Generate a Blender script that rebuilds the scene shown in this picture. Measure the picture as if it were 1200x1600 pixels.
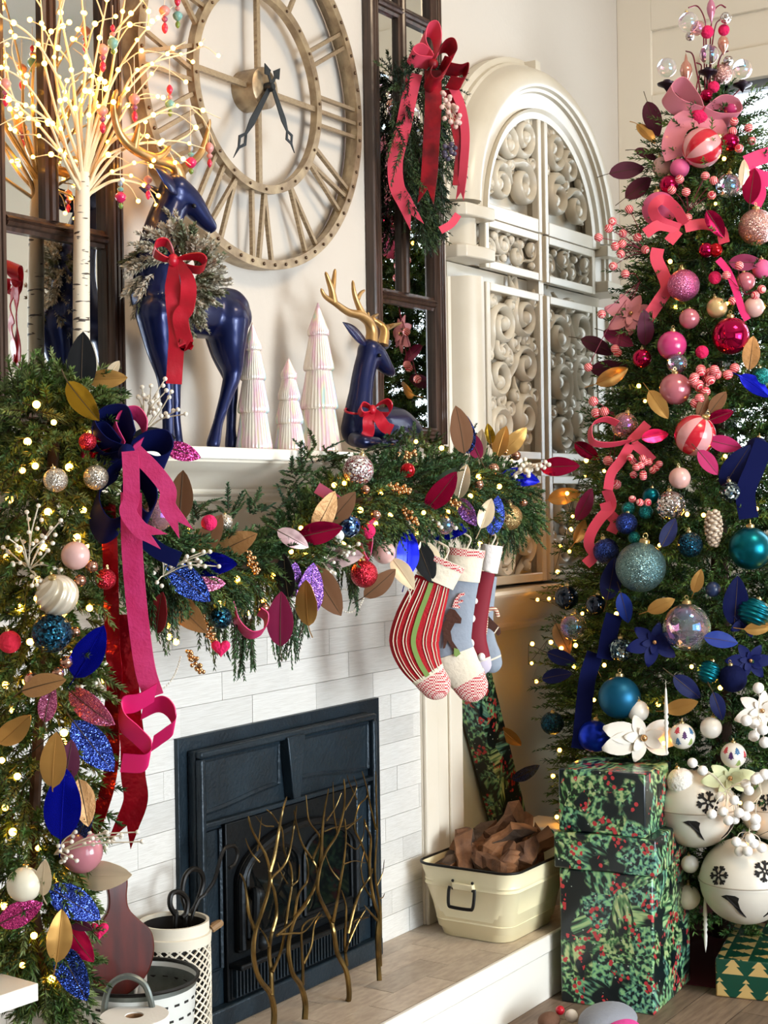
import bpy, math, random
import numpy as np
from mathutils import Vector, Matrix
for o in list(bpy.data.objects): bpy.data.objects.remove(o)
random.seed(7); RNG = np.random.default_rng(7)
SC = bpy.context.scene; COL = SC.collection
R_ = math.radians

# ------------------------------------------------------------------ camera
FPX, PSI, RHO, PIT = 2350.0, R_(33.4), .015, 12/2350.
CAM = Vector((0, -2.67, 1.6))
_F = Vector((math.cos(PSI), math.sin(PSI), 0)); _R = Vector((math.sin(PSI), -math.cos(PSI), 0)); _U = Vector((0, 0, 1))
FW = _F*math.cos(PIT) - _U*math.sin(PIT); _U2 = _U*math.cos(PIT) + _F*math.sin(PIT)
RT = _R*math.cos(RHO) - _U2*math.sin(RHO); UP = _U2*math.cos(RHO) + _R*math.sin(RHO)
cd = bpy.data.cameras.new('camera'); cam = bpy.data.objects.new('camera', cd); COL.objects.link(cam)
cd.sensor_fit = 'HORIZONTAL'; cd.sensor_width = 36; cd.lens = 36*FPX/1200; cd.clip_start = .05; cd.clip_end = 200
mw = Matrix.Identity(4)
for i in range(3):
    mw[i][0] = RT[i]; mw[i][1] = UP[i]; mw[i][2] = -FW[i]; mw[i][3] = CAM[i]
cam.matrix_world = mw
SC.camera = cam
SC.view_settings.view_transform = 'Standard'; SC.view_settings.look = 'None'
SC.view_settings.gamma = 1.0; SC.view_settings.use_curve_mapping = False
SC.view_settings.exposure = 0.77
cy = SC.cycles; cy.max_bounces = 7; cy.diffuse_bounces = 3; cy.glossy_bounces = 4; cy.transmission_bounces = 6; cy.transparent_max_bounces = 6
cy.caustics_reflective = False; cy.caustics_refractive = False; cy.sample_clamp_indirect = 4; cy.use_adaptive_sampling = True; cy.adaptive_threshold = .025
# ------------------------------------------------------------------ daylight, added rear fill, ceiling lamp
w = bpy.data.worlds.new('sky'); SC.world = w; w.use_nodes = True
bg = w.node_tree.nodes['Background']; bg.inputs[0].default_value = (.86, .93, 1.0, 1); bg.inputs[1].default_value = 3.5
def area(name, loc, target, sx, sy, power, col):
    l = bpy.data.lights.new(name, 'AREA'); l.shape = 'RECTANGLE'; l.size = sx; l.size_y = sy; l.energy = power; l.color = col
    o = bpy.data.objects.new(name, l); COL.objects.link(o); o.location = loc
    o.rotation_euler = (Vector(target) - Vector(loc)).to_track_quat('-Z', 'Y').to_euler()
    return o
area('window_daylight', (6.12, -1.2, 2.43), (0, -1.2, 2.0), 1.5, 1.75, 16, (.74, .89, 1.0))
rear_fill = area('rear_fill_light', (3.3, -6.16, 1.25), (3.4, 0, .7), 1.7, 1.7, 42, (.82, .93, 1.0)); rear_fill.data.spread = R_(95)  # added fill lamp behind the camera, beam narrowed to brighten the fireplace wall
area('ceiling_lamp', (3.8, -2.6, 4.2), (3.8, -1.8, 0), .9, .9, 36, (1.0, .78, .52))

# ------------------------------------------------------------------ helpers
def ray(px, py): return FW + RT*((px-600)/FPX) - UP*((py-800)/FPX)
def at(px, py, Y=None, d=None, X=None, Z=None):     # a photo pixel on a plane of the room
    r = ray(px, py)
    if Y is not None: t = (Y-CAM.y)/r.y
    elif X is not None: t = (X-CAM.x)/r.x
    elif Z is not None: t = (Z-CAM.z)/r.z
    else: t = d
    return CAM + r*t
def depth(p): return (Vector(p)-CAM).dot(FW)
def size(px, p): return px*depth(p)/FPX             # pixels -> metres at a point
def hx(h):
    h = h.lstrip('#'); c = [int(h[i:i+2], 16)/255 for i in (0, 2, 4)]
    return tuple((v/12.92 if v <= .04045 else ((v+.055)/1.055)**2.4) for v in c) + (1,)

MATS = {}
def mat(name, base, rough=.5, metal=0., var=None, bump=None, coat=0, sheen=0, trans=0, emit=None, es=1., film=0,
        glitter=None, ior=1.45, spec=.5, attr=None, stripes=None, alpha=1., rnd=0.):
    """var=(colour2, scale, (sx,sy,sz)); bump=(scale, strength); glitter=(scale, colour2); stripes=(axis, scale, colour2, width)"""
    if name in MATS: return MATS[name]
    m = bpy.data.materials.new(name); m.use_nodes = True; nt = m.node_tree; N = nt.nodes; L = nt.links
    p = N['Principled BSDF']; c = hx(base) if isinstance(base, str) else base
    p.inputs['Base Color'].default_value = c; p.inputs['Roughness'].default_value = rough; p.inputs['Metallic'].default_value = metal
    p.inputs['IOR'].default_value = ior; p.inputs['Specular IOR Level'].default_value = spec
    p.inputs['Coat Weight'].default_value = coat; p.inputs['Coat Roughness'].default_value = .08
    if sheen:
        p.inputs['Sheen Weight'].default_value = sheen*.6; p.inputs['Sheen Roughness'].default_value = .35
        p.inputs['Sheen Tint'].default_value = tuple(min(1, v*1.6) for v in c[:3]) + (1,)
    p.inputs['Transmission Weight'].default_value = trans
    if film: p.inputs['Thin Film Thickness'].default_value = film; p.inputs['Thin Film IOR'].default_value = 1.6
    if emit: p.inputs['Emission Color'].default_value = hx(emit); p.inputs['Emission Strength'].default_value = es
    tc = N.new('ShaderNodeTexCoord')
    src = None
    if attr:
        a = N.new('ShaderNodeAttribute'); a.attribute_name = attr; src = a.outputs['Color']
    if var:
        mp = N.new('ShaderNodeMapping'); mp.inputs['Scale'].default_value = var[2] if len(var) > 2 else (1, 1, 1)
        L.new(tc.outputs['Object'], mp.inputs['Vector'])
        n = N.new('ShaderNodeTexNoise'); n.inputs['Scale'].default_value = var[1]; n.inputs['Detail'].default_value = 4
        L.new(mp.outputs[0], n.inputs['Vector'])
        if rnd:
            oi = N.new('ShaderNodeObjectInfo'); n.noise_dimensions = '4D'
            mm = N.new('ShaderNodeMath'); mm.operation = 'MULTIPLY'; mm.inputs[1].default_value = 37
            L.new(oi.outputs['Random'], mm.inputs[0]); L.new(mm.outputs[0], n.inputs['W'])
        rp = N.new('ShaderNodeValToRGB'); rp.color_ramp.elements[0].position = .36; rp.color_ramp.elements[1].position = .64
        rp.color_ramp.elements[0].color = c; rp.color_ramp.elements[1].color = hx(var[0])
        L.new(n.outputs[0], rp.inputs[0]); src = rp.outputs[0]
        if attr:
            mx = N.new('ShaderNodeMix'); mx.data_type = 'RGBA'; mx.blend_type = 'MULTIPLY'; mx.inputs['Factor'].default_value = 1
            L.new(a.outputs['Color'], mx.inputs['A']); L.new(src, mx.inputs['B']); src = mx.outputs['Result']
    if stripes:
        sx = N.new('ShaderNodeSeparateXYZ'); L.new(tc.outputs['Object'], sx.inputs[0])
        m1 = N.new('ShaderNodeMath'); m1.operation = 'MULTIPLY'; m1.inputs[1].default_value = stripes[1]
        L.new(sx.outputs[stripes[0]], m1.inputs[0])
        m2 = N.new('ShaderNodeMath'); m2.operation = 'FRACT'; L.new(m1.outputs[0], m2.inputs[0])
        m3 = N.new('ShaderNodeMath'); m3.operation = 'LESS_THAN'; m3.inputs[1].default_value = stripes[3]; L.new(m2.outputs[0], m3.inputs[0])
        mx = N.new('ShaderNodeMix'); mx.data_type = 'RGBA'; L.new(m3.outputs[0], mx.inputs['Factor'])
        mx.inputs['A'].default_value = c; mx.inputs['B'].default_value = hx(stripes[2])
        if src: L.new(src, mx.inputs['A'])
        src = mx.outputs['Result']
    if rnd:
        oi2 = N.new('ShaderNodeObjectInfo'); mr = N.new('ShaderNodeMapRange')
        mr.inputs['To Min'].default_value = 1-rnd; mr.inputs['To Max'].default_value = 1+rnd*.35
        L.new(oi2.outputs['Random'], mr.inputs['Value'])
        hs = N.new('ShaderNodeHueSaturation'); L.new(mr.outputs[0], hs.inputs['Value'])
        hs.inputs['Color'].default_value = c
        if src: L.new(src, hs.inputs['Color'])
        src = hs.outputs[0]
    if glitter:
        v = N.new('ShaderNodeTexVoronoi'); v.inputs['Scale'].default_value = glitter[0]; L.new(tc.outputs['Object'], v.inputs['Vector'])
        rp = N.new('ShaderNodeValToRGB'); rp.color_ramp.elements[0].position = .3; rp.color_ramp.elements[1].position = .85
        rp.color_ramp.elements[0].color = c; rp.color_ramp.elements[1].color = hx(glitter[1])
        sp = N.new('ShaderNodeSeparateColor'); L.new(v.outputs['Color'], sp.inputs[0]); L.new(sp.outputs[0], rp.inputs[0]); src = rp.outputs[0]
        g = N.new('ShaderNodeNewGeometry'); sb = N.new('ShaderNodeVectorMath'); sb.operation = 'SUBTRACT'; sb.inputs[1].default_value = (.5, .5, .5)
        sc = N.new('ShaderNodeVectorMath'); sc.operation = 'SCALE'; sc.inputs['Scale'].default_value = 1.1
        ad = N.new('ShaderNodeVectorMath'); ad.operation = 'ADD'; nm = N.new('ShaderNodeVectorMath'); nm.operation = 'NORMALIZE'
        L.new(v.outputs['Color'], sb.inputs[0]); L.new(sb.outputs[0], sc.inputs[0]); L.new(sc.outputs[0], ad.inputs[0])
        L.new(g.outputs['Normal'], ad.inputs[1]); L.new(ad.outputs[0], nm.inputs[0]); L.new(nm.outputs[0], p.inputs['Normal'])
    if src: L.new(src, p.inputs['Base Color'])
    if bump:
        n = N.new('ShaderNodeTexNoise'); n.inputs['Scale'].default_value = bump[0]; n.inputs['Detail'].default_value = 3
        L.new(tc.outputs['Object'], n.inputs['Vector'])
        b = N.new('ShaderNodeBump'); b.inputs['Strength'].default_value = bump[1]; b.inputs['Distance'].default_value = .01
        L.new(n.outputs[0], b.inputs['Height']); L.new(b.outputs[0], p.inputs['Normal'])
    if alpha < 1: p.inputs['Alpha'].default_value = alpha
    MATS[name] = m
    return m

class B:
    """collects faces of ONE mesh"""
    def __init__(s): s.v = []; s.f = []; s.m = []; s.cur = 0
    def add(s, vs, fs, M=None):
        o = len(s.v)
        s.v += [tuple(M @ Vector(q)) for q in vs] if M else [tuple(q) for q in vs]
        for q in fs: s.f.append(tuple(i+o for i in q)); s.m.append(s.cur)
        return s
    def box(s, x0, x1, y0, y1, z0, z1, M=None):
        v = [(x, y, z) for z in (z0, z1) for y in (y0, y1) for x in (x0, x1)]
        return s.add(v, [(0, 2, 3, 1), (4, 5, 7, 6), (0, 1, 5, 4), (2, 6, 7, 3), (0, 4, 6, 2), (1, 3, 7, 5)], M)
    def tube(s, pts, r, n=8, cap=True, sq=None, M=None):
        pts = [Vector(p) for p in pts]; k = len(pts)
        rr = [r]*k if isinstance(r, (int, float)) else list(r)
        up = None; vs = []; fs = []
        for i, p in enumerate(pts):
            t = (pts[min(i+1, k-1)] - pts[max(i-1, 0)])
            if t.length < 1e-9: t = Vector((0, 0, 1))
            t.normalize()
            if up is None:
                up = Vector((0, 0, 1)) if abs(t.z) < .9 else Vector((1, 0, 0))
                if sq and len(sq) > 2: up = Vector(sq[2])
            a = t.cross(up)
            if a.length < 1e-6: a = t.orthogonal()
            a.normalize(); b = a.cross(t).normalized(); up = b if not (sq and len(sq) > 2) else Vector(sq[2])
            fa, fb = (sq[0], sq[1]) if sq else (1, 1)
            for j in range(n):
                th = 2*math.pi*j/n
                vs.append(p + a*(math.cos(th)*rr[i]*fa) + b*(math.sin(th)*rr[i]*fb))
        for i in range(k-1):
            for j in range(n):
                fs.append((i*n+j, i*n+(j+1) % n, (i+1)*n+(j+1) % n, (i+1)*n+j))
        if cap: fs.append(tuple(reversed(range(n)))); fs.append(tuple(range((k-1)*n, k*n)))
        return s.add(vs, fs, M)
    def lathe(s, prof, n=24, M=None, flute=None, cap=True):
        vs = []; fs = []; k = len(prof)
        for (r, z) in prof:
            for j in range(n):
                th = 2*math.pi*j/n; q = r*(1 + (flute[1]*math.cos(flute[0]*th) if flute else 0))
                vs.append((q*math.cos(th), q*math.sin(th), z))
        for i in range(k-1):
            for j in range(n): fs.append((i*n+j, i*n+(j+1) % n, (i+1)*n+(j+1) % n, (i+1)*n+j))
        if cap and prof[0][0] > 1e-6: fs.append(tuple(reversed(range(n))))
        if cap and prof[-1][0] > 1e-6: fs.append(tuple(range((k-1)*n, k*n)))
        return s.add(vs, fs, M)
    def ball(s, c, r, n=16, k=10, sc=(1, 1, 1), M=None):
        vs = []; fs = []; c = Vector(c)
        vs.append((0, 0, -1))
        for i in range(1, k):
            a = -math.pi/2 + math.pi*i/k
            for j in range(n): vs.append((math.cos(a)*math.cos(2*math.pi*j/n), math.cos(a)*math.sin(2*math.pi*j/n), math.sin(a)))
        vs.append((0, 0, 1)); T = len(vs)-1
        for j in range(n):
            fs.append((0, 1+(j+1) % n, 1+j)); fs.append((T, T-n+j, T-n+(j+1) % n))
        for i in range(k-2):
            for j in range(n): fs.append((1+i*n+j, 1+i*n+(j+1) % n, 1+(i+1)*n+(j+1) % n, 1+(i+1)*n+j))
        vs = [c + Vector((q[0]*r*sc[0], q[1]*r*sc[1], q[2]*r*sc[2])) for q in vs]
        return s.add(vs, fs, M)
    def prism(s, poly, d0, d1, M=None):          # polygon in local xz, extruded along y
        n = len(poly); vs = [(x, d0, z) for x, z in poly] + [(x, d1, z) for x, z in poly]
        fs = [tuple(range(n)), tuple(reversed(range(n, 2*n)))] + [(i, n+i, n+(i+1) % n, (i+1) % n) for i in range(n)]
        return s.add(vs, fs, M)
    def sweep(s, path, prof, close=False, M=None):  # path: list of (origin, u, v) frames ; prof: list of (a,b)
        k = len(prof); vs = []; fs = []
        for o, u, v in path:
            for a, b in prof: vs.append(Vector(o) + Vector(u)*a + Vector(v)*b)
        for i in range(len(path)-1):
            for j in range(k-1): fs.append((i*k+j, i*k+j+1, (i+1)*k+j+1, (i+1)*k+j))
        if close:
            for i in range(len(path)-1): fs.append((i*k+k-1, i*k, (i+1)*k, (i+1)*k+k-1))
            fs.append(tuple(range(k-1, -1, -1))); fs.append(tuple(range((len(path)-1)*k, len(path)*k)))
        return s.add(vs, fs, M)
    def ribbon(s, pts, wv, th=.0016, M=None):     # a band of cloth with thickness
        pts = [Vector(p) for p in pts]; k = len(pts); vs = []; fs = []
        for i, p in enumerate(pts):
            t = (pts[min(i+1, k-1)] - pts[max(i-1, 0)]).normalized()
            wvec = Vector(wv[i] if isinstance(wv, list) else wv); n = t.cross(wvec)
            n = n.normalized()*th if n.length > 1e-9 else Vector((0, th, 0))
            vs += [p - wvec/2 - n, p + wvec/2 - n, p + wvec/2 + n, p - wvec/2 + n]
        for i in range(k-1):
            for j in range(4): fs.append((i*4+j, i*4+(j+1) % 4, i*4+4+(j+1) % 4, i*4+4+j))
        fs.append((3, 2, 1, 0)); fs.append(tuple((k-1)*4+j for j in range(4)))
        return s.add(vs, fs, M)
    def build(s, name, m, parent=None, off=None, smooth=True, bevel=0, ang=42):
        me = bpy.data.meshes.new(name)
        vs = [(q[0]-off[0], q[1]-off[1], q[2]-off[2]) for q in s.v] if off is not None else s.v
        me.from_pydata(vs, [], s.f)
        for q in (m if isinstance(m, (list, tuple)) else [m]): me.materials.append(q)
        if any(s.m): me.polygons.foreach_set('material_index', s.m)
        if smooth:
            me.polygons.foreach_set('use_smooth', [True]*len(s.f)); me.set_sharp_from_angle(angle=R_(ang))
        me.update()
        o = bpy.data.objects.new(name, me); COL.objects.link(o)
        if parent is not None: o.parent = parent
        if bevel:
            b = o.modifiers.new('bevel', 'BEVEL'); b.width = bevel; b.segments = 2; b.limit_method = 'ANGLE'
        return o

def tag(o, label=None, cat=None, group=None, kind=None):
    for k, v in (('label', label), ('category', cat), ('group', group), ('kind', kind)):
        if v: o[k] = v
    return o
def thing(name, label, cat, loc=(0, 0, 0), rz=0, group=None):
    o = bpy.data.objects.new(name, None); COL.objects.link(o); o.location = loc; o.rotation_euler = (0, 0, rz)
    o.empty_display_size = .05
    return tag(o, label, cat, group)
def struct(name, b, m, parent=None, **k):
    o = b.build(name, m, parent, **k)
    if parent is None: o['kind'] = 'structure'
    return o
def inst(src, name, parent=None, loc=(0, 0, 0), rot=None, scale=None):    # a copy sharing the mesh
    o = src.copy(); o.name = name; COL.objects.link(o); o.parent = parent; o.location = loc
    if rot is not None: o.rotation_euler = rot
    if scale is not None: o.scale = scale if not isinstance(scale, (int, float)) else (scale,)*3
    return o
def frame(z, x=None):          # rotation whose local Z is z (and local X close to x)
    z = Vector(z).normalized(); x = Vector(x) if x is not None else Vector((1, 0, 0))
    x = x - z*x.dot(z)
    if x.length < 1e-5: x = z.orthogonal()
    x.normalize(); y = z.cross(x)
    return Matrix(((x.x, y.x, z.x, 0), (x.y, y.y, z.y, 0), (x.z, y.z, z.z, 0), (0, 0, 0, 1)))
def bez(p, n=12):              # smooth curve through points (Catmull-Rom)
    p = [Vector(q) for q in p]; out = []
    q = [p[0]*2-p[1]] + p + [p[-1]*2-p[-2]]
    for i in range(1, len(q)-2):
        for j in range(n):
            t = j/n; a, b, c, d = q[i-1], q[i], q[i+1], q[i+2]
            out.append(.5*((2*b) + (c-a)*t + (2*a-5*b+4*c-d)*t*t + (3*b-a-3*c+d)*t**3))
    out.append(p[-1]); return out
def lerp_list(vals, n):
    x = np.linspace(0, len(vals)-1, n); return list(np.interp(x, range(len(vals)), vals))
TOCAM = -FW
# ------------------------------------------------------------------ the room
XL, XR, YR, ZC, XB, YB = -1.8, 6.14, -6.2, 4.3, 4.46, .10     # room bounds; breast edge; recess depth
m_wall = mat('wall_paint', '#cec5ba', .7, var=('#c7bdb1', 1.3), bump=(60, .06))
m_cream = mat('cream_paint', '#e6dccb', .42, var=('#dfd4c0', 3), bump=(14, .05))
m_white = mat('white_paint', '#ebe5da', .35)
m_panelwall = mat('right_wall_paint', '#e4d9c7', .5)
struct('wall_back', B().box(XL, XB, 0, .2, 0, ZC), m_wall)
struct('wall_recess', B().box(XB, XR+.1, YB, YB+.1, 0, ZC), m_wall)
struct('wall_left', B().box(XL-.1, XL, YR, 0, 0, ZC), m_wall)
struct('ceiling', B().box(XL, XR+.1, YR, .2, ZC, ZC+.1), m_white)
# right wall with a tall window opening
WY0, WY1, WZ0, WZ1 = -.36, -2.05, 1.52, 3.36
b = B(); b.box(XR, XR+.12, WY0, .2, 0, ZC); b.box(XR, XR+.12, YR, WY1, 0, ZC); b.box(XR, XR+.12, WY1, WY0, 0, WZ0); b.box(XR, XR+.12, WY1, WY0, WZ1, ZC)
struct('wall_right', b, m_panelwall)
t = 0
for (y0, y1, z0, z1) in ((.1, -.06, 0, ZC), (-.06, -2.6, 3.64, 3.9), (-.06, -.27, 3.28, 3.36), (-.28, -.36, 1.521, 3.359), (-.28, -2.15, 3.36, 3.49),
                         (-2.05, -2.15, 1.521, 3.359), (-.28, -2.15, 1.39, 1.52), (-.06, -2.6, 0, .16)):
    t += 1
    struct('trim_%d' % t, B().box(XR-.02, XR, min(y0, y1), max(y0, y1), z0, z1), m_panelwall, bevel=.003)
b = B()
for (y0, y1, z0, z1) in ((WY0, WY0-.03, WZ0, WZ1), (WY1+.05, WY1, WZ0, WZ1), (WY0, WY1, WZ0, WZ0+.05), (WY0, WY1, WZ1-.035, WZ1)):
    b.box(XR+.02, XR+.08, min(y0, y1), max(y0, y1), z0, z1)
wf = struct('window_1', b, mat('window_frame_grey', '#6b6f73', .5))
m_glass = mat('window_glass', '#ffffff', .0, trans=1, ior=1.01)
B().box(XR+.045, XR+.05, WY1+.05, WY0-.03, WZ0+.05, WZ1-.035).build('pane', m_glass, wf)
B().box(XR+.03, XR+.07, -1.27, -1.23, WZ0+.05, WZ1-.05).build('mullion', m_white, wf)
# unseen rear wall behind the camera, openings widened to let in more fill
b = B(); b.box(XL, 0.0, YR-.1, YR, 0, ZC); b.box(4.9, XR, YR-.1, YR, 0, ZC); b.box(0, 4.9, YR-.1, YR, 3.1, ZC); b.box(2.2, 2.3, YR-.1, YR, 0, 3.1)
struct('wall_rear', b, m_wall)
# floor of brown planks
fl = struct('floor', B().box(XL, XR, YR, .2, -.06, -.008), mat('floor_gap', '#2a211b', .8))
m_plank = mat('floor_plank', '#6f5c4e', .5, var=('#8b7766', 9, (1, 8, 8)), rnd=.25)
pm = None
for i in range(16):
    y = -.2 - i*.16; x = 1.2 - random.random()*1.2
    while x < 6.1:
        L_ = min(1.25, 6.12-x)
        if L_ > .15:
            if pm is None: pm = B().box(0, 1.247, -.157, 0, -.008, 0).build('plank', m_plank, fl, smooth=False); pm.location = (x, y, 0)
            else: inst(pm, 'plank', fl, (x, y, 0), scale=(L_/1.25, 1, 1))
        x += 1.25
# ------------------------------------------------------------------ tiled chimney breast, tiles built one by one
m_grout = mat('grout', '#c2b9ac', .9)
def tilemat():
    m = mat('wood_grain_tile', '#cdc8c0', .38, var=('#e4e1db', 5, (1.1, 9, 18)), rnd=.14)
    return m
m_tile = tilemat()
IX0, IX1, IZ1 = 2.995, 3.952, .99
HZ = .205
tb = B().box(2.3, 4.215, -.012, 0, 0, 1.53)
tw = struct('wall_tiled', tb, m_grout)
def tiles(x0, x1, z0, z1, h, L_, skip=None):
    tm = B().box(0, 1, -.009, 0, 0, 1).build('tile', m_tile, tw, smooth=False); used = False
    r = 0; z = z0
    while z < z1-.01:
        hh = min(h, z1-z); x = x0 - (r*.37 % 1)*L_*.9
        while x < x1-.005:
            a, c = max(x, x0), min(x+L_, x1)
            segs = [(a, c)]
            if skip and z < skip[2]-.005:
                segs = []
                if a < skip[0]: segs.append((a, min(c, skip[0])))
                if c > skip[1]: segs.append((max(a, skip[1]), c))
            for (p, q) in segs:
                if q-p < .012: continue
                zz0, zz1 = z, z+hh
                o = tm if not used else inst(tm, 'tile', tw)
                used = True
                o.location = (p+.001, -.012, zz0+.0006); o.scale = (q-p-.0012, 1+random.random()*.15, zz1-zz0-.0012)
            x += L_
        if skip and z < skip[2] < z+hh:
            pass
        z += hh; r += 1
tiles(2.3, 4.215, HZ, 1.525, .0785, .305, (IX0, IX1, IZ1))
# ------------------------------------------------------------------ hearth: slab, top tiles, white fascia
hs = struct('floor_hearth', B().box(2.0, 4.66, -.42, 0, 0, HZ-.012), m_grout)
m_ht = mat('hearth_tile', '#b8a592', .4, var=('#cdbda9', 6, (1.2, 12, 8)), rnd=.2)
hm = None; yy = 0
for r in range(4):
    x = 2.0 - (r*.41 % 1)*.3
    while x < 4.65:
        a, c = max(x, 2.0), min(x+.305, 4.66)
        if c-a > .02:
            if hm is None: hm = B().box(0, 1, -.104, 0, 0, .0115).build('tile', m_ht, hs, smooth=False); o = hm
            else: o = inst(hm, 'tile', hs)
            o.location = (a, -r*.1053, HZ-.0117); o.scale = (c-a-.0025, 1, 1)
        x += .305
hf = tag(B().box(1.98, 4.68, -.437, -.421, HZ-.055, HZ+.001).build('trim_hearth', m_white, None, bevel=.004), kind='structure')
B().box(1.98, 4.68, -.431, -.421, .0, HZ-.056).build('riser_board', m_white, hf, bevel=.002)
# ------------------------------------------------------------------ pilasters and mantel
def pilaster(n, x0, x1):
    o = struct('trim_pilaster_%d' % n, B().box(x0, x1, -.03, 0, HZ, 1.527), m_cream, bevel=.004)
    w_ = x1-x0
    B().box(x0+.0*w_, x0+.32*w_, -.045, -.0301, HZ+.0, 1.525).build('fillet', m_cream, o, bevel=.005)
    B().box(x0+.66*w_, x1-.0*w_, -.042, -.0301, HZ+.0, 1.525).build('fillet', m_cream, o, bevel=.005)
pilaster(1, 4.215, 4.46); pilaster(2, 2.06, 2.3)
MX0, MX1, MZ = 2.28, 4.47, 1.748
mt = thing('mantel', 'cream wooden mantel shelf with stepped crown moulding above the fireplace', 'mantel', (3.37, 0, 1.6))
off = (3.37, 0, 1.6)
B().box(MX0, MX1, -.285, 0, MZ-.03, MZ).build('shelf', m_white, mt, off, bevel=.004)
prof = [(0, .03), (.265, .03), (.265, .036), (.25, .042), (.235, .05), (.2, .058), (.15, .075), (.118, .097), (.108, .101), (.108, .108), (.116, .113), (.108, .118), (.09, .121), (.088, .132), (.072, .135), (.045, .138), (.045, .155), (.03, .158), (.03, .22), (0, .22)]
b = B(); b.sweep([((x, 0, MZ), (0, -1, 0), (0, 0, -1)) for x in (MX0+.02, MX1-.0)], prof, close=True)
b.build('crown_moulding', m_cream, mt, off, ang=30)
# ------------------------------------------------------------------ wainscot and sill under the carved screen
struct('trim_sill', B().sweep([((x, YB, 1.285), (0, -1, 0), (0, 0, -1)) for x in (XB+.0, XR)],
       [(0, 0), (.19, 0), (.195, .012), (.185, .022), (.16, .03), (.13, .06), (.08, .10), (.055, .125), (.05, .135), (.055, .14), (.055, .15), (.02, .156), (.012, .17), (0, .17)], close=True), m_cream, ang=30)
struct('baseboard_recess', B().box(XB, XR, YB-.015, YB, 0, .14), m_cream, bevel=.004)
struct('wall_wainscot', B().box(XB, XR, YB-.012, YB, .14, 1.2), mat('wainscot_paint', '#cfcbb0', .45))
# ------------------------------------------------------------------ skeleton wall clock
m_clock = mat('clock_metal', '#8d7a63', .42, metal=.75, var=('#b3a082', 22), bump=(50, .1))
m_clockdk = mat('clock_rivet', '#5d4a3a', .4, metal=.8)
m_hand = mat('clock_hand', '#3a3f44', .3, metal=.8)
CX, CZ, CR = 3.36, 2.775, .505
ck = thing('wall_clock', 'large round skeleton wall clock with roman numerals in aged champagne metal', 'clock', (CX, -.05, CZ))
def ring(r0, r1, y0, y1, n=96):
    b = B(); fr = []
    for i in range(n+1):
        a = 2*math.pi*i/n; fr.append(((0, 0, 0), (math.cos(a), 0, math.sin(a)), (0, 1, 0)))
    b.sweep(fr, [(r0, y0), (r1, y0), (r1, y1), (r0, y1), (r0, y0)]); return b
ring(CR-.026, CR, -.012, .012).build('outer_ring', m_clock, ck, ang=30)
ring(.268, .292, -.012, .012).build('inner_ring', m_clock, ck, ang=30)
# strap behind the outer ring that gives the ring its drum depth
ring(CR-.006, CR-.002, .0121, .045).build('outer_band', m_clock, ck, ang=30)
barm = B().box(-.5, .5, -.006, .006, 0, 1).build('numeral_bar', m_clock, ck, smooth=False); bar_used = [0]
def bar(p, q, w_):
    o = barm if not bar_used[0] else inst(barm, 'numeral_bar', ck); bar_used[0] = 1
    d = Vector((q[0]-p[0], 0, q[1]-p[1])); o.location = (p[0], 0, p[1]); o.scale = (w_, 1, d.length); o.rotation_euler = (0, math.atan2(d.x, d.z), 0)
    return o
NUM = ['XII', 'I', 'II', 'III', 'IV', 'V', 'VI', 'VII', 'VIII', 'IX', 'X', 'XI']
for h, s in enumerate(NUM):
    a = math.pi/2 - h*math.pi/6; rad = Vector((math.cos(a), math.sin(a))); tan = Vector((math.sin(a), -math.cos(a)))
    wd = {'I': .042, 'V': .072, 'X': .078}; tot = sum(wd[c] for c in s); u = -tot/2
    for c in s:
        w_ = wd[c]; m_ = u + w_/2
        P = lambda uu, rr: (rad.x*rr + tan.x*uu, rad.y*rr + tan.y*uu)
        r0, r1 = .286, .484
        if c == 'I': bar(P(m_, r0), P(m_, r1), .011)
        if c == 'V': bar(P(m_, r0), P(m_-.03, r1), .011); bar(P(m_, r0), P(m_+.03, r1), .011)
        if c == 'X': bar(P(m_-.032, r0), P(m_+.032, r1), .011); bar(P(m_+.032, r0), P(m_-.032, r1), .011)
        u += w_
for q in range(4):
    a = q*math.pi/2; o = inst(barm, 'spoke', ck); o.scale = (.016, 1, .235); o.location = (math.sin(a)*.04, 0, math.cos(a)*.04); o.rotation_euler = (0, a, 0)
rv = B().ball((0, 0, 0), .0052, 8, 6).build('rivet', m_clockdk, ck); rv.location = (CR-.013, -.013, 0)
for i in range(1, 60):
    a = i*2*math.pi/60; inst(rv, 'rivet', ck, ((CR-.013)*math.cos(a), -.013, (CR-.013)*math.sin(a)))
for i in range(24):
    a = i*2*math.pi/24+.06; inst(rv, 'rivet', ck, (.28*math.cos(a), -.013, .28*math.sin(a)), scale=.85)
MY = Matrix.Rotation(R_(90), 4, 'X')
B().lathe([(0, -.05), (.058, -.05), (.058, .026), (.05, .03), (0, .03)], 28, MY).build('hub', m_clock, ck)
B().lathe([(0, .03), (.014, .03), (.014, .05), (.009, .056), (0, .056)], 14, MY).build('hand_pin', m_hand, ck)
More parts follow.
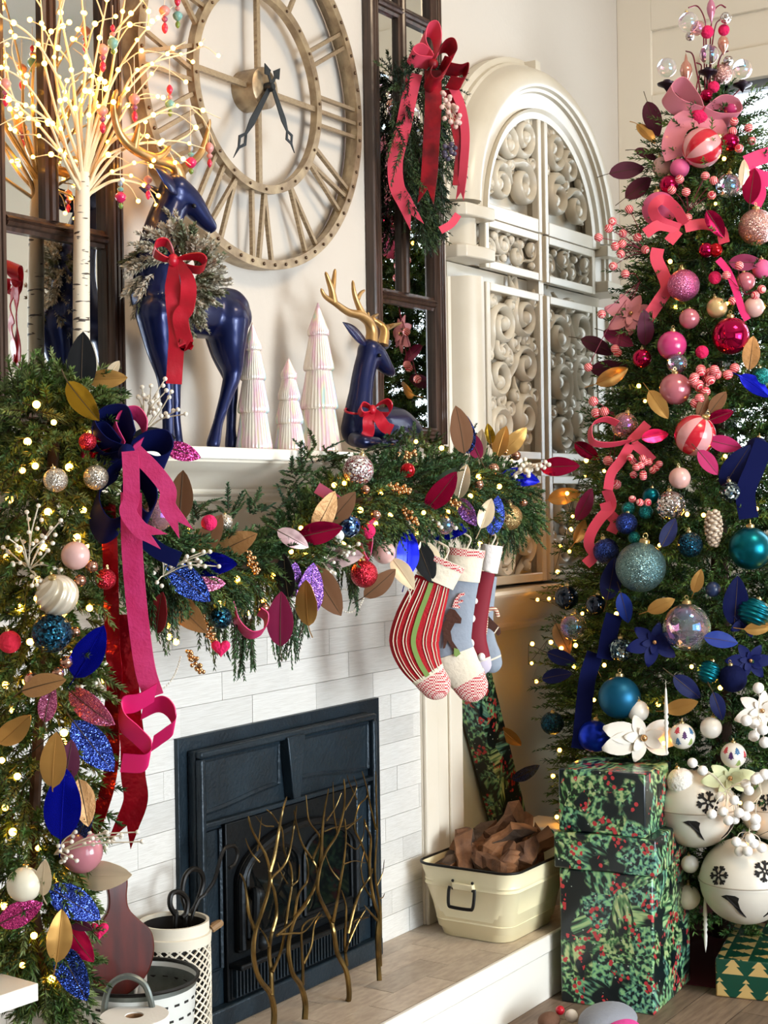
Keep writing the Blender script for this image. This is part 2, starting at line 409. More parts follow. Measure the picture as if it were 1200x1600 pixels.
def hand(tip, tail, y):
    p = at(*tip, Y=-.09); q = at(*tail, Y=-.09); c = Vector((CX, 0, CZ))
    d = Vector((p.x-c.x, p.z-c.z)); L_ = d.length; d.normalize(); n = Vector((d.y, -d.x))
    T = lambda s_, w_: (d.x*s_+n.x*w_, d.y*s_+n.y*w_)
    o = B()
    for sg in (1, -1):
        o.prism([T(-.0, 0), T(-.0, .007*sg), T(L_*.5, .011*sg), T(L_*.66, .004*sg), T(L_*.76, .019*sg), T(L_*.86, .004*sg), T(L_, 0), T(L_*.83, 0), T(L_*.76, .009*sg), T(L_*.69, 0)][::sg], y-.003, y)
    tl = (Vector((q.x-c.x, 0, q.z-c.z))).length
    o.prism([T(0, -.006), T(-tl*.5, -.004), T(-tl*.62, -.016), T(-tl, 0), T(-tl*.62, .016), T(-tl*.5, .004), T(0, .006)], y-.003, y)
    o.build('clock_hand', m_hand, ck, smooth=False)
hand((363, 247), (433, 103), -.042); hand((455, 240), (398, 120), -.05)
# ------------------------------------------------------------------ two dark window-pane mirrors
m_frame = mat('mirror_frame_wood', '#2c1d16', .3, var=('#4a352a', 5, (14, 14, 1)), coat=.3, bump=(30, .1))
m_mirror = mat('mirror_glass', '#dfe3e2', .015, metal=1)
SP = [(0, 0), (0, .03), (.006, .034), (.012, .034), (.014, .028), (.018, .034), (.026, .034), (.028, .028), (.032, .034), (.04, .034), (.043, .026), (.048, .02), (.054, .02), (.054, 0)]
def mirror(label, x0, x1, z0=1.80, zr=2.272, z1=3.75):
    t_ = thing('window_pane_mirror', label, 'mirror', (x0, -.004, z0)); of = (x0, -.004, z0)
    f = lambda nm, path: B().sweep(path, SP, close=True).build(nm, m_frame, t_, of, ang=25)
    f('frame_stile', [((x0, -.004, z), (1, 0, 0), (0, -1, 0)) for z in (z0, z1)])
    f('frame_stile', [((x1, -.004, z), (-1, 0, 0), (0, -1, 0)) for z in (z0, z1)])
    f('frame_rail', [((x, -.004, z0), (0, 0, 1), (0, -1, 0)) for x in (x0+.053, x1-.053)])
    f('frame_rail', [((x, -.004, z1), (0, 0, -1), (0, -1, 0)) for x in (x0+.053, x1-.053)])
    MP = [(-.022, 0), (-.022, .016), (-.012, .018), (-.009, .026), (-.002, .03), (.002, .024), (.006, .03), (.012, .024), (.014, .018), (.022, .016), (.022, 0)]
    for zz in (zr, 3.21): B().sweep([((x, -.004, zz), (0, 0, 1), (0, -1, 0)) for x in (x0+.053, x1-.053)], MP, close=True).build('crossbar', m_frame, t_, of, ang=25)
    xm = x0 + (x1-x0)*.47
    B().sweep([((xm, -.004, z), (1, 0, 0), (0, -1, 0)) for z in (zr+.02, z1-.05)], MP, close=True).build('muntin', m_frame, t_, of, ang=25)
    for (a, c, p, q) in ((x0+.05, x1-.05, z0+.05, zr-.02), (x0+.05, xm-.02, zr+.02, 3.19), (xm+.02, x1-.05, zr+.02, 3.19), (x0+.05, xm-.02, 3.23, z1-.05), (xm+.02, x1-.05, 3.23, z1-.05)):
        B().box(a, c, -.008, -.005, p, q).build('mirror_pane', m_mirror, t_, of, smooth=False)
mirror('dark wood window-pane mirror behind the lit white birch tree', 2.385, 2.822)
mirror('dark wood window-pane mirror with a red-bowed green swag hung on it', 3.963, 4.398)
# ------------------------------------------------------------------ arched carved screen
m_scr = mat('screen_white', '#d6ccba', .34, var=('#cdc2ae', 4), coat=.15)
SXc, SR, SZ0, SSP = 5.17, .67, 1.287, 2.63
SY = YB                       # back plane
scr = thing('carved_screen', 'white arched two-leaf carved scrollwork screen standing on the sill', 'screen', (SXc, SY, SZ0)); sof = (SXc, SY, SZ0)
MOULD = [(0, 0), (0, .045), (.01, .05), (.022, .05), (.024, .066), (.034, .072), (.042, .1), (.056, .128), (.078, .148), (.104, .156), (.124, .15), (.13, .138), (.142, .136), (.146, .122), (.158, .118), (.2, .112), (.2, 0)]
def frame_at(x, z, ux, uz): return ((x, SY-.002, z), (ux, 0, uz), (0, -1, 0))
for sg in (-1, 1):
    fr = []
    for i in range(25):
        a = math.pi/2 - (i/24)*(math.pi/2)*.965 - .055
        fr.append(frame_at(SXc+sg*SR*math.cos(a+0)*1 if False else SXc+sg*SR*math.cos(math.pi/2-a), SSP+SR*math.sin(math.pi/2-a), -sg*math.cos(math.pi/2-a), -math.sin(math.pi/2-a)))
    fr = [f for f in fr]
    B().sweep(fr, MOULD, close=True).build('arch_moulding', m_scr, scr, sof, ang=35)
    xo = SXc+sg*SR
    B().sweep([frame_at(xo-sg*.02, z, -sg, 0) for z in (2.505, SSP-.02)], [(a*.8, c*.85) for a, c in MOULD], close=True).build('side_moulding', m_scr, scr, sof, ang=35)
    for z in (2.455, SSP-.03):
        B().sweep([frame_at(xo, zz, -sg, 0) for zz in (z, z+.045)], [(0, 0), (0, .12), (.02, .15), (.12, .162), (.2, .162), (.2, 0)], close=True).build('ledge_block', m_scr, scr, sof, bevel=.005)
    B().sweep([frame_at(xo, z, -sg, 0) for z in (SZ0, 2.395)], MOULD, close=True).build('side_moulding', m_scr, scr, sof, ang=35)
def flat_frame(nm, x0, x1, z0, z1, wd=.03, wt=None, y=-.115, th=.03):
    wt = wt or wd; b = B(); yy = SY+y
    for (a, c, p, q) in ((x0, x0+wd, z0, z1), (x1-wd, x1, z0, z1), (x0+wd, x1-wd, z0, z0+wt), (x0+wd, x1-wd, z1-wt, z1)): b.box(a, c, yy, yy+th, p, q)
    return b.build(nm, m_scr, scr, sof, smooth=False, bevel=.004)
def scroll(c, r, a0, turns, sg, tail=0., w_=.021, y=-.085):
    """a carved C-scroll with its bead"""
    pts = []; rr = []; n = int(16*turns)+4
    x0 = c[0]+r*math.cos(a0); z0 = c[1]+r*math.sin(a0); tx, tz = sg*math.sin(a0), -sg*math.cos(a0)
    if tail:
        for i in range(7, 0, -1):
            s_ = i/7*tail; k = (i/7)**2*tail*.45
            pts.append((x0+tx*s_+math.cos(a0)*k, SY+y+.012*i/7, z0+tz*s_+math.sin(a0)*k)); rr.append(w_*(1-.75*i/7))
    for i in range(n+1):
        t_ = i/n; a = a0+sg*turns*2*math.pi*t_; q = r*(1-.72*t_**.9)
        pts.append((c[0]+q*math.cos(a), SY+y-.012*math.sin(t_*math.pi), c[1]+q*math.sin(a))); rr.append(w_*(1-.35*t_))
    o = B().tube(pts, rr, 8, sq=(1.0, 1.9, (0, 1, 0))).build('scroll', m_scr, scr, sof)
    bb = B().ball((pts[-1][0], SY+y-.008, pts[-1][2]), r*.2+.012, 12, 8).build('bead', m_scr, o, sof)
    return o
def scroll_panel(x0, x1, z0, z1, rows, seed, cols=2, clip=None):
    rg = random.Random(seed); W_, H_ = (x1-x0)/cols, (z1-z0)/rows
    for r in range(rows):
        for c in range(cols):
            cx = x0+W_*(c+.5)+rg.uniform(-.012, .012)*1.5; cz = z0+H_*(r+.5)+(H_*.16 if c % 2 else -H_*.1)
            if clip and not clip(cx, cz): continue
            q = min(W_, H_)*.46*rg.uniform(.86, 1.05); sg = 1 if (r+c) % 2 else -1
            scroll((cx, cz), q, rg.uniform(0, 6.28), rg.uniform(1.25, 1.6), sg, tail=min(W_, H_)*rg.uniform(.5, .85), w_=min(.024, q*.2))
            for (ux, uz) in ((-.4, .42), (.4, .4), (.05, -.46)):
                scroll((cx+ux*W_, cz+uz*H_), q*rg.uniform(.34, .48), rg.uniform(0, 6.28), 1.2, -sg, tail=q*.7, w_=q*.12)
LEAF = ((SXc-.455, SXc-.015), (SXc+.015, SXc+.455))
for li, (x0, x1) in enumerate(LEAF):
    sg = -1 if li == 0 else 1
    # backing boards
    for (z0, z1) in ((1.30, 1.70), (1.775, 2.385), (2.46, 2.61)):
        B().box(x0+.01, x1-.01, SY-.056, SY-.003, z0, z1).build('backing_board', m_scr, scr, sof, smooth=False)
    flat_frame('panel_frame', x0, x1, 1.30, 1.70, .032)
    flat_frame('panel_frame', x0, x1, 1.76, 2.395, .03)
    flat_frame('panel_frame', x0, x1, 2.445, 2.625, .028, .03)
    scroll_panel(x0+.035, x1-.035, 1.335, 1.665, 2, 11+li)
    scroll_panel(x0+.035, x1-.035, 1.80, 2.36, 3, 21+li)
    scroll_panel(x0+.03, x1-.03, 2.475, 2.595, 1, 31+li, cols=4)
    # quarter-arch panel
    ri = SR-.215; poly = []
    xi = SXc+sg*.012
    P = [(xi, 2.63)] + [(SXc+sg*ri*math.sin(a), 2.63+ri*math.cos(a)) for a in [(math.pi/2)*(1-i/20.) for i in range(20)]] + [(xi, 2.63+ri)]
    B().prism(P[::(1 if sg > 0 else -1)], SY-.056, SY-.003).build('backing_board', m_scr, scr, sof, smooth=False)
    fr = [frame_at(SXc+sg*(ri+.012)*math.sin(a), 2.63+(ri+.012)*math.cos(a), -sg*math.sin(a), -math.cos(a)) for a in [(math.pi/2)*i/24 for i in range(25)]]
    B().sweep(fr, [(0, .085), (0, .13), (.012, .118), (.036, .115), (.036, .085)], close=True).build('arch_rail', m_scr, scr, sof, ang=35)
    B().box(*sorted((xi, xi+sg*.03)), SY-.116, SY-.086, 2.63, 2.63+ri).build('centre_stile', m_scr, scr, sof, smooth=False, bevel=.004)
    B().box(*sorted((xi+sg*.03, SXc+sg*ri)), SY-.116, SY-.086, 2.627, 2.68).build('bottom_rail', m_scr, scr, sof, smooth=False, bevel=.004)
    for (u, v, q, a0, s2, tl) in ((.13, .13, .085, 1.2, 1, .12), (.30, .11, .075, 2.4, -1, .1), (.12, .31, .075, -.5, -1, .13), (.245, .265, .07, .6, 1, .12), (.09, .385, .04, 2.2, 1, .08), (.36, .215, .04, .2, 1, .07), (.05, .225, .03, 1, -1, .05), (.195, .36, .035, 2.6, -1, .07), (.215, .185, .03, 4, 1, .05), (.37, .09, .03, 5, -1, .04)):
        scroll((SXc+sg*(u+.01), 2.665+v), q, a0 if sg > 0 else math.pi-a0, 1.45, s2*sg, tail=tl, w_=min(.022, q*.22))
B().box(SXc-.02, SXc+.02, SY-.1, SY-.003, SZ0+.01, SSP+SR*.99).build('centre_post', m_scr, scr, sof, smooth=False)
B().box(SXc-SR+.05, SXc+SR-.05, SY-.05, SY-.003, 2.395, 2.452).build('middle_rail', m_scr, scr, sof, smooth=False)
B().box(SXc-SR+.2, SXc+SR-.2, SY-.06, SY-.003, 1.70, 1.76).build('middle_rail', m_scr, scr, sof, smooth=False)
# ------------------------------------------------------------------ cast-iron fireplace insert
m_iron = mat('cast_iron', '#1a252d', .36, metal=.35, bump=(90, .25), var=('#22303a', 8))
m_irondk = mat('iron_dark', '#0d1216', .45, metal=.5, bump=(60, .15))
m_fglass = mat('stove_glass', '#14181a', .04, metal=.6)
ins = thing('fireplace_insert', 'dark blue-black cast-iron fireplace insert with arched glass door', 'fireplace', (3.47, -.0125, HZ)); io = (3.47, 0, HZ)
def ip(nm, b, m=m_iron, par=None, **k): return b.build(nm, m, par or ins, io, **k)
ip('surround_plate', B().box(IX0, IX1, -.022, -.001, HZ, IZ1), bevel=.002)
RX0, RX1, RY = 3.03, 3.865, -.06
ip('raised_body', B().box(RX0, RX1, RY+.012, -.0221, HZ, .955), bevel=.006)
# top rail edges
for (a, c, p, q) in ((RX0, RX1, .935, .955), (RX0, RX0+.02, HZ, .935), (RX1-.02, RX1, HZ, .935)): ip('edge_moulding', B().box(a, c, RY-.012, RY+.0119, p, q), bevel=.006)
kx = 3.437
ip('keystone', B().prism([(kx-.017, .765), (kx+.017, .765), (kx+.042, .944), (kx-.042, .944)], RY-.022, RY+.0119), bevel=.003)
def cpanel(x0, x1, flip):
    # panel with curved lower edge: border moulding + field
    n = 14; low = [(x0+(x1-x0)*i/n, .80 - .012 + .026*(1-math.cos(math.pi*((i/n) if not flip else 1-i/n)))/2) for i in range(n+1)]
    path = low + [(x1, .928), (x0, .928), low[0]]
    ip('panel_moulding', B().tube([(p[0], RY+.008, p[1]) for p in path], .0085, 6))
    ip('panel_field', B().prism(low + [(x1, .928), (x0, .928)], RY+.006, RY+.0119), smooth=False)
cpanel(RX0+.03, kx-.052, False); cpanel(kx+.052, RX1-.03, True)
ip('lintel_bar', B().box(RX0+.012, RX1-.012, RY-.008, RY+.0119, .748, .762), bevel=.003)
for (a, c) in ((RX0+.025, RX0+.095), (RX1-.095, RX1-.025)):
    ip('side_panel', B().tube([(a, RY+.008, .36), (c, RY+.008, .36), (c, RY+.008, .735), (a, RY+.008, .735), (a, RY+.008, .36)], .007, 6))
# door bay
DX0, DX1 = 3.135, 3.76
ip('door_bay', B().box(DX0, DX1, RY-.004, RY+.0119, .262, .746), m_irondk, bevel=.003)
def arch(x0, x1, z0, zs, zt, n=18): 
    c = (x0+x1)/2; return [(x0, z0)] + [(c-(x1-x0)/2*math.cos(math.pi*i/n), zs+(zt-zs)*math.sin(math.pi*i/n)) for i in range(n+1)] + [(x1, z0)]
dr = ip('door', B().prism(arch(DX0+.03, DX1-.03, .39, .58, .70), RY-.02, RY-.0041), m_irondk, bevel=.004)
ip('door_moulding', B().tube([(p[0], RY-.024, p[1]) for p in arch(DX0+.04, DX1-.04, .40, .575, .69)], .012, 8), m_irondk, dr)
dc = (DX0+DX1)/2
for (a, c) in ((DX0+.065, dc-.012), (dc+.012, DX1-.065)):
    h = arch(a, c, .425, .585, .655)
    ip('glass_pane', B().prism(h, RY-.0225, RY-.0201), m_fglass, dr, smooth=False)
    ip('pane_moulding', B().tube([(p[0], RY-.024, p[1]) for p in h + [h[0]]], .007, 6), m_irondk, dr)
hd = ip('door_handle', B().tube(bez([(DX0+.075, RY-.03, .545), (DX0+.055, RY-.06, .56), (DX0+.05, RY-.065, .52), (DX0+.05, RY-.06, .44), (DX0+.06, RY-.05, .40), (DX0+.085, RY-.05, .405)], 6), .011, 8), m_irondk, dr)
ip('hinge_knob', B().ball((DX0+.075, RY-.05, .545), .022, 12, 8), m_irondk, dr); ip('hinge_knob', B().ball((DX0+.085, RY-.055, .415), .024, 12, 8), m_irondk, dr)
ip('ash_ledge', B().box(DX0+.005, DX1-.005, RY-.05, RY-.0041, .352, .368), m_irondk, bevel=.005)
gb = ip('grille', B().box(DX0+.01, DX1-.01, RY-.008, RY-.0041, .27, .351), m_irondk)
gm = None
for i in range(40):
    x = DX0+.02+i*(DX1-DX0-.04)/39
    if gm is None: gm = B().box(-.003, .003, -.012, 0, 0, .075).build('grille_bar', m_iron, gb, smooth=False); o = gm
    else: o = inst(gm, 'grille_bar', gb)
    o.location = (x-io[0], RY-.0081, .274-io[2])
ip('base_skirt', B().box(RX0-.005, RX1+.005, RY-.02, RY+.0119, HZ, .262), bevel=.006)
# ------------------------------------------------------------------ gold branch fire screen
m_gold = mat('antique_gold', '#8a6f3f', .3, metal=.9, var=('#5b4a2c', 18), bump=(40, .15))
fs = thing('fire_screen', 'antique gold fire screen made of intertwined metal branches on the hearth', 'fire screen', (3.35, -.25, HZ)); fo = (3.35, -.25, HZ)
def c5(x, y): return 240+x/2.963, 1060+y/2.963
BR = [  # (crop points, start radius, end radius, depth)
 ([(553,1640),(558,1540),(540,1460),(495,1400),(470,1335),(462,1255),(472,1170),(505,1070),(530,985),(538,900),(520,820),(487,760),(455,700),(438,638)],15,5,-.25),
 ([(538,895),(560,820),(578,720),(598,610),(617,548)],11,4,-.25),
 ([(468,1165),(442,1090),(432,1010),(418,935),(400,903)],9,4,-.245),
 ([(548,1470),(545,1370),(535,1270),(545,1190),(570,1090),(560,990),(545,930),(600,870),(630,800),(650,680),(662,590)],11,4,-.24),
 ([(535,1240),(515,1190),(487,1150)],6,3,-.25),
 ([(550,1360),(590,1260),(610,1150),(625,1050),(640,950),(635,870),(605,800),(595,700),(570,660),(545,625),(522,607)],8,3,-.235),
 ([(490,850),(455,810),(435,770),(425,740)],5,2.5,-.25),([(480,800),(490,730),(500,640)],4,2,-.25),([(555,685),(510,680),(470,635)],4,2,-.23),
 ([(700,1580),(702,1500),(680,1420),(645,1370),(628,1300),(625,1220),(650,1120),(690,1060),(740,980),(760,900),(735,840),(690,770),(665,690),(650,610)],15,4,-.25),
 ([(690,1420),(690,1330),(685,1240),(690,1150),(740,1110),(790,1100)],9,3,-.24),
 ([(695,1320),(730,1240),(745,1140),(780,1090)],7,4,-.24),
 ([(570,1190),(640,1130),(700,1060),(725,1020)],7,3,-.26),([(575,1185),(640,1180),(700,1170),(770,1080)],6,3,-.265),
 ([(650,1110),(670,1000),(710,940),(715,870),(700,800)],8,3,-.245),([(640,960),(670,930),(675,860)],5,2.5,-.245),([(620,950),(590,900),(575,850)],4,2,-.24),
 ([(760,900),(775,820),(780,720),(790,620),(810,510)],11,4,-.25),([(735,840),(770,740),(720,660),(705,540)],7,3,-.24),
 ([(900,1530),(905,1450),(890,1350),(850,1270),(835,1180),(820,1120),(790,1060),(760,980),(770,880),(800,800),(850,720),(880,610),(885,520),(880,465)],15,4,-.255),
 ([(830,1130),(850,1030),(865,940),(880,850),(890,740),(885,650)],9,4,-.25),([(865,940),(820,880),(790,800)],5,2,-.25),
 ([(895,1330),(885,1230),(890,1120),(890,1050),(870,980)],9,4,-.24),([(890,1270),(915,1180),(935,1120),(1000,1105)],5,2.5,-.24),([(900,1230),(945,1130),(985,1065)],6,3,-.245),
 ([(900,1180),(930,1060),(960,980),(1000,920),(1015,880)],9,4,-.235),([(880,860),(930,845),(985,855)],4,2,-.25),([(890,700),(940,660),(965,635)],4,2,-.26),
 ([(790,710),(840,690),(900,680),(965,640)],4,2,-.245),([(800,660),(840,600),(870,530)],4,2,-.25),([(850,720),(835,620),(830,480)],5,2.5,-.235),
 ([(885,610),(915,560),(940,500),(925,450)],5,2,-.25),([(890,760),(940,790),(970,730),(975,650)],4,2,-.24),
 ([(1045,1400),(1040,1310),(1035,1200),(1040,1100),(1020,1030),(1005,940),(1000,850),(1005,740),(985,690),(975,650)],13,5,-.25),
 ([(1050,1330),(1048,1220),(1050,1080),(1035,980),(1025,880),(1035,700),(1030,560),(1028,430)],9,4,-.225),
 ([(1020,1030),(980,970),(960,880),(975,800)],6,3,-.24),([(1010,900),(960,760),(930,690),(950,590),(990,540),(970,440)],7,3,-.235),
 ([(1030,700),(1005,600),(990,520),(965,430)],6,3,-.23),([(1035,960),(1060,900),(1068,840)],3.5,2,-.225),([(1040,1020),(1060,1015),(1070,995)],3.5,2,-.225),
 ([(1035,1120),(1000,1080),(975,1050)],7,3,-.25),([(940,560),(905,480),(895,445)],4,2,-.23),
]
for pts, r0, r1, Y in BR:
    P = bez([at(*c5(*p), Y=Y+random.uniform(-.012, .012)) for p in pts], 5)
    P = [Vector((p.x, p.y, max(p.z, HZ+.004))) for p in P]; k = 3.99/2350/2.963*1.0
    b = B().tube(P, [v*k for v in np.linspace(r0, r1, len(P)-1)] + [r1*k*.5], 7); b.build('branch', m_gold, fs, fo)
for (x, z) in ((3.16, .42), (3.33, .40), (3.55, .43)):
    pass
# ------------------------------------------------------------------ greenery: sprigs of needles, one mesh per plant
def foliage(name, P, D, L, cols, parent=None, off=(0, 0, 0), N=60, nl=.022, w_=.0032, droop=.15, flat=0., alpha=50, m=None, stem=.0022):
    """P,D: (S,3) bases and directions, L: (S,), cols: (S,3) linear colours"""
    P = np.asarray(P, float); D = np.asarray(D, float); L = np.asarray(L, float); cols = np.asarray(cols, float); S = len(P)
    D = D/np.linalg.norm(D, axis=1, keepdims=True)
    a = np.cross(D, RNG.normal(size=(S, 3))*(1-flat) + np.array([0, 0, 1.])*flat*3); a /= np.linalg.norm(a, axis=1, keepdims=True)+1e-9
    b = np.cross(D, a)
    t = np.linspace(.04, 1, N)[None, :] + RNG.uniform(-.02, .02, (S, N))
    g = np.array([0, 0, -1.])
    base = P[:, None] + D[:, None]*(t*L[:, None])[..., None] + g*(droop*(t**2)*L[:, None])[..., None]
    if flat > .5: phi = np.where(np.arange(N) % 2, 0, np.pi)[None, :] + RNG.normal(0, .35, (S, N))
    else: phi = np.arange(N)[None, :]*2.4 + RNG.uniform(0, 6.28, (S, 1)) + RNG.normal(0, .3, (S, N))
    al = np.radians(alpha)*(1-.45*t**3) + RNG.normal(0, .12, (S, N))
    rad = a[:, None]*np.cos(phi)[..., None] + b[:, None]*np.sin(phi)[..., None]
    nd = D[:, None]*np.cos(al)[..., None] + rad*np.sin(al)[..., None]
    ln = nl*RNG.uniform(.7, 1.2, (S, N))*(1-.35*t**2)
    tip = base + nd*ln[..., None] + g*(.12*ln)[..., None]
    side = np.cross(nd, RNG.normal(size=(S, N, 3))); side /= np.linalg.norm(side, axis=2, keepdims=True)+1e-9
    v0 = base + side*(w_*.35); v1 = base - side*(w_*.35)
    mid = base + nd*(ln*.45)[..., None]; v2 = mid + side*(w_*.5); v3 = mid - side*(w_*.5)
    V = np.stack([v0, v1, v3, tip, v2], 2).reshape(-1, 3)
    k = S*N; idx = np.arange(k)[:, None]*5
    F5 = idx + np.arange(5)[None, :]
    # stems
    ts = np.array([0, .5, 1.]); sb = P[:, None] + D[:, None]*(ts[None]*L[:, None])[..., None] + g*(droop*(ts**2)[None]*L[:, None])[..., None]
    offs = np.stack([a, -.5*a+.87*b, -.5*a-.87*b], 1)*stem
    SV = (sb[:, :, None] + offs[:, None]*np.array([1, .8, .3])[None, :, None, None]).reshape(-1, 3)
    o0 = 5*k; q = []
    bi = o0 + np.arange(S)*9
    for r in range(2):
        for j in range(3): q.append(np.stack([bi+r*3+j, bi+r*3+(j+1) % 3, bi+r*3+3+(j+1) % 3, bi+r*3+3+j], 1))
    Q = np.concatenate(q)
    AV = np.concatenate([V, SV]) - np.array(off)
    cv = (RNG.uniform(.75, 1.25, (S, N, 1))*cols[:, None])
    ca = np.concatenate([np.repeat(cv.reshape(-1, 3), 5, 0), np.repeat(cols*.0 + np.array([.035, .025, .014]), 9, 0)])
    me = bpy.data.meshes.new(name); nv = len(AV); me.vertices.add(nv); me.vertices.foreach_set('co', AV.astype(np.float32).ravel())
    li = np.concatenate([F5.ravel(), Q.ravel()]); me.loops.add(len(li)); me.loops.foreach_set('vertex_index', li.astype(np.int32))
    tot = np.concatenate([np.full(k, 5), np.full(len(Q), 4)]); st = np.concatenate([[0], np.cumsum(tot)[:-1]])
    me.polygons.add(len(tot)); me.polygons.foreach_set('loop_start', st.astype(np.int32)); me.polygons.foreach_set('loop_total', tot.astype(np.int32))
    at_ = me.attributes.new('col', 'FLOAT_COLOR', 'POINT'); at_.data.foreach_set('color', np.concatenate([ca, np.ones((nv, 1))], 1).astype(np.float32).ravel())
    me.update(); me.validate()
    me.materials.append(m or m_needle)
    o = bpy.data.objects.new(name, me); COL.objects.link(o); o['kind'] = 'stuff'
    if parent is not None: o.parent = parent
    return o
m_needle = mat('needles', '#2f5a2c', .55, attr='col', spec=.35)
def lin(h): return np.array(hx(h)[:3])
def mixcols(hs, n):
    c = np.array([lin(h) for h in hs]); i = RNG.integers(0, len(hs), n); j = RNG.integers(0, len(hs), n); u = RNG.uniform(0, 1, (n, 1))
    return c[i]*u + c[j]*(1-u)
m_bulb = mat('warm_bulb', '#fff1c8', .3, emit='#ffa834', es=20)
m_wire = mat('green_wire', '#1d2a1a', .5)
BULB = B().ball((0, 0, 0), 0.0072, 8, 6).build('bulb', m_bulb); COL.objects.unlink(BULB)
def bulb(parent, loc, s=1.): 
    o = BULB.copy(); o.name = 'bulb'; COL.objects.link(o); o.parent = parent; o.location = loc; o.scale = (s, s, s); return o
# ------------------------------------------------------------------ organic bodies (blended volumes)
def organic(name, tubes, m, parent, off, voxel=.006, it=8):
    b = B()
    for pts, rr in tubes:
        if len(pts) == 1: b.ball(pts[0], rr[0], 14, 10, rr[1] if len(rr) > 1 else (1, 1, 1)); continue
        P = bez(pts, 5); RR = lerp_list(rr, len(P)); b.tube(P, RR, 12)
        b.ball(P[0], RR[0]*.98, 12, 8); b.ball(P[-1], RR[-1]*.98, 12, 8)
    o = b.build(name, m, parent, off)
    r = o.modifiers.new('remesh', 'REMESH'); r.mode = 'VOXEL'; r.voxel_size = voxel; r.use_smooth_shade = True
    s = o.modifiers.new('smooth', 'SMOOTH'); s.iterations = it; s.factor = .5
    return o
m_navy = mat('navy_glaze', '#03103c', .36, coat=.3, var=('#05164a', 5), spec=.5, metal=.55)
m_horn = mat('gold_antler', '#c6a06a', .36, metal=.75, var=('#a37d4a', 12))
m_hoof = mat('hoof_bronze', '#4a3550', .35, coat=.3)
m_red = mat('red_satin', '#c3122b', .36, sheen=.4, bump=(35, .2), var=('#a80d22', 14))
def ear(b0, tip, up, wd, nm, par, of):
    b0, tip = Vector(b0), Vector(tip); d = tip-b0; P = [b0+d*i/8 for i in range(9)]
    sh = [.35, .62, .85, 1, 1.0, .9, .7, .4, .06]
    o = B().tube(P, [wd*q for q in sh], 12, sq=(1, .3, up)).build(nm, m_navy, par, of); return o
# ---- standing deer
DY = -.15; K = 3.93/2350
st = thing('standing_deer', 'tall standing navy blue deer figurine with gold antlers on the mantel', 'figurine', at(300, 697, Y=DY)); so = Vector(st.location); so.z = MZ; st.location = so
D = lambda x, y, dy=0: at(x, y, Y=DY+dy)
def leg(pts, dy): return ([D(x, y, dy) for x, y, r in pts], [r for x, y, r in pts])
TB = [([D(240, 462), D(266, 478), D(302, 492), D(334, 489), D(356, 487), D(366, 496)], [.062, .066, .06, .064, .064, .05]),
      ([D(247, 468), D(245, 415), D(252, 365), D(266, 322), D(276, 299)], [.066, .057, .048, .043, .04]),
      ([D(272, 297, -.01), D(296, 316, -.02), D(316, 340, -.03), D(329, 354, -.035)], [.042, .036, .025, .019]),
      leg([(242, 490, .05), (250, 545, .036), (258, 590, .022), (262, 640, .0155), (263, 672, .016), (264, 697, .02)], -.03),
      leg([(262, 500, .045), (268, 560, .03), (272, 610, .018), (274, 650, .0145), (276, 675, .015), (277, 697, .018)], .035),
      leg([(354, 500, .062), (357, 545, .046), (363, 583, .026), (353, 620, .018), (341, 660, .0145), (333, 697, .02)], -.03),
      leg([(344, 500, .055), (350, 550, .038), (361, 595, .02), (362, 640, .015), (361, 670, .0145), (361, 697, .019)], .035),
      ([D(378, 498), D(383, 504)], [.012, .008])]
TB = [([Vector((p.x, p.y, max(p.z, MZ+.012))) for p in a], r) for a, r in TB]
organic('body', TB, m_navy, st, so, .0065, 7)
ear(D(280, 302, -.03), D(243, 263, -.05), (.2, -.9, .3), .026, 'ear', st, so); ear(D(258, 306, .03), D(217, 293, .05), (.2, -.9, .3), .02, 'ear', st, so)
B().ball(D(303, 322, -.055), .006, 10, 8).build('eye', mat('eye_black', '#05070c', .1), st, so)
def antler(lst, par, of, m=None):
    for pts, r0, r1 in lst:
        P = bez(pts, 5); B().tube(P, list(np.linspace(r0, r1, len(P)-1)) + [r1*.4], 9).build('antler_branch', m or m_horn, par, of)
A = lambda x, y, dy=0: D(x/3., y/3., dy)
antler([([A(845, 880, .0), A(838, 820, .0), A(805, 770, .0), A(720, 745, 0), A(630, 700, -.01), A(570, 640, -.01), A(540, 560, -.01), A(533, 480, -.02), A(548, 420, -.02)], .019, .006),
        ([A(720, 745, 0), A(760, 728, -.01), A(800, 685, -.02)], .013, .006), ([A(625, 695, -.01), A(640, 640, -.02), A(652, 578, -.03)], .013, .005), ([A(545, 540, -.01), A(560, 490, -.03), A(562, 450, -.03)], .01, .005),
        ([A(850, 890, .03), A(845, 810, .04), A(890, 770, .05), A(940, 720, .06), A(968, 640, .06), A(985, 560, .06)], .018, .005), ([A(930, 730, .06), A(975, 690, .07)], .009, .004)], st, so)
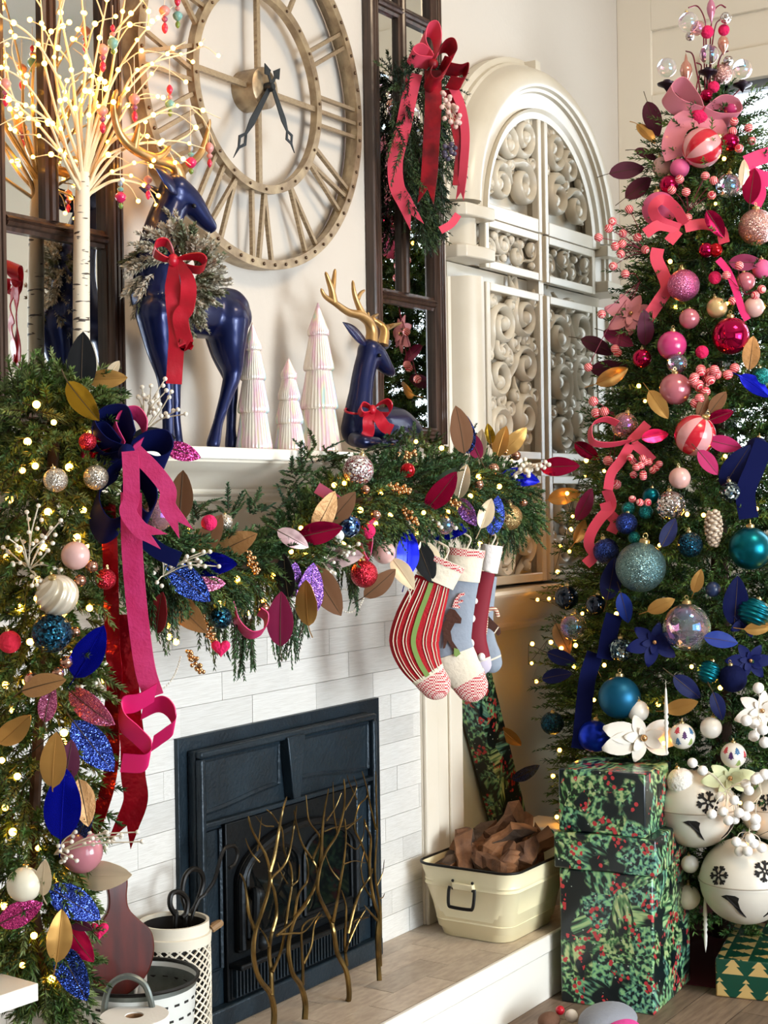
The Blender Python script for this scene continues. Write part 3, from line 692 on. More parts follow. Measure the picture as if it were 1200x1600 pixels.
# ---- lying deer
K7 = lambda x, y, dy=0: at(340+x/3.53, 400+y/3.53, Y=-.17+dy)
ld = thing('lying_deer', 'lying navy blue deer figurine with raised gold antlers and red bow', 'figurine', (3.8, -.17, MZ)); lo = (3.8, -.17, MZ)
TB = [([K7(790, 960), K7(870, 950), K7(980, 950), K7(1050, 975)], [.052, .062, .066, .05]),
      ([K7(775, 960), K7(778, 870), K7(790, 760), K7(808, 640), K7(835, 540)], [.054, .045, .037, .035, .036]),
      ([K7(835, 525), K7(880, 555, -.01), K7(925, 610, -.02), K7(955, 640, -.02)], [.038, .034, .024, .017]),
      ([K7(760, 1010, -.04), K7(800, 1025, -.09), K7(880, 1030, -.09)], [.024, .02, .018]), ([K7(1020, 1000, -.03), K7(980, 1030, -.08), K7(920, 1035, -.09)], [.035, .022, .018])]
TB = [([Vector((p.x, p.y, max(p.z, MZ+.022))) for p in a], r) for a, r in TB]
organic('body', TB, m_navy, ld, lo, .0065, 7)
ear(K7(830, 490, -.0), K7(690, 366, -.02), (.2, -.9, .3), .026, 'ear', ld, lo); ear(K7(880, 500, .05), K7(960, 470, .08), (.2, -.9, .3), .018, 'ear', ld, lo)
B().ball(K7(893, 548, -.04), .006, 10, 8).build('eye', MATS['eye_black'], ld, lo)
antler([([K7(850, 475), K7(850, 410), K7(830, 360), K7(780, 325), K7(720, 310), K7(650, 262), K7(595, 225), K7(570, 180)], .02, .005), ([K7(640, 255), K7(630, 190), K7(610, 130), K7(595, 88)], .013, .005), ([K7(632, 210), K7(642, 130), K7(648, 72)], .01, .005),
        ([K7(820, 350), K7(785, 290), K7(755, 210), K7(745, 135)], .013, .005), ([K7(770, 240), K7(790, 205), K7(812, 188)], .008, .004), ([K7(838, 370), K7(832, 335), K7(830, 310)], .008, .004),
        ([K7(912, 490, .05), K7(922, 420, .05), K7(900, 380, .06), K7(855, 345, .07), K7(886, 320, .08)], .018, .005), ([K7(918, 400, .05), K7(965, 385, .06), K7(1015, 368, .06)], .012, .004), ([K7(945, 392, .05), K7(975, 372, .03)], .007, .004)], ld, lo)
def bow(par, of, c, sc, m, loops, tails, wd, name='loop', notch=True, knot=True, th=.0016):
    """loops: list of (dx,dz,size) ; tails: list of point lists, all in metres about c in the view plane"""
    c = Vector(c); V = lambda dx, dz, dy=0: c + _R*dx + Vector((0, 0, dz)) - _F*dy
    for (dx, dz, op) in loops:
        e = Vector((dx, dz)); n = Vector((-dz, dx)).normalized()*op
        pts = [V(0, 0, .004), V(dx*.4+n.x*.7, dz*.4+n.y*.7, .02), V(dx*.85+n.x*.9, dz*.85+n.y*.9, .03), V(dx*1.05, dz*1.05, .03), V(dx*.85-n.x*.9, dz*.85-n.y*.9, .015), V(dx*.4-n.x*.7, dz*.4-n.y*.7, .005), V(0, 0, .0)]
        P = bez(pts, 6); k = len(P)
        wv = []
        for i in range(k):
            u = i/(k-1); f = .35+.65*math.sin(math.pi*min(1, u*1.0)); wv.append((_F*-.8 + Vector((0, 0, .35)) + _R*.25).normalized()*wd*f)
        B().ribbon(P, wv, th).build(name, m, par, of)
    for pts in tails:
        P = bez([V(*q) for q in pts], 8); k = len(P); wv = []
        for i in range(k):
            t_ = (P[min(i+1, k-1)]-P[max(i-1, 0)]).normalized(); s_ = t_.cross(_F + _R*.25*math.sin(i*.5)).normalized(); wv.append(s_*wd*(.5+.5*min(1, i/(k*.25))))
        b = B().ribbon(P, wv, th)
        b.build('tail', m, par, of)
    if knot: B().ball(c+TOCAM*.012, wd*.42, 12, 8, (1, .8, 1)).build('knot', m, par, of)
c = K7(855, 850, -.085)
bow(ld, lo, c, 1, m_red, [(-.035, .002, .016), (.05, .006, .02)], [[(0, 0, .01), (-.012, -.03, .02), (-.012, -.06, .02), (-.018, -.075, .02)], [(0, 0, .01), (.018, -.025, .02), (.035, -.05, .02), (.055, -.06, .02)]], .034)
B().tube([K7(850+78*math.cos(a)-70, 850+20*math.sin(a), -.05*math.sin(a)) for a in np.linspace(0, 6.28, 25)], .0035, 6).build('neck_ribbon', m_red, ld, lo)
# ---- frosted wreath on the standing deer
wc = D(276, 428, -.05)
wr = thing('wreath', 'frosted evergreen wreath with red ribbon around the standing deer neck', 'wreath', wc)
n = 230; th = RNG.uniform(0, 6.28, n); rr = RNG.normal(.074, .017, n)
ax = np.array(_R); az = np.array([0, 0, 1.]); ay = np.array(_F)
P = np.array(wc) + ax*(rr*np.cos(th)*.82)[:, None] + az*(rr*np.sin(th)*1.0)[:, None] - ay*(RNG.uniform(-.02, .045, n))[:, None]
Dd = ax*(np.cos(th+.6)*.8)[:, None] + az*(np.sin(th+.6))[:, None] - ay*RNG.uniform(-.2, .8, n)[:, None]
foliage('foliage', P, Dd, RNG.uniform(.04, .07, n), mixcols(['#a89f8b', '#c9c0ae', '#8a8a70', '#ddd6c8', '#6f7858'], n), wr, wc, N=56, nl=.017, w_=.005)
c = D(272, 408, -.12)
bow(wr, wc, c, 1, m_red, [(-.035, .035, .02), (.075, -.012, .016)], [[(0, 0, .01), (-.002, -.08, .012), (.004, -.18, .01), (-.004, -.295, .008)], [(.01, 0, .01), (.035, -.05, .02), (.032, -.11, .02), (.016, -.14, .02), (.026, -.195, .015), (.028, -.2, .015)]], .038)
# ---- three ribbed ceramic trees
m_cer = mat('ceramic_painted_iridescence', '#efe6d6', .2, film=460, coat=.5, spec=1., metal=.25, var=('#e6c6d4', 22, (1, 1, .12)))
_nt = m_cer.node_tree; _rp = [n for n in _nt.nodes if n.type == 'VALTORGB'][0].color_ramp
_rp.elements[0].position = .3; _rp.elements[1].position = .72; _rp.elements[1].color = hx('#e9dfcf')
for _p, _c in ((.42, '#efe6d6'), (.49, '#eec3d3'), (.54, '#f0e4c4'), (.59, '#bfe3df'), (.65, '#dcc3ea')): _rp.elements.new(_p).color = hx(_c)  # pastel bands paint the iridescent sheen into the base colour
def ceramic(label, px, pw, ytop, tiers, Y):
    base = at(px, 700, Y=Y); base.z = MZ; d = depth(base); H = 1.6+(788-ytop)*d/FPX-MZ; rb = pw/2*d/FPX
    t_ = thing('ceramic_tree', label, 'figurine', base, group='ribbed ceramic trees on the mantel')
    z = 0; hs = tiers; tot = sum(q[0] for q in hs)
    for i, (h, r0, r1) in enumerate(hs):
        hh = h/tot*H; r0 *= rb; r1 *= rb
        pr = [(r0*.9, z), (r0*.985, z+.004), (r0, z+.009), (r0*.985, z+.015)]
        for k in range(1, 9): u = k/8; pr.append((r0+(r1-r0)*(u**.92), z+.015+(hh-.015)*u))
        if i == len(hs)-1: pr += [(.0006, z+hh)]
        B().lathe(pr, 128, flute=(32, .022)).build('tier', m_cer, t_, ang=80)
        z += hh-.001
T4 = [(1.25, 1., .72), (1.1, .86, .58), (1.0, .7, .42), (.95, .5, .02)]
ceramic('tall slim ribbed ceramic tree closest to the standing deer', 397, 57, 499, T4, -.17)
ceramic('smallest ribbed ceramic tree, between the two taller ones', 453, 50, 556, T4, -.2)
ceramic('tallest and widest ribbed ceramic tree, beside the lying deer', 500, 68, 470, T4, -.14)
# ------------------------------------------------------------------ lit birch tree
m_birch = mat('birch_bark', '#e9dcc4', .55, var=('#e0cfae', 12))
nt = m_birch.node_tree; N_ = nt.nodes
tc = N_.new('ShaderNodeTexCoord'); mp = N_.new('ShaderNodeMapping'); mp.inputs['Scale'].default_value = (28, 28, 130); nz = N_.new('ShaderNodeTexNoise'); nz.inputs['Scale'].default_value = 1; nz.inputs['Detail'].default_value = 1
rp = N_.new('ShaderNodeValToRGB'); rp.color_ramp.elements[0].position = .66; rp.color_ramp.elements[1].position = .69
rp.color_ramp.elements[0].color = hx('#e9dcc4'); rp.color_ramp.elements[1].color = hx('#4b4038')
nt.links.new(tc.outputs['Object'], mp.inputs[0]); nt.links.new(mp.outputs[0], nz.inputs['Vector']); nt.links.new(nz.outputs[0], rp.inputs[0]); nt.links.new(rp.outputs[0], N_['Principled BSDF'].inputs['Base Color'])
m_twig = mat('birch_twig', '#e6d3ae', .5)
BY = -.085
bt = thing('birch_tree', 'lit white birch twig tree with warm fairy lights on the mantel', 'decorative tree', at(128, 690, Y=BY)); bo = Vector(bt.location); bo.z = MZ; bt.location = bo
bp = lambda x, y, dy=0: at(x, y, Y=BY+dy)
tr = B().tube([bp(128, 700)] + bez([bp(128, 640), bp(127, 480), bp(128, 340), bp(130, 270)], 6), lerp_list([.021, .0205, .02, .0185, .015], 20), 14); tr.build('trunk', m_birch, bt, bo)
MB_ = [  # main limbs
 [(130, 275), (138, 200), (145, 120), (160, 40), (175, -40)], [(128, 275), (120, 190), (112, 110), (95, 20), (90, -50)], [(128, 290), (104, 230), (70, 100), (65, 20), (60, -40)],
 [(126, 300), (100, 250), (75, 190), (30, 160), (0, 155)], [(127, 310), (110, 260), (60, 195), (20, 150), (5, 60)], [(130, 270), (150, 190), (185, 110), (225, 50), (270, 10)],
 [(132, 280), (160, 200), (200, 140), (250, 90), (290, 65)], [(132, 290), (160, 240), (200, 165), (250, 100)], [(135, 300), (160, 250), (205, 228), (270, 220), (320, 232)], [(134, 310), (165, 275), (210, 255), (240, 250)],
 [(130, 265), (126, 180), (135, 90), (128, 0), (125, -60)], [(128, 262), (100, 180), (85, 90), (100, 0), (120, -60)], [(132, 268), (165, 160), (180, 80), (195, 0), (200, -60)],
 [(136, 295), (175, 220), (240, 180), (290, 165), (345, 185)], [(135, 305), (180, 282), (225, 290), (255, 312)], [(131, 270), (150, 150), (175, 60), (215, 10), (250, -40)], [(129, 268), (112, 170), (60, 70), (10, 30), (-30, 20)],
 [(128, 285), (95, 215), (40, 130), (-10, 100)], [(133, 285), (175, 190), (215, 110), (300, 80), (320, 60)], [(134, 300), (190, 235), (250, 225), (298, 258)]]
rgb = random.Random(3); twig_ends = []
for li, l in enumerate(MB_):
    dys = rgb.uniform(-.16, .03); pts = [bp(x, y, dys*(i/(len(l)-1))**.8) for i, (x, y) in enumerate(l)]
    P = bez(pts, 8); B().tube(P, list(np.linspace(.0052, .0011, len(P))), 6).build('limb', m_twig, bt, bo)
    for j in range(9, len(P)-2, 8):       # twigs
        d0 = (P[j+1]-P[j]).normalized(); sd = d0.cross(_F).normalized()*rgb.choice((-1, 1)); L_ = rgb.uniform(.05, .11)
        Q = bez([P[j], P[j]+d0*L_*.5+sd*L_*.3+_F*rgb.uniform(-.03, .01), P[j]+d0*L_*.85+sd*L_*.75+Vector((0, 0, -.01))], 4)
        B().tube(Q, list(np.linspace(.0022, .0009, len(Q))), 5).build('twig', m_twig, bt, bo)
        for q in (Q[4], Q[-1]):
            if rgb.random() < .7 and q.y < -.03: bulb(bt, q-bo+TOCAM*.004, rgb.uniform(.65, .95))
    for j in range(10, len(P), 6):
        if P[j].y < -.03: bulb(bt, P[j]-bo+TOCAM*.004, rgb.uniform(.65, .95))
# ---- beaded finials hanging on the birch twigs
FC = {k: mat('bead_'+k, v, .3, coat=.4) for k, v in dict(rose='#c98a86', red='#c41f45', teal='#6fa6a0', green='#6e8a3a', grey='#8b94a0', magenta='#d01d5c', plum='#8d4668').items()}
m_str = mat('hanger_string', '#e5dcc8', .7)
def finial(px, py, beads, label, hang=40, dy=-.06):
    c_ = bp(px, py, dy); t_ = thing('finial_ornament', label, 'ornament', c_, group='beaded finials on the birch tree'); k = depth(c_)/FPX; z = 0
    B().tube([(0, 0, 0), (.001, 0, hang*k)], .0008, 5).build('string', m_str, t_)
    for col, r, h in beads:
        rr, hh = r*k, h*k
        B().lathe([(0, z), (rr*.45, z-hh*.08), (rr*.9, z-hh*.3), (rr, z-hh*.5), (rr*.8, z-hh*.75), (rr*.35, z-hh*.95), (0, z-hh)], 14).build('bead', FC[col], t_); z -= hh*.96
RG = [('rose', 9, 18), ('plum', 5, 10), ('red', 5, 18)]; TG = [('red', 5, 16), ('rose', 4, 8), ('teal', 8, 16), ('green', 4, 12)]; GM = [('grey', 4, 12), ('teal', 5, 8), ('magenta', 9, 18), ('green', 4, 10)]
finial(8, 122, RG, 'rose beaded finial hanging over the dark mirror edge', 55)
finial(257, 8, RG, 'rose and red finial hanging highest, near the clock top')
finial(176, 38, [('red', 4, 12), ('rose', 5, 8), ('teal', 9, 20), ('green', 4, 9)], 'teal finial with a green tip among the upper birch twigs', 30)
finial(160, 68, RG, 'rose finial among the upper birch twigs, under the teal one', 40)
finial(160, 164, RG, 'rose finial beside the gold antler tip')
finial(210, 146, RG, 'rose and red finial at the clock ring, above the gold antler', 60)
finial(265, 132, TG, 'red and teal finial with green tip hanging in front of the clock', 45)
finial(298, 226, GM, 'grey and magenta finial with green tip above the standing deer ear', 60)
finial(327, 222, [('rose', 7, 18), ('rose', 5, 9), ('red', 4, 14)], 'small rose finial over the lower clock numerals', 45)
finial(188, 280, GM, 'grey and magenta finial hanging at the mirror frame edge', 55)
finial(231, 274, [('rose', 7, 14), ('plum', 5, 10), ('magenta', 4, 15)], 'rose and plum finial in front of the far deer ear', 55)
finial(277, -6, TG, 'red and teal finial cut off at the top of the picture', 20)
# ------------------------------------------------------------------ things on and around the hearth
struct('floor_recess_hearth', B().box(XB, 4.66, 0.0, YB-.0151, 0, HZ), m_ht)
def rrect(cx, cy, hx_, hy_, r, z, n=6):
    out = []
    for (sx, sy, a0) in ((1, 1, 0), (-1, 1, 90), (-1, -1, 180), (1, -1, 270)):
        for i in range(n+1):
            a = R_(a0+90*i/n); out.append((cx+sx*(hx_-r)+r*math.cos(a), cy+sy*(hy_-r)+r*math.sin(a), z))
    return out
def loft(rings, cap0=True, cap1=True):
    b = B(); n = len(rings[0]); vs = [p for r in rings for p in r]; fs = []
    for i in range(len(rings)-1):
        for j in range(n): fs.append((i*n+j, i*n+(j+1) % n, (i+1)*n+(j+1) % n, (i+1)*n+j))
    if cap0: fs.append(tuple(reversed(range(n))))
    if cap1: fs.append(tuple(range((len(rings)-1)*n, len(rings)*n)))
    return b.add(vs, fs)
m_enamel = mat('cream_enamel', '#f2e6bf', .35, coat=.3, var=('#eadcb0', 3))
m_blackm = mat('black_iron', '#15120f', .45, metal=.4)
TX, TY = 4.315, -.245
tub = thing('metal_tub', 'cream enamel tub with black rim and drop handle, full of firewood', 'tub', (TX, TY, HZ)); 
prof = [(z_, a_*1.04, c_*1.08) for z_, a_, c_ in [(0, .155, .115), (.004, .16, .12), (.05, .172, .131), (.055, .176, .135), (.06, .173, .132), (.165, .196, .156), (.17, .2, .16), (.178, .197, .157), (.184, .2, .16), (.19, .198, .158), (.235, .208, .168)]]
rings = [rrect(0, 0, a, c, .058, z) for z, a, c in prof] + [rrect(0, 0, .211, .176, .056, .235), rrect(0, 0, .198, .162, .055, .16), rrect(0, 0, .175, .14, .052, .03), rrect(0, 0, .15, .115, .05, .012)]
loft(rings).build('tub_wall', m_enamel, tub, ang=50)
rr_ = rrect(0, 0, .2155, .181, .058, .237); B().tube(rr_ + [rr_[0]], .0045, 8).build('rim', m_blackm, tub)
hl = B().tube(bez([(-.222, -.045, .178), (-.226, -.047, .16), (-.232, -.044, .122), (-.232, -.03, .115), (-.232, .03, .115), (-.232, .044, .122), (-.226, .047, .16), (-.222, .045, .178)], 5), .0055, 8).build('handle', m_blackm, tub)
B().box(-.222, -.2, -.038, .038, .168, .19).build('handle_plate', m_enamel, tub, bevel=.003)
for y in (-.03, .03):
    for z in (.172, .196): B().ball((-.218, y*1.2, z), .005, 8, 6).build('rivet', m_blackm, tub)
m_log = mat('split_wood', '#432818', .8, var=('#8f6240', 16, (1, 1, .12)), bump=(45, .6), rnd=.35); m_bark = mat('bark', '#3a2a1e', .9, var=('#55402e', 20), bump=(30, .8))
LG = [((4.235, -.17, .435), (.45, .3, .45), .24, 'split log with a ragged reddish face, against the pilaster'), ((4.27, -.24, .425), (.6, -.3, .5), .25, 'split log lying across the handle side of the tub'),
      ((4.36, -.19, .455), (.5, -.5, .75), .30, 'tallest split log standing up out of the tub'), ((4.34, -.31, .425), (.4, -.4, .35), .24, 'pale-ended split log leaning over the front rim'),
      ((4.42, -.27, .435), (.6, .25, .4), .24, 'dark split log behind the front rim of the tub'), ((4.42, -.18, .44), (.7, -.25, .35), .22, 'split log pointing at the gift stack'),
      ((4.30, -.32, .42), (.25, -.6, .6), .16, 'short bark-covered log at the tub front'), ((4.23, -.27, .425), (.3, .8, .12), .18, 'dark round-ended log low in the tub corner'), ((4.40, -.33, .43), (.6, -.1, .6), .16, 'small pale splinter log upright at the tub front'),
      ((4.30, -.14, .45), (.8, -.1, .3), .24, 'thin split log behind the tallest one'), ((4.33, -.25, .47), (.3, -.55, .5), .2, 'orange-faced split log on top of the pile'), ((4.25, -.33, .43), (.8, .2, .35), .15, 'stubby log beside the tub handle')]
for i, (c, d, L_, lb) in enumerate(LG):
    rg = random.Random(i); Mx = Matrix.Translation(c) @ frame(d, (rg.uniform(-1, 1), rg.uniform(-1, 1), 0)); b = B()
    sec = [(q*.86, w_*.8) for q, w_ in [(-.035, -.03), (0, -.042), (.036, -.028), (.045, .01), (.015, .04), (-.03, .028)]]; nn = 9; vs = []; fs = []
    for k in range(nn):
        z = -L_/2+L_*k/(nn-1); f = 1+.15*math.sin(k*1.3+i)
        for (x, y) in sec: vs.append((x*f+rg.uniform(-.009, .009), y*f+rg.uniform(-.009, .009), z+rg.uniform(-.008, .008)+(.03*x/.04 if k == nn-1 else 0)))
    m_ = len(sec)
    for k in range(nn-1):
        for j in range(m_): fs.append((k*m_+j, k*m_+(j+1) % m_, (k+1)*m_+(j+1) % m_, (k+1)*m_+j))
    fs += [tuple(reversed(range(m_))), tuple(range((nn-1)*m_, nn*m_))]
    b.add(vs, fs, Matrix.Identity(4)); 
    for fi in range(len(fs)):
        if fi < (nn-1)*m_ and fi % m_ in (0, 1): b.m[fi] = 1
    o = b.build('firewood_log', [m_log, m_bark], smooth=False); o.matrix_world = Mx
    tag(o, lb, 'log', 'firewood logs in the tub')
# ---- papers
def paper_pine(name, k=.62):
    m = mat(name, '#0e1f1c', .3, coat=.35); nt = m.node_tree; N = nt.nodes; L = nt.links; p = N['Principled BSDF']
    tc = N.new('ShaderNodeTexCoord'); base = tc.outputs['Object']
    def vor(sc, feat='F1', dist=.0):
        v = N.new('ShaderNodeTexVoronoi'); v.feature = feat; v.inputs['Scale'].default_value = sc*k; L.new(base, v.inputs['Vector']); return v
    # needles: stretched noise whose direction changes from clump to clump
    cl = vor(19); rot = N.new('ShaderNodeVectorRotate'); rot.rotation_type = 'EULER_XYZ'; sc = N.new('ShaderNodeVectorMath'); sc.operation = 'SCALE'; sc.inputs['Scale'].default_value = 6.3
    L.new(cl.outputs['Color'], sc.inputs[0]); L.new(base, rot.inputs['Vector']); L.new(sc.outputs[0], rot.inputs['Rotation'])
    mp = N.new('ShaderNodeMapping'); mp.inputs['Scale'].default_value = (120*k, 120*k, 9*k); L.new(rot.outputs[0], mp.inputs[0])
    nz = N.new('ShaderNodeTexNoise'); nz.inputs['Scale'].default_value = 1; nz.inputs['Detail'].default_value = 1; L.new(mp.outputs[0], nz.inputs['Vector'])
    r1 = N.new('ShaderNodeValToRGB'); e = r1.color_ramp.elements; e[0].position = .42; e[0].color = hx('#0f2420'); e[1].position = .62; e[1].color = hx('#9cc873')
    x = e.new(.52); x.color = hx('#3d9055'); L.new(nz.outputs[0], r1.inputs[0])
    hsv = N.new('ShaderNodeHueSaturation'); sc2 = N.new('ShaderNodeSeparateColor'); L.new(cl.outputs['Color'], sc2.inputs[0]); mr2 = N.new('ShaderNodeMapRange'); mr2.inputs['To Min'].default_value = .44; mr2.inputs['To Max'].default_value = .6; L.new(sc2.outputs[0], mr2.inputs['Value']); L.new(mr2.outputs[0], hsv.inputs['Hue']); hsv.inputs['Saturation'].default_value = .8; L.new(r1.outputs[0], hsv.inputs['Color'])
    # dark gaps
    n2 = N.new('ShaderNodeTexNoise'); n2.inputs['Scale'].default_value = 20*k; n2.inputs['Detail'].default_value = 1; L.new(base, n2.inputs['Vector'])
    r2 = N.new('ShaderNodeValToRGB'); r2.color_ramp.elements[0].position = .53; r2.color_ramp.elements[1].position = .59; L.new(n2.outputs[0], r2.inputs[0])
    m1 = N.new('ShaderNodeMix'); m1.data_type = 'RGBA'; L.new(r2.outputs[0], m1.inputs['Factor']); L.new(hsv.outputs[0], m1.inputs['A']); m1.inputs['B'].default_value = hx('#0c1a1e')
    # red berry clusters
    bv = vor(95); br = N.new('ShaderNodeMath'); br.operation = 'LESS_THAN'; br.inputs[1].default_value = .42; L.new(bv.outputs['Distance'], br.inputs[0])
    n3 = N.new('ShaderNodeTexNoise'); n3.inputs['Scale'].default_value = 26*k; n3.inputs['Detail'].default_value = 0; L.new(base, n3.inputs['Vector'])
    g3 = N.new('ShaderNodeMath'); g3.operation = 'GREATER_THAN'; g3.inputs[1].default_value = .59; L.new(n3.outputs[0], g3.inputs[0])
    mu = N.new('ShaderNodeMath'); mu.operation = 'MULTIPLY'; L.new(br.outputs[0], mu.inputs[0]); L.new(g3.outputs[0], mu.inputs[1])
    m2 = N.new('ShaderNodeMix'); m2.data_type = 'RGBA'; L.new(mu.outputs[0], m2.inputs['Factor']); L.new(m1.outputs['Result'], m2.inputs['A']); m2.inputs['B'].default_value = hx('#c23a40')
    # snow flecks
    fv = vor(60); fl_ = N.new('ShaderNodeMath'); fl_.operation = 'LESS_THAN'; fl_.inputs[1].default_value = .1; L.new(fv.outputs['Distance'], fl_.inputs[0])
    m3 = N.new('ShaderNodeMix'); m3.data_type = 'RGBA'; L.new(fl_.outputs[0], m3.inputs['Factor']); L.new(m2.outputs['Result'], m3.inputs['A']); m3.inputs['B'].default_value = hx('#b9c4b8')
    L.new(m3.outputs['Result'], p.inputs['Base Color']); return m
m_pine = paper_pine('pine_berry_paper')
def gift(label, cx, cy, z0, sx, sy, sz, rz, m, name='gift_box', group='pine-print gift boxes in a stack'):
    t_ = thing(name, label, 'gift', (cx, cy, z0), R_(rz), group)
    B().box(-sx/2, sx/2, -sy/2, sy/2, 0, sz).build('wrapped_box', m, t_, bevel=.006)
    B().box(-sx/2-.0008, -sx/2+.01, -sy*.28, sy*.28, sz*.1, sz*.9).build('paper_fold', m, t_, bevel=.001) if False else None
    f = B().prism([(-sy/2+.004, 0.004), (sy/2-.004, .004), (sy*.12, sz*.5), (-sy*.12, sz*.5)], -.0012, .0, Matrix.Translation((sx/2+.0005, 0, 0)) @ Matrix.Rotation(R_(90), 4, 'Z')); f.build('end_fold', m, t_, smooth=False)
    B().box(-.008, .008, -sy/2-.0008, -sy/2+.001, .004, sz-.004).build('paper_seam', m, t_, smooth=False)
    return t_
gift('big pine-print gift box at the bottom of the tall stack', 4.515, -.615, 0.0, .38, .31, .43, 5, m_pine)
gift('flat pine-print gift box in the middle of the tall stack', 4.505, -.608, .4305, .37, .335, .115, 7, m_pine)
gift('small pine-print gift box topping the tall stack', 4.47, -.605, .546, .27, .29, .2, 5, m_pine)
# tall wrapped box leaning in the recess
c0, c1 = at(736, 1050, Y=.035), at(806, 1330, Y=.035); c1.z = max(c1.z, .30); d = (c0-c1); L_ = d.length; dn = d/L_
foot = c1 - dn*((c1.z-HZ)/dn.z - .035/dn.z)
wb = thing('tall_wrapped_box', 'tall narrow pine-print wrapped box leaning in the corner behind the tub', 'gift', foot)
Mx = frame(dn, (1, 0, 0)); B().box(-.072, .072, -.04, .04, 0, (c0-foot).length, Mx).build('wrapped_box', m_pine, wb, bevel=.005)
B().box(-.05, .05, -.041, .041, (c0-foot).length-.001, (c0-foot).length+.0015, Mx).build('end_fold', m_pine, wb)
# green gift with golden trees
m_gt = mat('gold_tree_paper', '#0c4433', .32, coat=.3); nt = m_gt.node_tree; N = nt.nodes; L = nt.links
tc = N.new('ShaderNodeTexCoord'); sx_ = N.new('ShaderNodeSeparateXYZ'); L.new(tc.outputs['Object'], sx_.inputs[0]); sn = N.new('ShaderNodeSeparateXYZ'); L.new(tc.outputs['Normal'], sn.inputs[0])
def mth(op, a, b=None, v=None):
    q = N.new('ShaderNodeMath'); q.operation = op; L.new(a, q.inputs[0])
    if b is not None: L.new(b, q.inputs[1])
    if v is not None: q.inputs[1].default_value = v
    return q.outputs[0]
nx = mth('GREATER_THAN', mth('ABSOLUTE', sn.outputs[0]), v=.7); nz_ = mth('GREATER_THAN', mth('ABSOLUTE', sn.outputs[2]), v=.7)
def fmix(f, a, b):
    q = N.new('ShaderNodeMix'); q.data_type = 'FLOAT'; L.new(f, q.inputs[0]); L.new(a, q.inputs[2]); L.new(b, q.inputs[3]); return q.outputs[0]
u = fmix(nx, sx_.outputs[0], sx_.outputs[1]); v = fmix(nz_, sx_.outputs[2], sx_.outputs[1])
V_ = mth('MULTIPLY', mth('ADD', v, v=1.0), v=13); row = mth('FLOOR', V_); fv = mth('FRACT', V_)
U_ = mth('ADD', mth('MULTIPLY', mth('ADD', u, v=1.0), v=12), mth('MULTIPLY', row, v=.5)); fu = mth('ABSOLUTE', mth('SUBTRACT', mth('FRACT', U_), v=.5))
tier = mth('ADD', mth('MULTIPLY', mth('FRACT', mth('MULTIPLY', fv, v=3.0)), v=-.14), mth('MULTIPLY', mth('SUBTRACT', fv, v=1.0), v=-.42))
tri = mth('LESS_THAN', fu, tier)
gm_ = N.new('ShaderNodeMix'); gm_.data_type = 'RGBA'; L.new(tri, gm_.inputs['Factor']); gm_.inputs['A'].default_value = hx('#0b4534'); gm_.inputs['B'].default_value = hx('#c9a86a')
L.new(gm_.outputs['Result'], N['Principled BSDF'].inputs['Base Color'])
gift('low dark green gift box printed with golden trees on the floor', 4.87, -1.01, 0, .46, .36, .125, 12, m_gt, group='presents on the floor')
wbx = thing('white_gift_box', 'white gift box with round green dots between the tub and the stack', 'gift', (4.80, -.2, 0), 0, 'presents on the floor')
B().box(-.09, .09, -.1, .1, 0, .455).build('box', MATS['white_paint'], wbx, bevel=.005); m_dot = mat('green_dot', '#0e6a58', .6)
for (y, z) in ((.02, .43), (-.045, .432), (-.095, .425), (.06, .33), (-.03, .31), (.0, .2), (-.06, .1)):
    B().lathe([(1e-5, 0), (.023, 0), (.023, .002), (1e-5, .002)], 18, Matrix.Translation((-.0905, y*.85, z)) @ Matrix.Rotation(R_(-90), 4, 'Y')).build('dot', m_dot, wbx)
# small things at the bottom edge of the floor
pl = thing('plush_blanket', 'folded grey and pink plush blanket on the floor by the gifts', 'blanket', at(950, 1610, Z=.02))
for (dx, dy, r, sx__, m) in ((0, 0, .075, (1.5, 1.1, .62), mat('grey_plush', '#8b8f99', .9, sheen=.5, bump=(80, .3))), (-.055, -.075, .05, (1.5, 1., .55), mat('pink_plush', '#e0489b', .9, sheen=.5, bump=(80, .3)))):
    B().ball(Vector((.55*dx*2, dy, .03)), r, 20, 12, sx__).build('fold', m, pl)
ty = thing('felt_toy', 'small brown felt toy with a red bobble at the hearth foot', 'toy', at(858, 1608, Z=.02))
B().ball((0, 0, .025), .032, 14, 10, (1.3, 1, .8)).build('body', mat('brown_felt', '#6a4a38', .9, bump=(60, .3)), ty); B().ball((.035, -.02, .05), .014, 10, 8).build('bobble', m_red, ty)
B().ball((.06, -.045, .03), .02, 10, 8).build('tuft', mat('white_felt', '#e9e2d8', .9), ty)
# ---- white table corner (foreground left)
tb = thing('white_table', 'corner of a white table top in front of the garland', 'table', (1.75, -.62, 0))
cpt = at(60, 1536, d=2.9); hz_ = cpt.z
e1 = (-_R*.8+_F*.6).normalized(); e2 = (-_R*.6-_F*.8).normalized()
MT = Matrix(((-e1.x, -e2.x, 0, cpt.x), (-e1.y, -e2.y, 0, cpt.y), (0, 0, 1, 0), (0, 0, 0, 1)))
B().box(-.42, 0, -.42, 0, hz_-.034, hz_, MT).build('top', m_white, tb, tb.location, bevel=.002)
for (x, y) in ((-.39, -.39), (-.03, -.39), (-.39, -.03)): B().box(x-.02, x+.02, y-.02, y+.02, 0, hz_-.0345, MT).build('leg', m_white, tb, tb.location, bevel=.002)
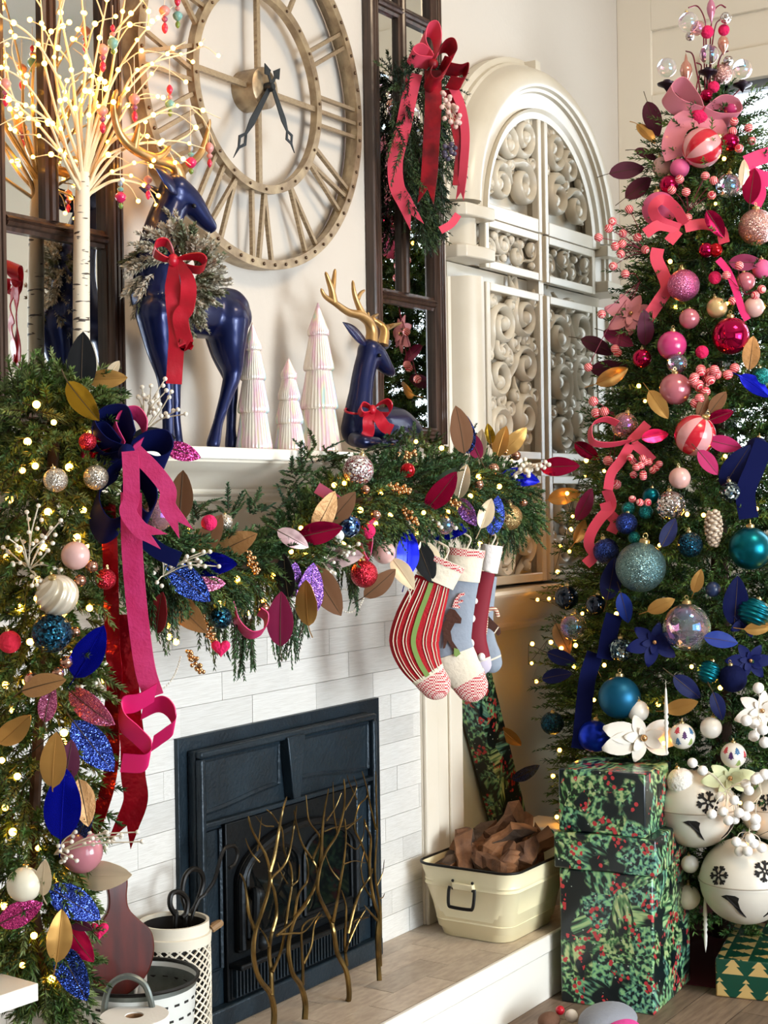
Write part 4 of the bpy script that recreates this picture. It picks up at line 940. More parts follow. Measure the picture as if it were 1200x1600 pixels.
# ---- lattice canister with fire tools
cc = at(272, 1430, Y=-.135); CRr = .092; ztop = cc.z-.012
cn = thing('lattice_canister', 'tall white lattice metal canister holding black fire tools', 'canister', (cc.x, cc.y, HZ)); H = ztop-HZ
m_ww = mat('whitewash_metal', '#ddd3c0', .5); m_dkin = mat('canister_dark', '#1a1613', .8)
B().lathe([(CRr-.012, 0.006), (CRr-.009, .006), (CRr-.009, H-.01), (CRr-.012, H-.01), (CRr-.012, .006)], 32, cap=False).build('liner', m_dkin, cn)
B().lathe([(CRr-.011, H-.055), (CRr, H-.055), (CRr+.002, H-.03), (CRr-.004, H-.028), (CRr-.004, H), (CRr-.011, H), (CRr-.011, H-.055)], 40, cap=False).build('top_band', m_ww, cn)
B().lathe([(0, 0), (CRr, 0), (CRr, .03), (CRr-.011, .03), (CRr-.011, .005), (0, .005)], 40).build('bottom_band', m_ww, cn)
hp = None; nst = 22
for s_ in (1, -1):
    pts = []
    for i in range(33):
        z = .028+(H-.08)*i/32; a = s_*(z)*13.5; pts.append(((CRr-.003)*math.cos(a), (CRr-.003)*math.sin(a), z))
    hp = None
    for j in range(nst):
        if hp is None: hp = B().tube(pts, .0028, 4).build('lattice_strip', m_ww, cn); 
        else: inst(hp, 'lattice_strip', cn, rot=(0, 0, j*2*math.pi/nst))
qm = None
dz = 2*math.pi/nst/13.5/2
for r in range(1, int((H-.09)/dz)-1):
    for j in range(nst):
        a = (j+(.5 if r % 2 else 0))*2*math.pi/nst; z = .028+r*dz
        Rm = Matrix.Rotation(a, 4, 'Z')
        if math.cos(a+.9) > .35 or r > 60: continue
        if qm is None: qm = B().ball((CRr-.003, 0, 0), .0052, 6, 4, (.6, 1, 1)).build('lattice_boss', m_ww, cn); o = qm
        else: o = inst(qm, 'lattice_boss', cn)
        o.location = (0, 0, z); o.rotation_euler = (0, 0, a)
B().tube(bez([(CRr*.72, -CRr*.72, H-.03), (CRr*.98, -CRr*.8, H-.02), (CRr*1.0, -CRr*.55, H-.03)], 4), .01, 8).build('wooden_lug', mat('lug_wood', '#8a6a48', .6), cn)
def tool(label, pts, r=.006, knob=None):
    P = [at(x, y, Y=Y) for x, y, Y in pts]; P[0] = Vector((cc.x+random.uniform(-.02, .02), cc.y+random.uniform(-.02, .02), HZ+.05))
    t_ = thing('fire_tool', label, 'fire tool', P[0], group='black fire tools in the lattice canister')
    B().tube(bez(P[:3], 5), r, 8).build('shaft', m_blackm, t_, P[0]); B().tube(bez(P[2:], 6), r*1.15, 8).build('handle_loop', m_blackm, t_, P[0])
tool('black fire tool with a low oval loop handle', [(270, 1450, -.13), (274, 1440, -.15), (276, 1432, -.15), (266, 1415, -.15), (268, 1397, -.15), (281, 1394, -.15), (292, 1406, -.15), (291, 1426, -.15), (284, 1434, -.15)])
tool('black fire tool with an upright arched handle', [(285, 1450, -.13), (290, 1440, -.13), (293, 1425, -.13), (285, 1400, -.12), (288, 1372, -.12), (300, 1358, -.12), (313, 1362, -.12), (317, 1380, -.12), (308, 1410, -.12), (298, 1428, -.12)])
tool('long black fire poker leaning toward the stove door', [(285, 1450, -.13), (300, 1432, -.14), (322, 1395, -.15), (335, 1375, -.16), (345, 1340, -.17), (352, 1325, -.17), (366, 1322, -.17), (371, 1335, -.17), (366, 1350, -.17), (358, 1356, -.17)], .0045)
# ---- perforated olive bucket
kc = at(216, 1526, Y=-.25); KR = size(93, kc); kz = kc.z
bk = thing('olive_bucket', 'white perforated bucket with grey arched handle and dark rim', 'bucket', (kc.x, kc.y, HZ)); H = kz-HZ
m_bw = mat('bucket_white', '#dcdcd6', .4, coat=.2); m_zinc = mat('zinc', '#7f8580', .4, metal=.7, var=('#636964', 20))
B().lathe([(0, 0), (KR*.78, 0), (KR*.8, .004), (KR*.98, H-.006), (KR, H)], 40, cap=False).build('bucket_wall', m_bw, bk)
B().lathe([(KR*.985, H-.002), (KR*.77, .03), (0, .03)][::-1], 40, cap=False).build('bucket_inside', m_zinc, bk)
B().tube([(KR*math.cos(a), KR*math.sin(a), H) for a in np.linspace(0, 2*math.pi, 49)], .0045, 6).build('rim', m_blackm, bk)
hd_ = -_F*KR + Vector((0, 0, 0)); 
B().tube(bez([-_F*(KR*.97)-_R*.055+Vector((0, 0, H-.045)), -_F*(KR*1.03)-_R*.05+Vector((0, 0, H-.005)), -_F*(KR*1.03)-_R*.035+Vector((0, 0, H+.03)), -_F*(KR*1.03)+Vector((0, 0, H+.046)), -_F*(KR*1.03)+_R*.035+Vector((0, 0, H+.03)), -_F*(KR*1.03)+_R*.05+Vector((0, 0, H-.005)), -_F*(KR*.97)+_R*.055+Vector((0, 0, H-.045))], 5), .0075, 8).build('handle', m_zinc, bk)
sm = None
for r in range(5):
    for j in range(26):
        a = (j+.5*(r % 2))*2*math.pi/26; z = H-.04-r*.035
        if z < .03: continue
        q = KR*(.8+.18*z/H)+.0006
        if sm is None: sm = B().box(-.0012, .0012, -.007, .007, -.0025, .0025).build('slot', m_dkin, bk, smooth=False); o = sm
        else: o = inst(sm, 'slot', bk)
        o.location = (q*math.cos(a), q*math.sin(a), z); o.rotation_euler = (0, 0, a)
# paddle board in the bucket
m_board = mat('dark_red_wood', '#40110a', .28, coat=.4, var=('#5a1a10', 6, (6, 6, 1)))
pb = at(190, 1530, Y=-.235); foot = Vector((pb.x+.0, pb.y, HZ+.035))
bd = thing('paddle_board', 'dark red-brown paddle-shaped cutting board standing in the bucket', 'cutting board', foot)
pk = depth(pb)/FPX
OUT = [(18, 1358), (27, 1366), (29, 1380), (27, 1400), (30, 1420), (45, 1438), (62, 1455), (68, 1475), (66, 1500), (55, 1525), (35, 1545), (10, 1556)]
half = [(max(0, (x-12)), y) for x, y in OUT]
z_of = lambda y: kz+(1526-y)*pk
hb = [(q.x, q.y) for q in bez([(x, y, 0) for x, y in [(0, 1356)]+half], 4)]
poly = [(x*pk, z_of(y)-foot.z) for x, y in hb] + [(-x*pk, z_of(y)-foot.z) for x, y in reversed(hb) if x > .5]
poly = [(x, max(z, 0)) for x, z in poly]
B().prism(poly, -.009, .009, Matrix.Rotation(R_(-33), 4, 'Z') @ Matrix.Rotation(R_(-4), 4, 'X')).build('blade', m_board, bd, bevel=.004)
# spray bottle in the bucket
sp = at(283, 1500, Y=-.22); f0 = Vector((kc.x+.055, kc.y+.045, HZ+.034)); sb = thing('spray_bottle', 'white spray bottle with trigger head standing in the bucket', 'bottle', f0); zt = sp.z-f0.z
m_pw = mat('white_plastic', '#eeebe6', .35)
B().lathe([(0, 0), (.03, 0), (.032, .01), (.032, zt*.6), (.02, zt*.75), (.011, zt*.82), (.011, zt*.9), (0, zt*.9)], 18).build('bottle_body', m_pw, sb)
Mh = Matrix.Translation((0, 0, zt*.9)) @ Matrix.Rotation(R_(200), 4, 'Z')
B().prism([(-.018, 0), (.012, 0), (.014, .018), (.045, .02), (.045, .032), (.03, .04), (-.01, .042), (-.02, .03)], -.011, .011, Mh).build('trigger_head', m_pw, sb, bevel=.003)
B().tube([(Mh @ Vector(p)) for p in ((.02, 0, .018), (.024, 0, .0), (.03, 0, -.018), (.036, 0, -.026))], [.005, .005, .004, .003], 6).build('trigger', m_pw, sb)
# paper roll
rc = at(210, 1586, Y=-.375); RRr = size(54, rc)
pr_ = thing('paper_roll', 'white paper towel roll standing in front of the bucket', 'paper roll', (rc.x, rc.y, HZ)); H = rc.z-HZ
B().lathe([(RRr*.27, 0), (RRr, 0), (RRr, H-.002), (RRr*.985, H), (RRr*.27, H), (RRr*.27, 0)], 40, cap=False).build('paper', mat('paper_white', '#efeae2', .8, bump=(120, .1)), pr_, ang=60)
B().lathe([(RRr*.24, .001), (RRr*.268, .001), (RRr*.268, H-.003), (RRr*.24, H-.003), (RRr*.24, .001)], 24, cap=False).build('cardboard_core', mat('cardboard', '#9a7450', .8), pr_)
# ------------------------------------------------------------------ stockings
C6 = lambda x, y: (580+x/3.48, 840+y/3.48)
m_ging = mat('red_gingham', '#b3202c', .8)
nt = m_ging.node_tree; N = nt.nodes; ckn = N.new('ShaderNodeTexChecker'); ckn.inputs['Scale'].default_value = 210; ckn.inputs[1].default_value = hx('#c02c38'); ckn.inputs[2].default_value = hx('#f0dcd0')
tc = N.new('ShaderNodeTexCoord'); nt.links.new(tc.outputs['Object'], ckn.inputs['Vector']); nt.links.new(ckn.outputs[0], N['Principled BSDF'].inputs['Base Color'])
m_cuff = mat('cream_felt', '#e8dcc6', .85, bump=(70, .25), sheen=.3); m_knit = mat('red_knit', '#b0101f', .8, bump=(160, .4), sheen=.3); m_quilt = mat('grey_quilt', '#8f98a5', .85, bump=(28, .5), sheen=.3)
m_maroon = mat('maroon_velvet', '#7d0f24', .7, sheen=.6); m_green = mat('green_felt', '#7f9a52', .85); m_brown = mat('brown_felt2', '#4a2b20', .9, bump=(80, .3)); m_creamyarn = mat('cream_yarn', '#eadcc4', .8)
def stocking(label, path, dep, body_m, foot_m, cuff, cuff_m, toe_from, th=.022, stripes=(), foot_from=None, toe_m=None, band=None):
    pts = [at(*C6(x, y), d=dep) for x, y, h in path]; hw = [h/3.48*dep/FPX for x, y, h in path]
    P = bez(pts, 8); HW = lerp_list(hw, len(P)); n = len(P)
    t_ = thing('stocking', label, 'stocking', P[0], group='christmas stockings hung from the mantel'); of = P[0]
    def seg(nm, i0, i1, m, grow=1., closeend=False):
        rr = []; pp = []
        for i in range(i0, i1+1): pp.append(P[i]); rr.append(HW[i]*grow)
        if closeend:
            d_ = (P[-1]-P[-2]).normalized()
            for s_, f in ((.35, .93), (.65, .74), (.85, .5), (.97, .2)): pp.append(P[-1]+d_*HW[-1]*s_); rr.append(HW[-1]*f*grow)
        b = B(); vs = []; fs = []; N_ = 20
        for i, p in enumerate(pp):
            t0 = (pp[min(i+1, len(pp)-1)]-pp[max(i-1, 0)]).normalized(); a = t0.cross(_F).normalized()
            for j in range(N_):
                q = 2*math.pi*j/N_; vs.append(p+a*math.cos(q)*rr[i]+_F*math.sin(q)*th*grow*min(1, rr[i]/.04))
        for i in range(len(pp)-1):
            for j in range(N_): fs.append((i*N_+j, i*N_+(j+1) % N_, (i+1)*N_+(j+1) % N_, (i+1)*N_+j))
        fs += [tuple(reversed(range(N_))), tuple(range((len(pp)-1)*N_, len(pp)*N_))]
        return b.add(vs, fs).build(nm, m, t_, of, ang=70)
    f0 = foot_from or toe_from
    seg('leg', 2, f0, body_m)
    if foot_from: seg('foot', foot_from, toe_from, foot_m)
    seg('toe', toe_from, n-1, toe_m or m_ging, 1.01, True)
    def surf(u, i, lift=.002):
        t0 = (P[min(i+1, n-1)]-P[max(i-1, 0)]).normalized(); a = t0.cross(_F).normalized()
        return P[i]+a*u*HW[i]-_F*(th*math.sqrt(max(0, 1-u*u))+lift), a
    for (u, m, w_) in stripes:
        pp = []; wv = []
        for i in range(3, f0+1):
            p, a = surf(u, i); pp.append(p); wv.append(a*w_)
        B().ribbon(pp, wv, .0012).build('stripe', m, t_, of)
    seg('toe_band', toe_from-1, toe_from+1, m_cuff, 1.03)
    # cuff
    (cx, cy, ch), (ex, ey, eh) = cuff
    a_ = at(*C6(cx, cy), d=dep); b_ = at(*C6(ex, ey), d=dep); tt = (b_-a_).normalized(); ac = tt.cross(_F).normalized(); b = B(); vs = []; fs = []; N_ = 20
    for k in range(5):
        p = a_.lerp(b_, k/4); r = (ch+(eh-ch)*k/4)/3.48*dep/FPX
        for j in range(N_): q = 2*math.pi*j/N_; vs.append(p+ac*math.cos(q)*r+_F*math.sin(q)*(th+.008))
    for k in range(4):
        for j in range(N_): fs.append((k*N_+j, k*N_+(j+1) % N_, (k+1)*N_+(j+1) % N_, (k+1)*N_+j))
    b.add(vs, fs + [tuple(reversed(range(N_))), tuple(range(4*N_, 5*N_))]).build('cuff', cuff_m, t_, of, ang=70)
    if band:
        b = B(); vs = []; fs = []
        for k, f in enumerate((.02, .24)):
            p = a_.lerp(b_, f); r = (ch+(eh-ch)*f)/3.48*dep/FPX+.0015
            for j in range(N_): q = 2*math.pi*j/N_; vs.append(p+ac*math.cos(q)*r+_F*math.sin(q)*(th+.01))
        b.add(vs, [(j, (j+1) % N_, N_+(j+1) % N_, N_+j) for j in range(N_)]).build('cuff_band', m_ging, t_, of, ang=70)
    B().tube(bez([a_+Vector((0, 0, .0)), a_+Vector((.006, -.01, .03)), a_+Vector((0, .02, .05))], 4), .003, 6).build('hanging_loop', m_cuff, t_, of)
    return t_, of, surf
stocking('red striped knit stocking with green stripe and gingham toe', [(345, 200, 95), (305, 320, 112), (262, 440, 130), (235, 560, 138), (262, 660, 120), (310, 745, 92), (350, 800, 84)], 4.33, m_knit, None, ((400, 118, 118), (345, 240, 110)), m_cuff, 40,
         stripes=[(-.84, m_creamyarn, .0028), (-.7, m_creamyarn, .0016), (-.45, m_creamyarn, .003), (-.33, m_creamyarn, .0016), (-.05, m_green, .014), (.34, m_creamyarn, .0028), (.46, m_creamyarn, .0016), (.7, m_creamyarn, .003), (.85, m_creamyarn, .0018)], band=1)
t_, of, surf = stocking('grey quilted stocking with brown reindeer patch and gingham toe', [(505, 170, 92), (478, 320, 92), (455, 450, 98), (440, 570, 108), (472, 680, 112), (520, 760, 100), (545, 805, 92)], 4.45, m_quilt, m_cuff, ((520, 60, 100), (500, 235, 90)), m_cuff, 41, foot_from=28, band=1)
def patch(par, of, poly, dep, m, name='applique', th=.003):
    Q = [at(*C6(x, y), d=dep) for x, y in poly]; n = len(Q); vs = Q + [q+_F*th for q in Q]
    B().add(vs, [tuple(range(n)), tuple(reversed(range(n, 2*n)))] + [(i, (i+1) % n, n+(i+1) % n, n+i) for i in range(n)]).build(name, m, par, of, smooth=False)
dd = 4.422
patch(t_, of, [(430, 385), (455, 392), (492, 440), (488, 468), (455, 465), (432, 510), (440, 560), (476, 612), (470, 628), (450, 622), (415, 560), (402, 600), (390, 605), (395, 560), (388, 480), (410, 440), (400, 425), (415, 410)], dd, m_brown)
patch(t_, of, [(440, 380), (452, 340), (478, 305), (508, 298), (510, 312), (482, 325), (470, 345), (500, 338), (500, 350), (465, 362), (485, 375), (480, 386), (452, 382)], dd-.001, m_ging, 'antler_applique')
patch(t_, of, [(450, 600), (476, 608), (486, 632), (462, 650), (450, 640)], dd-.002, m_green, 'hoof_applique')
t_, of, surf = stocking('maroon stocking with white cuff and snowball trim behind the grey one', [(640, 150, 42), (606, 300, 48), (580, 430, 55), (565, 540, 62), (585, 640, 60), (600, 690, 55)], 4.56, m_maroon, None, ((655, 40, 62), (635, 180, 45)), mat('white_fleece', '#ece6e2', .9, bump=(60, .4), sheen=.4), 36, toe_m=mat('lilac_felt', '#c9bfd0', .85))
for (x, y, r) in ((566, 345, 17), (548, 440, 22), (540, 575, 25), (600, 650, 24)):
    B().ball(at(*C6(x, y), d=4.53), r/3.48*4.5/FPX, 12, 8, (1, .8, 1)).build('snowball', MATS['white_fleece'], t_, of)
t_, of, surf = stocking('plain grey stocking with gingerbread and candy cane patch, farthest of four', [(655, 170, 35), (630, 320, 42), (612, 450, 52), (615, 560, 62), (640, 640, 66), (655, 680, 58)], 4.66, m_quilt, None, ((670, 60, 45), (650, 190, 38)), MATS['white_fleece'], 36, toe_m=m_quilt)
patch(t_, of, [(585, 410), (620, 405), (660, 450), (700, 490), (705, 520), (690, 535), (650, 500), (590, 470), (570, 440)], 4.60, m_brown, 'gingerbread_applique', .006)
patch(t_, of, [(690, 485), (695, 488), (672, 522), (667, 519)], 4.598, m_creamyarn, 'icing_applique')
cane = mat('candy_stripe', '#e8d6c0', .6, stripes=(2, 130, '#a5563f', .45))
B().tube(bez([at(*C6(x, y), d=4.585) for x, y in ((690, 430), (678, 395), (650, 388), (628, 410), (624, 470), (618, 520), (606, 562))], 5), .0065, 8).build('candy_cane', cane, t_, of)
# ------------------------------------------------------------------ christmas tree (greenery)
TC = Vector((5.25, -.67, 0))
_TZ = [.06, .2, .45, .88, 1.34, 1.7, 2.03, 2.4, 2.73, 3.0, 3.14]; _TR = [.42, .55, .64, .67, .62, .53, .44, .335, .245, .13, .03]
def tree_r(z): return float(np.interp(z, _TZ, _TR))
xt = thing('christmas_tree', 'tall decorated evergreen christmas tree by the window', 'christmas tree', TC)
m_trunk = mat('trunk_bark', '#3b2a1d', .9, bump=(30, .5))
B().tube([TC+Vector((0, 0, .0)), TC+Vector((0, 0, 1.5)), TC+Vector((0, 0, 3.1))], [.045, .03, .006], 10).build('trunk', m_trunk, xt, TC)
P, D, L = [], [], []
rg = np.random.default_rng(5); nb = 1050
def rand_z(lo, hi):
    while True:
        z = rg.uniform(lo, hi)
        if rg.uniform() < (tree_r(z)+.05)/.72: return z
for i in range(nb):
    z = rand_z(.12, 3.12); th = i*2.39996+rg.normal(0, .2)
    R0 = tree_r(z)*rg.uniform(.78, 1.04); dr = np.array([math.cos(th), math.sin(th), 0.]); tip = np.array(TC)+dr*R0+np.array([0, 0, z])
    sl = .25 if z > 1.0 else .05
    out = dr*1.0+np.array([0, 0, sl]); out /= np.linalg.norm(out); side = np.array([-dr[1], dr[0], 0])
    Lm = .13+.07*rg.uniform()
    if z > 2.7: Lm *= .65
    P.append(tip-out*Lm*.9); D.append(out); L.append(Lm)
    for s_ in (-1, 1):
        for k in (.35, .6, .85):
            b0 = tip-out*Lm*(1.6-k); d_ = out*.75+side*s_*.75+np.array([0, 0, rg.uniform(-.15, .35)])
            P.append(b0); D.append(d_); L.append(Lm*rg.uniform(.55, .8))
for i in range(4200):      # inner greenery that closes the crown
    z = rand_z(.15, 3.0); th = rg.uniform(0, 6.28); R0 = tree_r(z)*rg.uniform(.35, .75); dr = np.array([math.cos(th), math.sin(th), rg.uniform(-.2, .4)])
    P.append(np.array(TC)+np.array([dr[0]*R0, dr[1]*R0, z])); D.append(dr+rg.normal(0, .35, 3)); L.append(.17)
for i in range(14):      # crown tip
    P.append(np.array(TC)+np.array([0, 0, 2.95+.012*i])); a = i*2.4; D.append(np.array([math.cos(a), math.sin(a), 1.2])); L.append(.09)
P = np.array(P); keep = (P[:, 1] < .03) & (P[:, 0] < 6.08); P = P[keep]; D = np.array(D)[keep]; L = np.array(L)[keep]
foliage('foliage', P, D, L, mixcols(['#2f5229', '#41672f', '#54773a', '#66823f', '#2f5236'], len(P)), xt, TC, N=38, nl=.026, w_=.0046, droop=.08)
# ------------------------------------------------------------------ solid shapes the ornaments sit on
def hit_tree(px, py):
    r = ray(px, py); best = None; d = 3.6
    while d < 6.6:
        p = CAM+r*d; g = math.hypot(p.x-TC.x, p.y-TC.y)-tree_r(min(max(p.z, .06), 3.14)); 
        if p.z > 3.14: g = max(g, p.z-3.14)
        if g < 0: return p
        if best is None or g < best[0]: best = (g, p.copy())
        d += .012
    return best[1]
def GP(l): return [(at(x, y, Y=Y), r) for x, y, Y, r in l]
COLG = GP([(100, 622, -.30, .085), (85, 690, -.36, .125), (75, 800, -.38, .135), (72, 920, -.38, .135), (66, 1050, -.38, .125), (58, 1180, -.38, .12), (52, 1300, -.38, .105), (50, 1410, -.38, .095), (70, 1510, -.38, .065), (85, 1560, -.38, .03)])
SWG = GP([(150, 770, -.37, .11), (235, 870, -.37, .07), (330, 895, -.37, .07), (420, 880, -.37, .065), (490, 830, -.37, .08), (560, 785, -.36, .10), (650, 765, -.35, .115), (720, 770, -.34, .115), (785, 775, -.33, .10), (812, 820, -.33, .06)])
TOPG = GP([(20, 660, -.30, .08), (90, 640, -.28, .075), (140, 665, -.28, .05)])
def seg_d(p, a, ra, b, rb):
    ab = b-a; t_ = max(0, min(1, (p-a).dot(ab)/ab.dot(ab))); return (p-(a+ab*t_)).length-(ra+(rb-ra)*t_)
CH = [(a[0], a[1], b[0], b[1]) for g in (COLG, SWG, TOPG) for a, b in zip(g, g[1:])]
def hit_gar(px, py):
    r = ray(px, py); best = None; d = 2.6
    while d < 5.3:
        p = CAM+r*d; g = min(seg_d(p, *c_) for c_ in CH)
        if g < 0: return p
        if best is None or g < best[0]: best = (g, p.copy())
        d += max(.008, g*.7)
    return best[1]
# ------------------------------------------------------------------ garland greenery
def garland_sprigs(chain, dens, rg, long=(.07, .13)):
    P, D, L = [], [], []
    for (a, ra), (b, rb) in zip(chain, chain[1:]):
        ax_ = (b-a); ln = ax_.length; ax_ = ax_/ln
        for i in range(int(ln*dens)):
            t_ = rg.uniform(); c_ = a.lerp(b, t_); r = ra+(rb-ra)*t_; u = Vector(rg.normal(size=3)); u = (u-ax_*u.dot(ax_)).normalized(); k = rg.uniform(.25, .95)
            p = c_+u*r*k; d_ = u*1.0+ax_*rg.uniform(-.5, .9)+Vector((0, 0, rg.uniform(-.5, .35)))
            if p.y > -.03: continue
            P.append(p); D.append(d_); L.append(rg.uniform(*long)*(.7 if k > .8 else 1))
    return P, D, L
rg = np.random.default_rng(9)
gl = thing('mantel_garland', 'thick evergreen garland draped across the mantel front and down its end', 'garland', at(330, 880, Y=-.37)); go = Vector(gl.location)
P, D, L = garland_sprigs(COLG, 1000, rg, (.055, .105)); P2, D2, L2 = garland_sprigs(TOPG, 700, rg); P += P2; D += D2; L += L2
foliage('fir_foliage', P, D, L, mixcols(['#304c22', '#456329', '#5a7433', '#6b7a40', '#37552d', '#72804c'], len(P)), gl, go, N=52, nl=.021, w_=.0036, droop=.2)
P, D, L = garland_sprigs(SWG, 1050, rg, (.05, .095))
foliage('cedar_foliage', P, D, L, mixcols(['#2c4a2c', '#3f6038', '#52703e', '#637b42', '#345437'], len(P)), gl, go, N=50, nl=.016, w_=.0034, droop=.25)
# hanging fronds below the swag
P, D, L = [], [], []
for (x, y) in [(250, 930), (262, 950), (320, 960), (335, 985), (362, 960), (374, 990), (378, 1010), (384, 1000), (395, 985), (425, 975), (436, 985), (455, 975), (462, 985), (470, 975), (540, 905), (552, 900), (560, 895), (685, 850), (735, 845), (768, 840), (778, 835), (792, 830), (245, 960), (330, 950)]:
    for k in range(5):
        p = at(x+rg.uniform(-12, 12), y-25+rg.uniform(-12, 12), Y=-.38+rg.uniform(-.03, .03)); P.append(p); D.append((rg.normal(0, .18), rg.normal(0, .1), -1)); L.append(rg.uniform(.06, .13))
for (x, y) in [(470, 740), (480, 720), (500, 705), (515, 720), (460, 760), (450, 790), (640, 690), (610, 690), (670, 690), (690, 700), (715, 690), (580, 705), (760, 690), (745, 700), (310, 800), (350, 795), (400, 795)]:
    for k in range(8):
        p = at(x+rg.uniform(-16, 16), y+rg.uniform(-8, 20), Y=-.31+rg.uniform(-.05, .04)); P.append(p); D.append((rg.normal(0, .7), rg.normal(-.2, .5), rg.uniform(.1, .9))); L.append(rg.uniform(.04, .08))
foliage('hanging_fronds', P, D, L, mixcols(['#2b4a2a', '#3f5d35', '#566b3f', '#34523a'], len(P)), gl, go, N=46, nl=.014, w_=.0036, droop=.1, flat=.8)
# inner stems
for ch in (COLG, SWG): B().tube([p for p, r in ch], .012, 8).build('wire_stem', m_trunk, gl, go)
# ------------------------------------------------------------------ strings of warm lights
def light_string(label, pts, loc, group='strings of warm fairy lights', s=(.8, 1.15)):
    t_ = thing('light_string', label, 'string lights', loc, group=group); loc = Vector(loc)
    for p in pts: bulb(t_, p-loc, random.uniform(*s))
    w_ = [p+Vector((random.uniform(-.01, .01), random.uniform(.01, .03), random.uniform(-.01, .01))) for p in pts]
    B().tube(w_, .0011, 4).build('wire', m_wire, t_, loc)
pts = []
for i in range(230):
    z = rand_z(.2, 3.05); th = i*2.39996; rr = tree_r(z)*rg.uniform(.9, 1.06)
    p = TC+Vector((math.cos(th)*rr, math.sin(th)*rr, z))
    if (Vector((math.cos(th), math.sin(th), 0))).dot(_F) < .35: pts.append((z, th % 6.28, p))
pts.sort(key=lambda q: (round(q[0]*5), q[1])); light_string('warm white fairy lights wound around the christmas tree', [q[2] for q in pts], TC)
G1 = [(84, 660), (57, 632), (140, 678), (43, 690), (55, 728), (108, 730), (130, 797), (35, 735), (10, 870), (30, 858), (68, 855), (120, 840), (137, 855), (58, 905), (58, 935), (47, 1003), (115, 1020), (40, 1065), (160, 1062), (10, 1070), (3, 1188), (27, 1213), (100, 1145), (98, 1160), (8, 1262), (60, 1325), (92, 1372), (5, 1415), (53, 1462), (35, 1508), (80, 1530), (127, 1392), (20, 1300), (110, 1240), (75, 1120), (20, 1110), (30, 950), (100, 960), (140, 950), (15, 780), (75, 800)]
light_string('warm white fairy lights in the hanging end of the garland', [hit_gar(x, y) for x, y in G1], COLG[4][0])
G2 = [(293, 828), (455, 862), (478, 863), (428, 900), (387, 958), (412, 940), (342, 942), (264, 995), (275, 1003), (262, 978), (500, 796), (522, 758), (538, 755), (563, 797), (595, 772), (662, 801), (538, 848), (652, 834), (748, 745), (750, 850), (772, 700), (587, 818), (650, 690), (690, 700), (610, 805), (700, 800), (735, 775), (800, 715), (780, 760), (540, 875), (320, 870), (370, 905), (470, 825)]
light_string('warm white fairy lights along the mantel garland', [hit_gar(x, y) for x, y in G2], SWG[4][0])
# ------------------------------------------------------------------ ornament materials
def gl_(n, a, b, s=760): return mat(n, a, .28, metal=.75, glitter=(s, b))
O = dict(
 silverglit=gl_('silver_glitter', '#8f8478', '#fff6e6'), navyglit=gl_('navy_glitter', '#060b28', '#3d5cc0'), tealglit=gl_('teal_glitter', '#03383f', '#2fb3b0'), inkglit=gl_('ink_glitter', '#04101c', '#1f6380', 300),
 pinkglit=gl_('pink_glitter', '#a3366e', '#ff9fcb'), roseglit=gl_('rose_glitter', '#b27c78', '#f3cabf', 500), redglit=gl_('red_glitter', '#7d0716', '#ff4055'), goldglit=gl_('gold_glitter', '#7a5a32', '#ffdf9e'),
 greyglit=gl_('bluegrey_glitter', '#3c5a60', '#8fb0ac', 700), confetti=mat('confetti_glitter', '#7d3f46', .3, metal=.7, glitter=(260, '#ffffff')), violetglit=gl_('violet_glitter', '#4b2a8a', '#c58bea'),
 royalglit=gl_('royal_glitter', '#0c1a78', '#5a78e8'), magglit=gl_('magenta_glitter', '#8a145a', '#ff5fb0'),
 magglass=mat('magenta_glass', '#b00d45', .06, metal=.85), rose=mat('rose_gloss', '#c4707c', .18, coat=.6, metal=.2), blush=mat('blush_pearl', '#dcae a6'.replace(' ', ''), .3, coat=.4), pinkmatte=mat('pink_matte', '#dd5f92', .55), pinkgloss=mat('pink_gloss', '#c83b7a', .2, coat=.5),
 pearl=mat('gold_pearl', '#e0c08a', .28, metal=.45, coat=.3), teal=mat('teal_metal', '#04616f', .3, metal=.85), tealsatin=mat('bluegreen_satin', '#0a5576', .42, metal=.6), navyglass=mat('navy_glass', '#0a1a2e', .08, metal=.5, coat=.5), navymat=mat('navy_matte', '#1a2c4f', .4, coat=.2), royal=mat('royal_metal', '#1233c4', .28, metal=.7),
 white=mat('white_gloss', '#eae5da', .3, coat=.4), cream=mat('cream_gloss', '#e5dcc4', .32, coat=.3), whitetex=mat('white_textured', '#ece7de', .6, bump=(70, .9)), champ=mat('champagne_metal', '#d9b89a', .22, metal=.8), rosegold=mat('rose_gold', '#c08f78', .15, metal=.9),
 clear=mat('clear_glass', '#ffffff', .0, trans=.92, ior=1.15, film=380, coat=.6), clearpink=mat('pink_glass', '#f5b9bd', .02, trans=.75, ior=1.15, film=350, coat=.5), sparkle=mat('sequin_silver', '#b9a9a4', .12, metal=.95, glitter=(150, '#ffffff')), darksparkle=mat('sequin_dark', '#25343c', .12, metal=.95, glitter=(120, '#c9dfe2')),
 pom=mat('hot_pink_felt', '#e01d5e', .9, sheen=.6, bump=(90, .8)), redfelt=mat('red_felt', '#d4203a', .9, sheen=.5, bump=(90, .5)), redglass=mat('red_glass', '#b8121f', .06, metal=.7), navyvel=mat('navy_velvet', '#060d36', .8, sheen=.3, bump=(40, .3), spec=.15), tinselnavy=mat('navy_tinsel', '#0a1c48', .2, metal=.9, glitter=(160, '#7aa0d0')), blushclear=mat('blush_glass', '#e08f9a', .1, trans=.35, coat=.5))
m_cap = mat('ornament_cap', '#c9b27c', .3, metal=.9); m_capdk = mat('ornament_cap_dark', '#5a6068', .3, metal=.9)
SPH = {}
def sphere_mesh(m):
    if m.name not in SPH:
        o = B().ball((0, 0, 0), 1, 28, 18).build('sphere', m); COL.objects.unlink(o); SPH[m.name] = o
    return SPH[m.name]
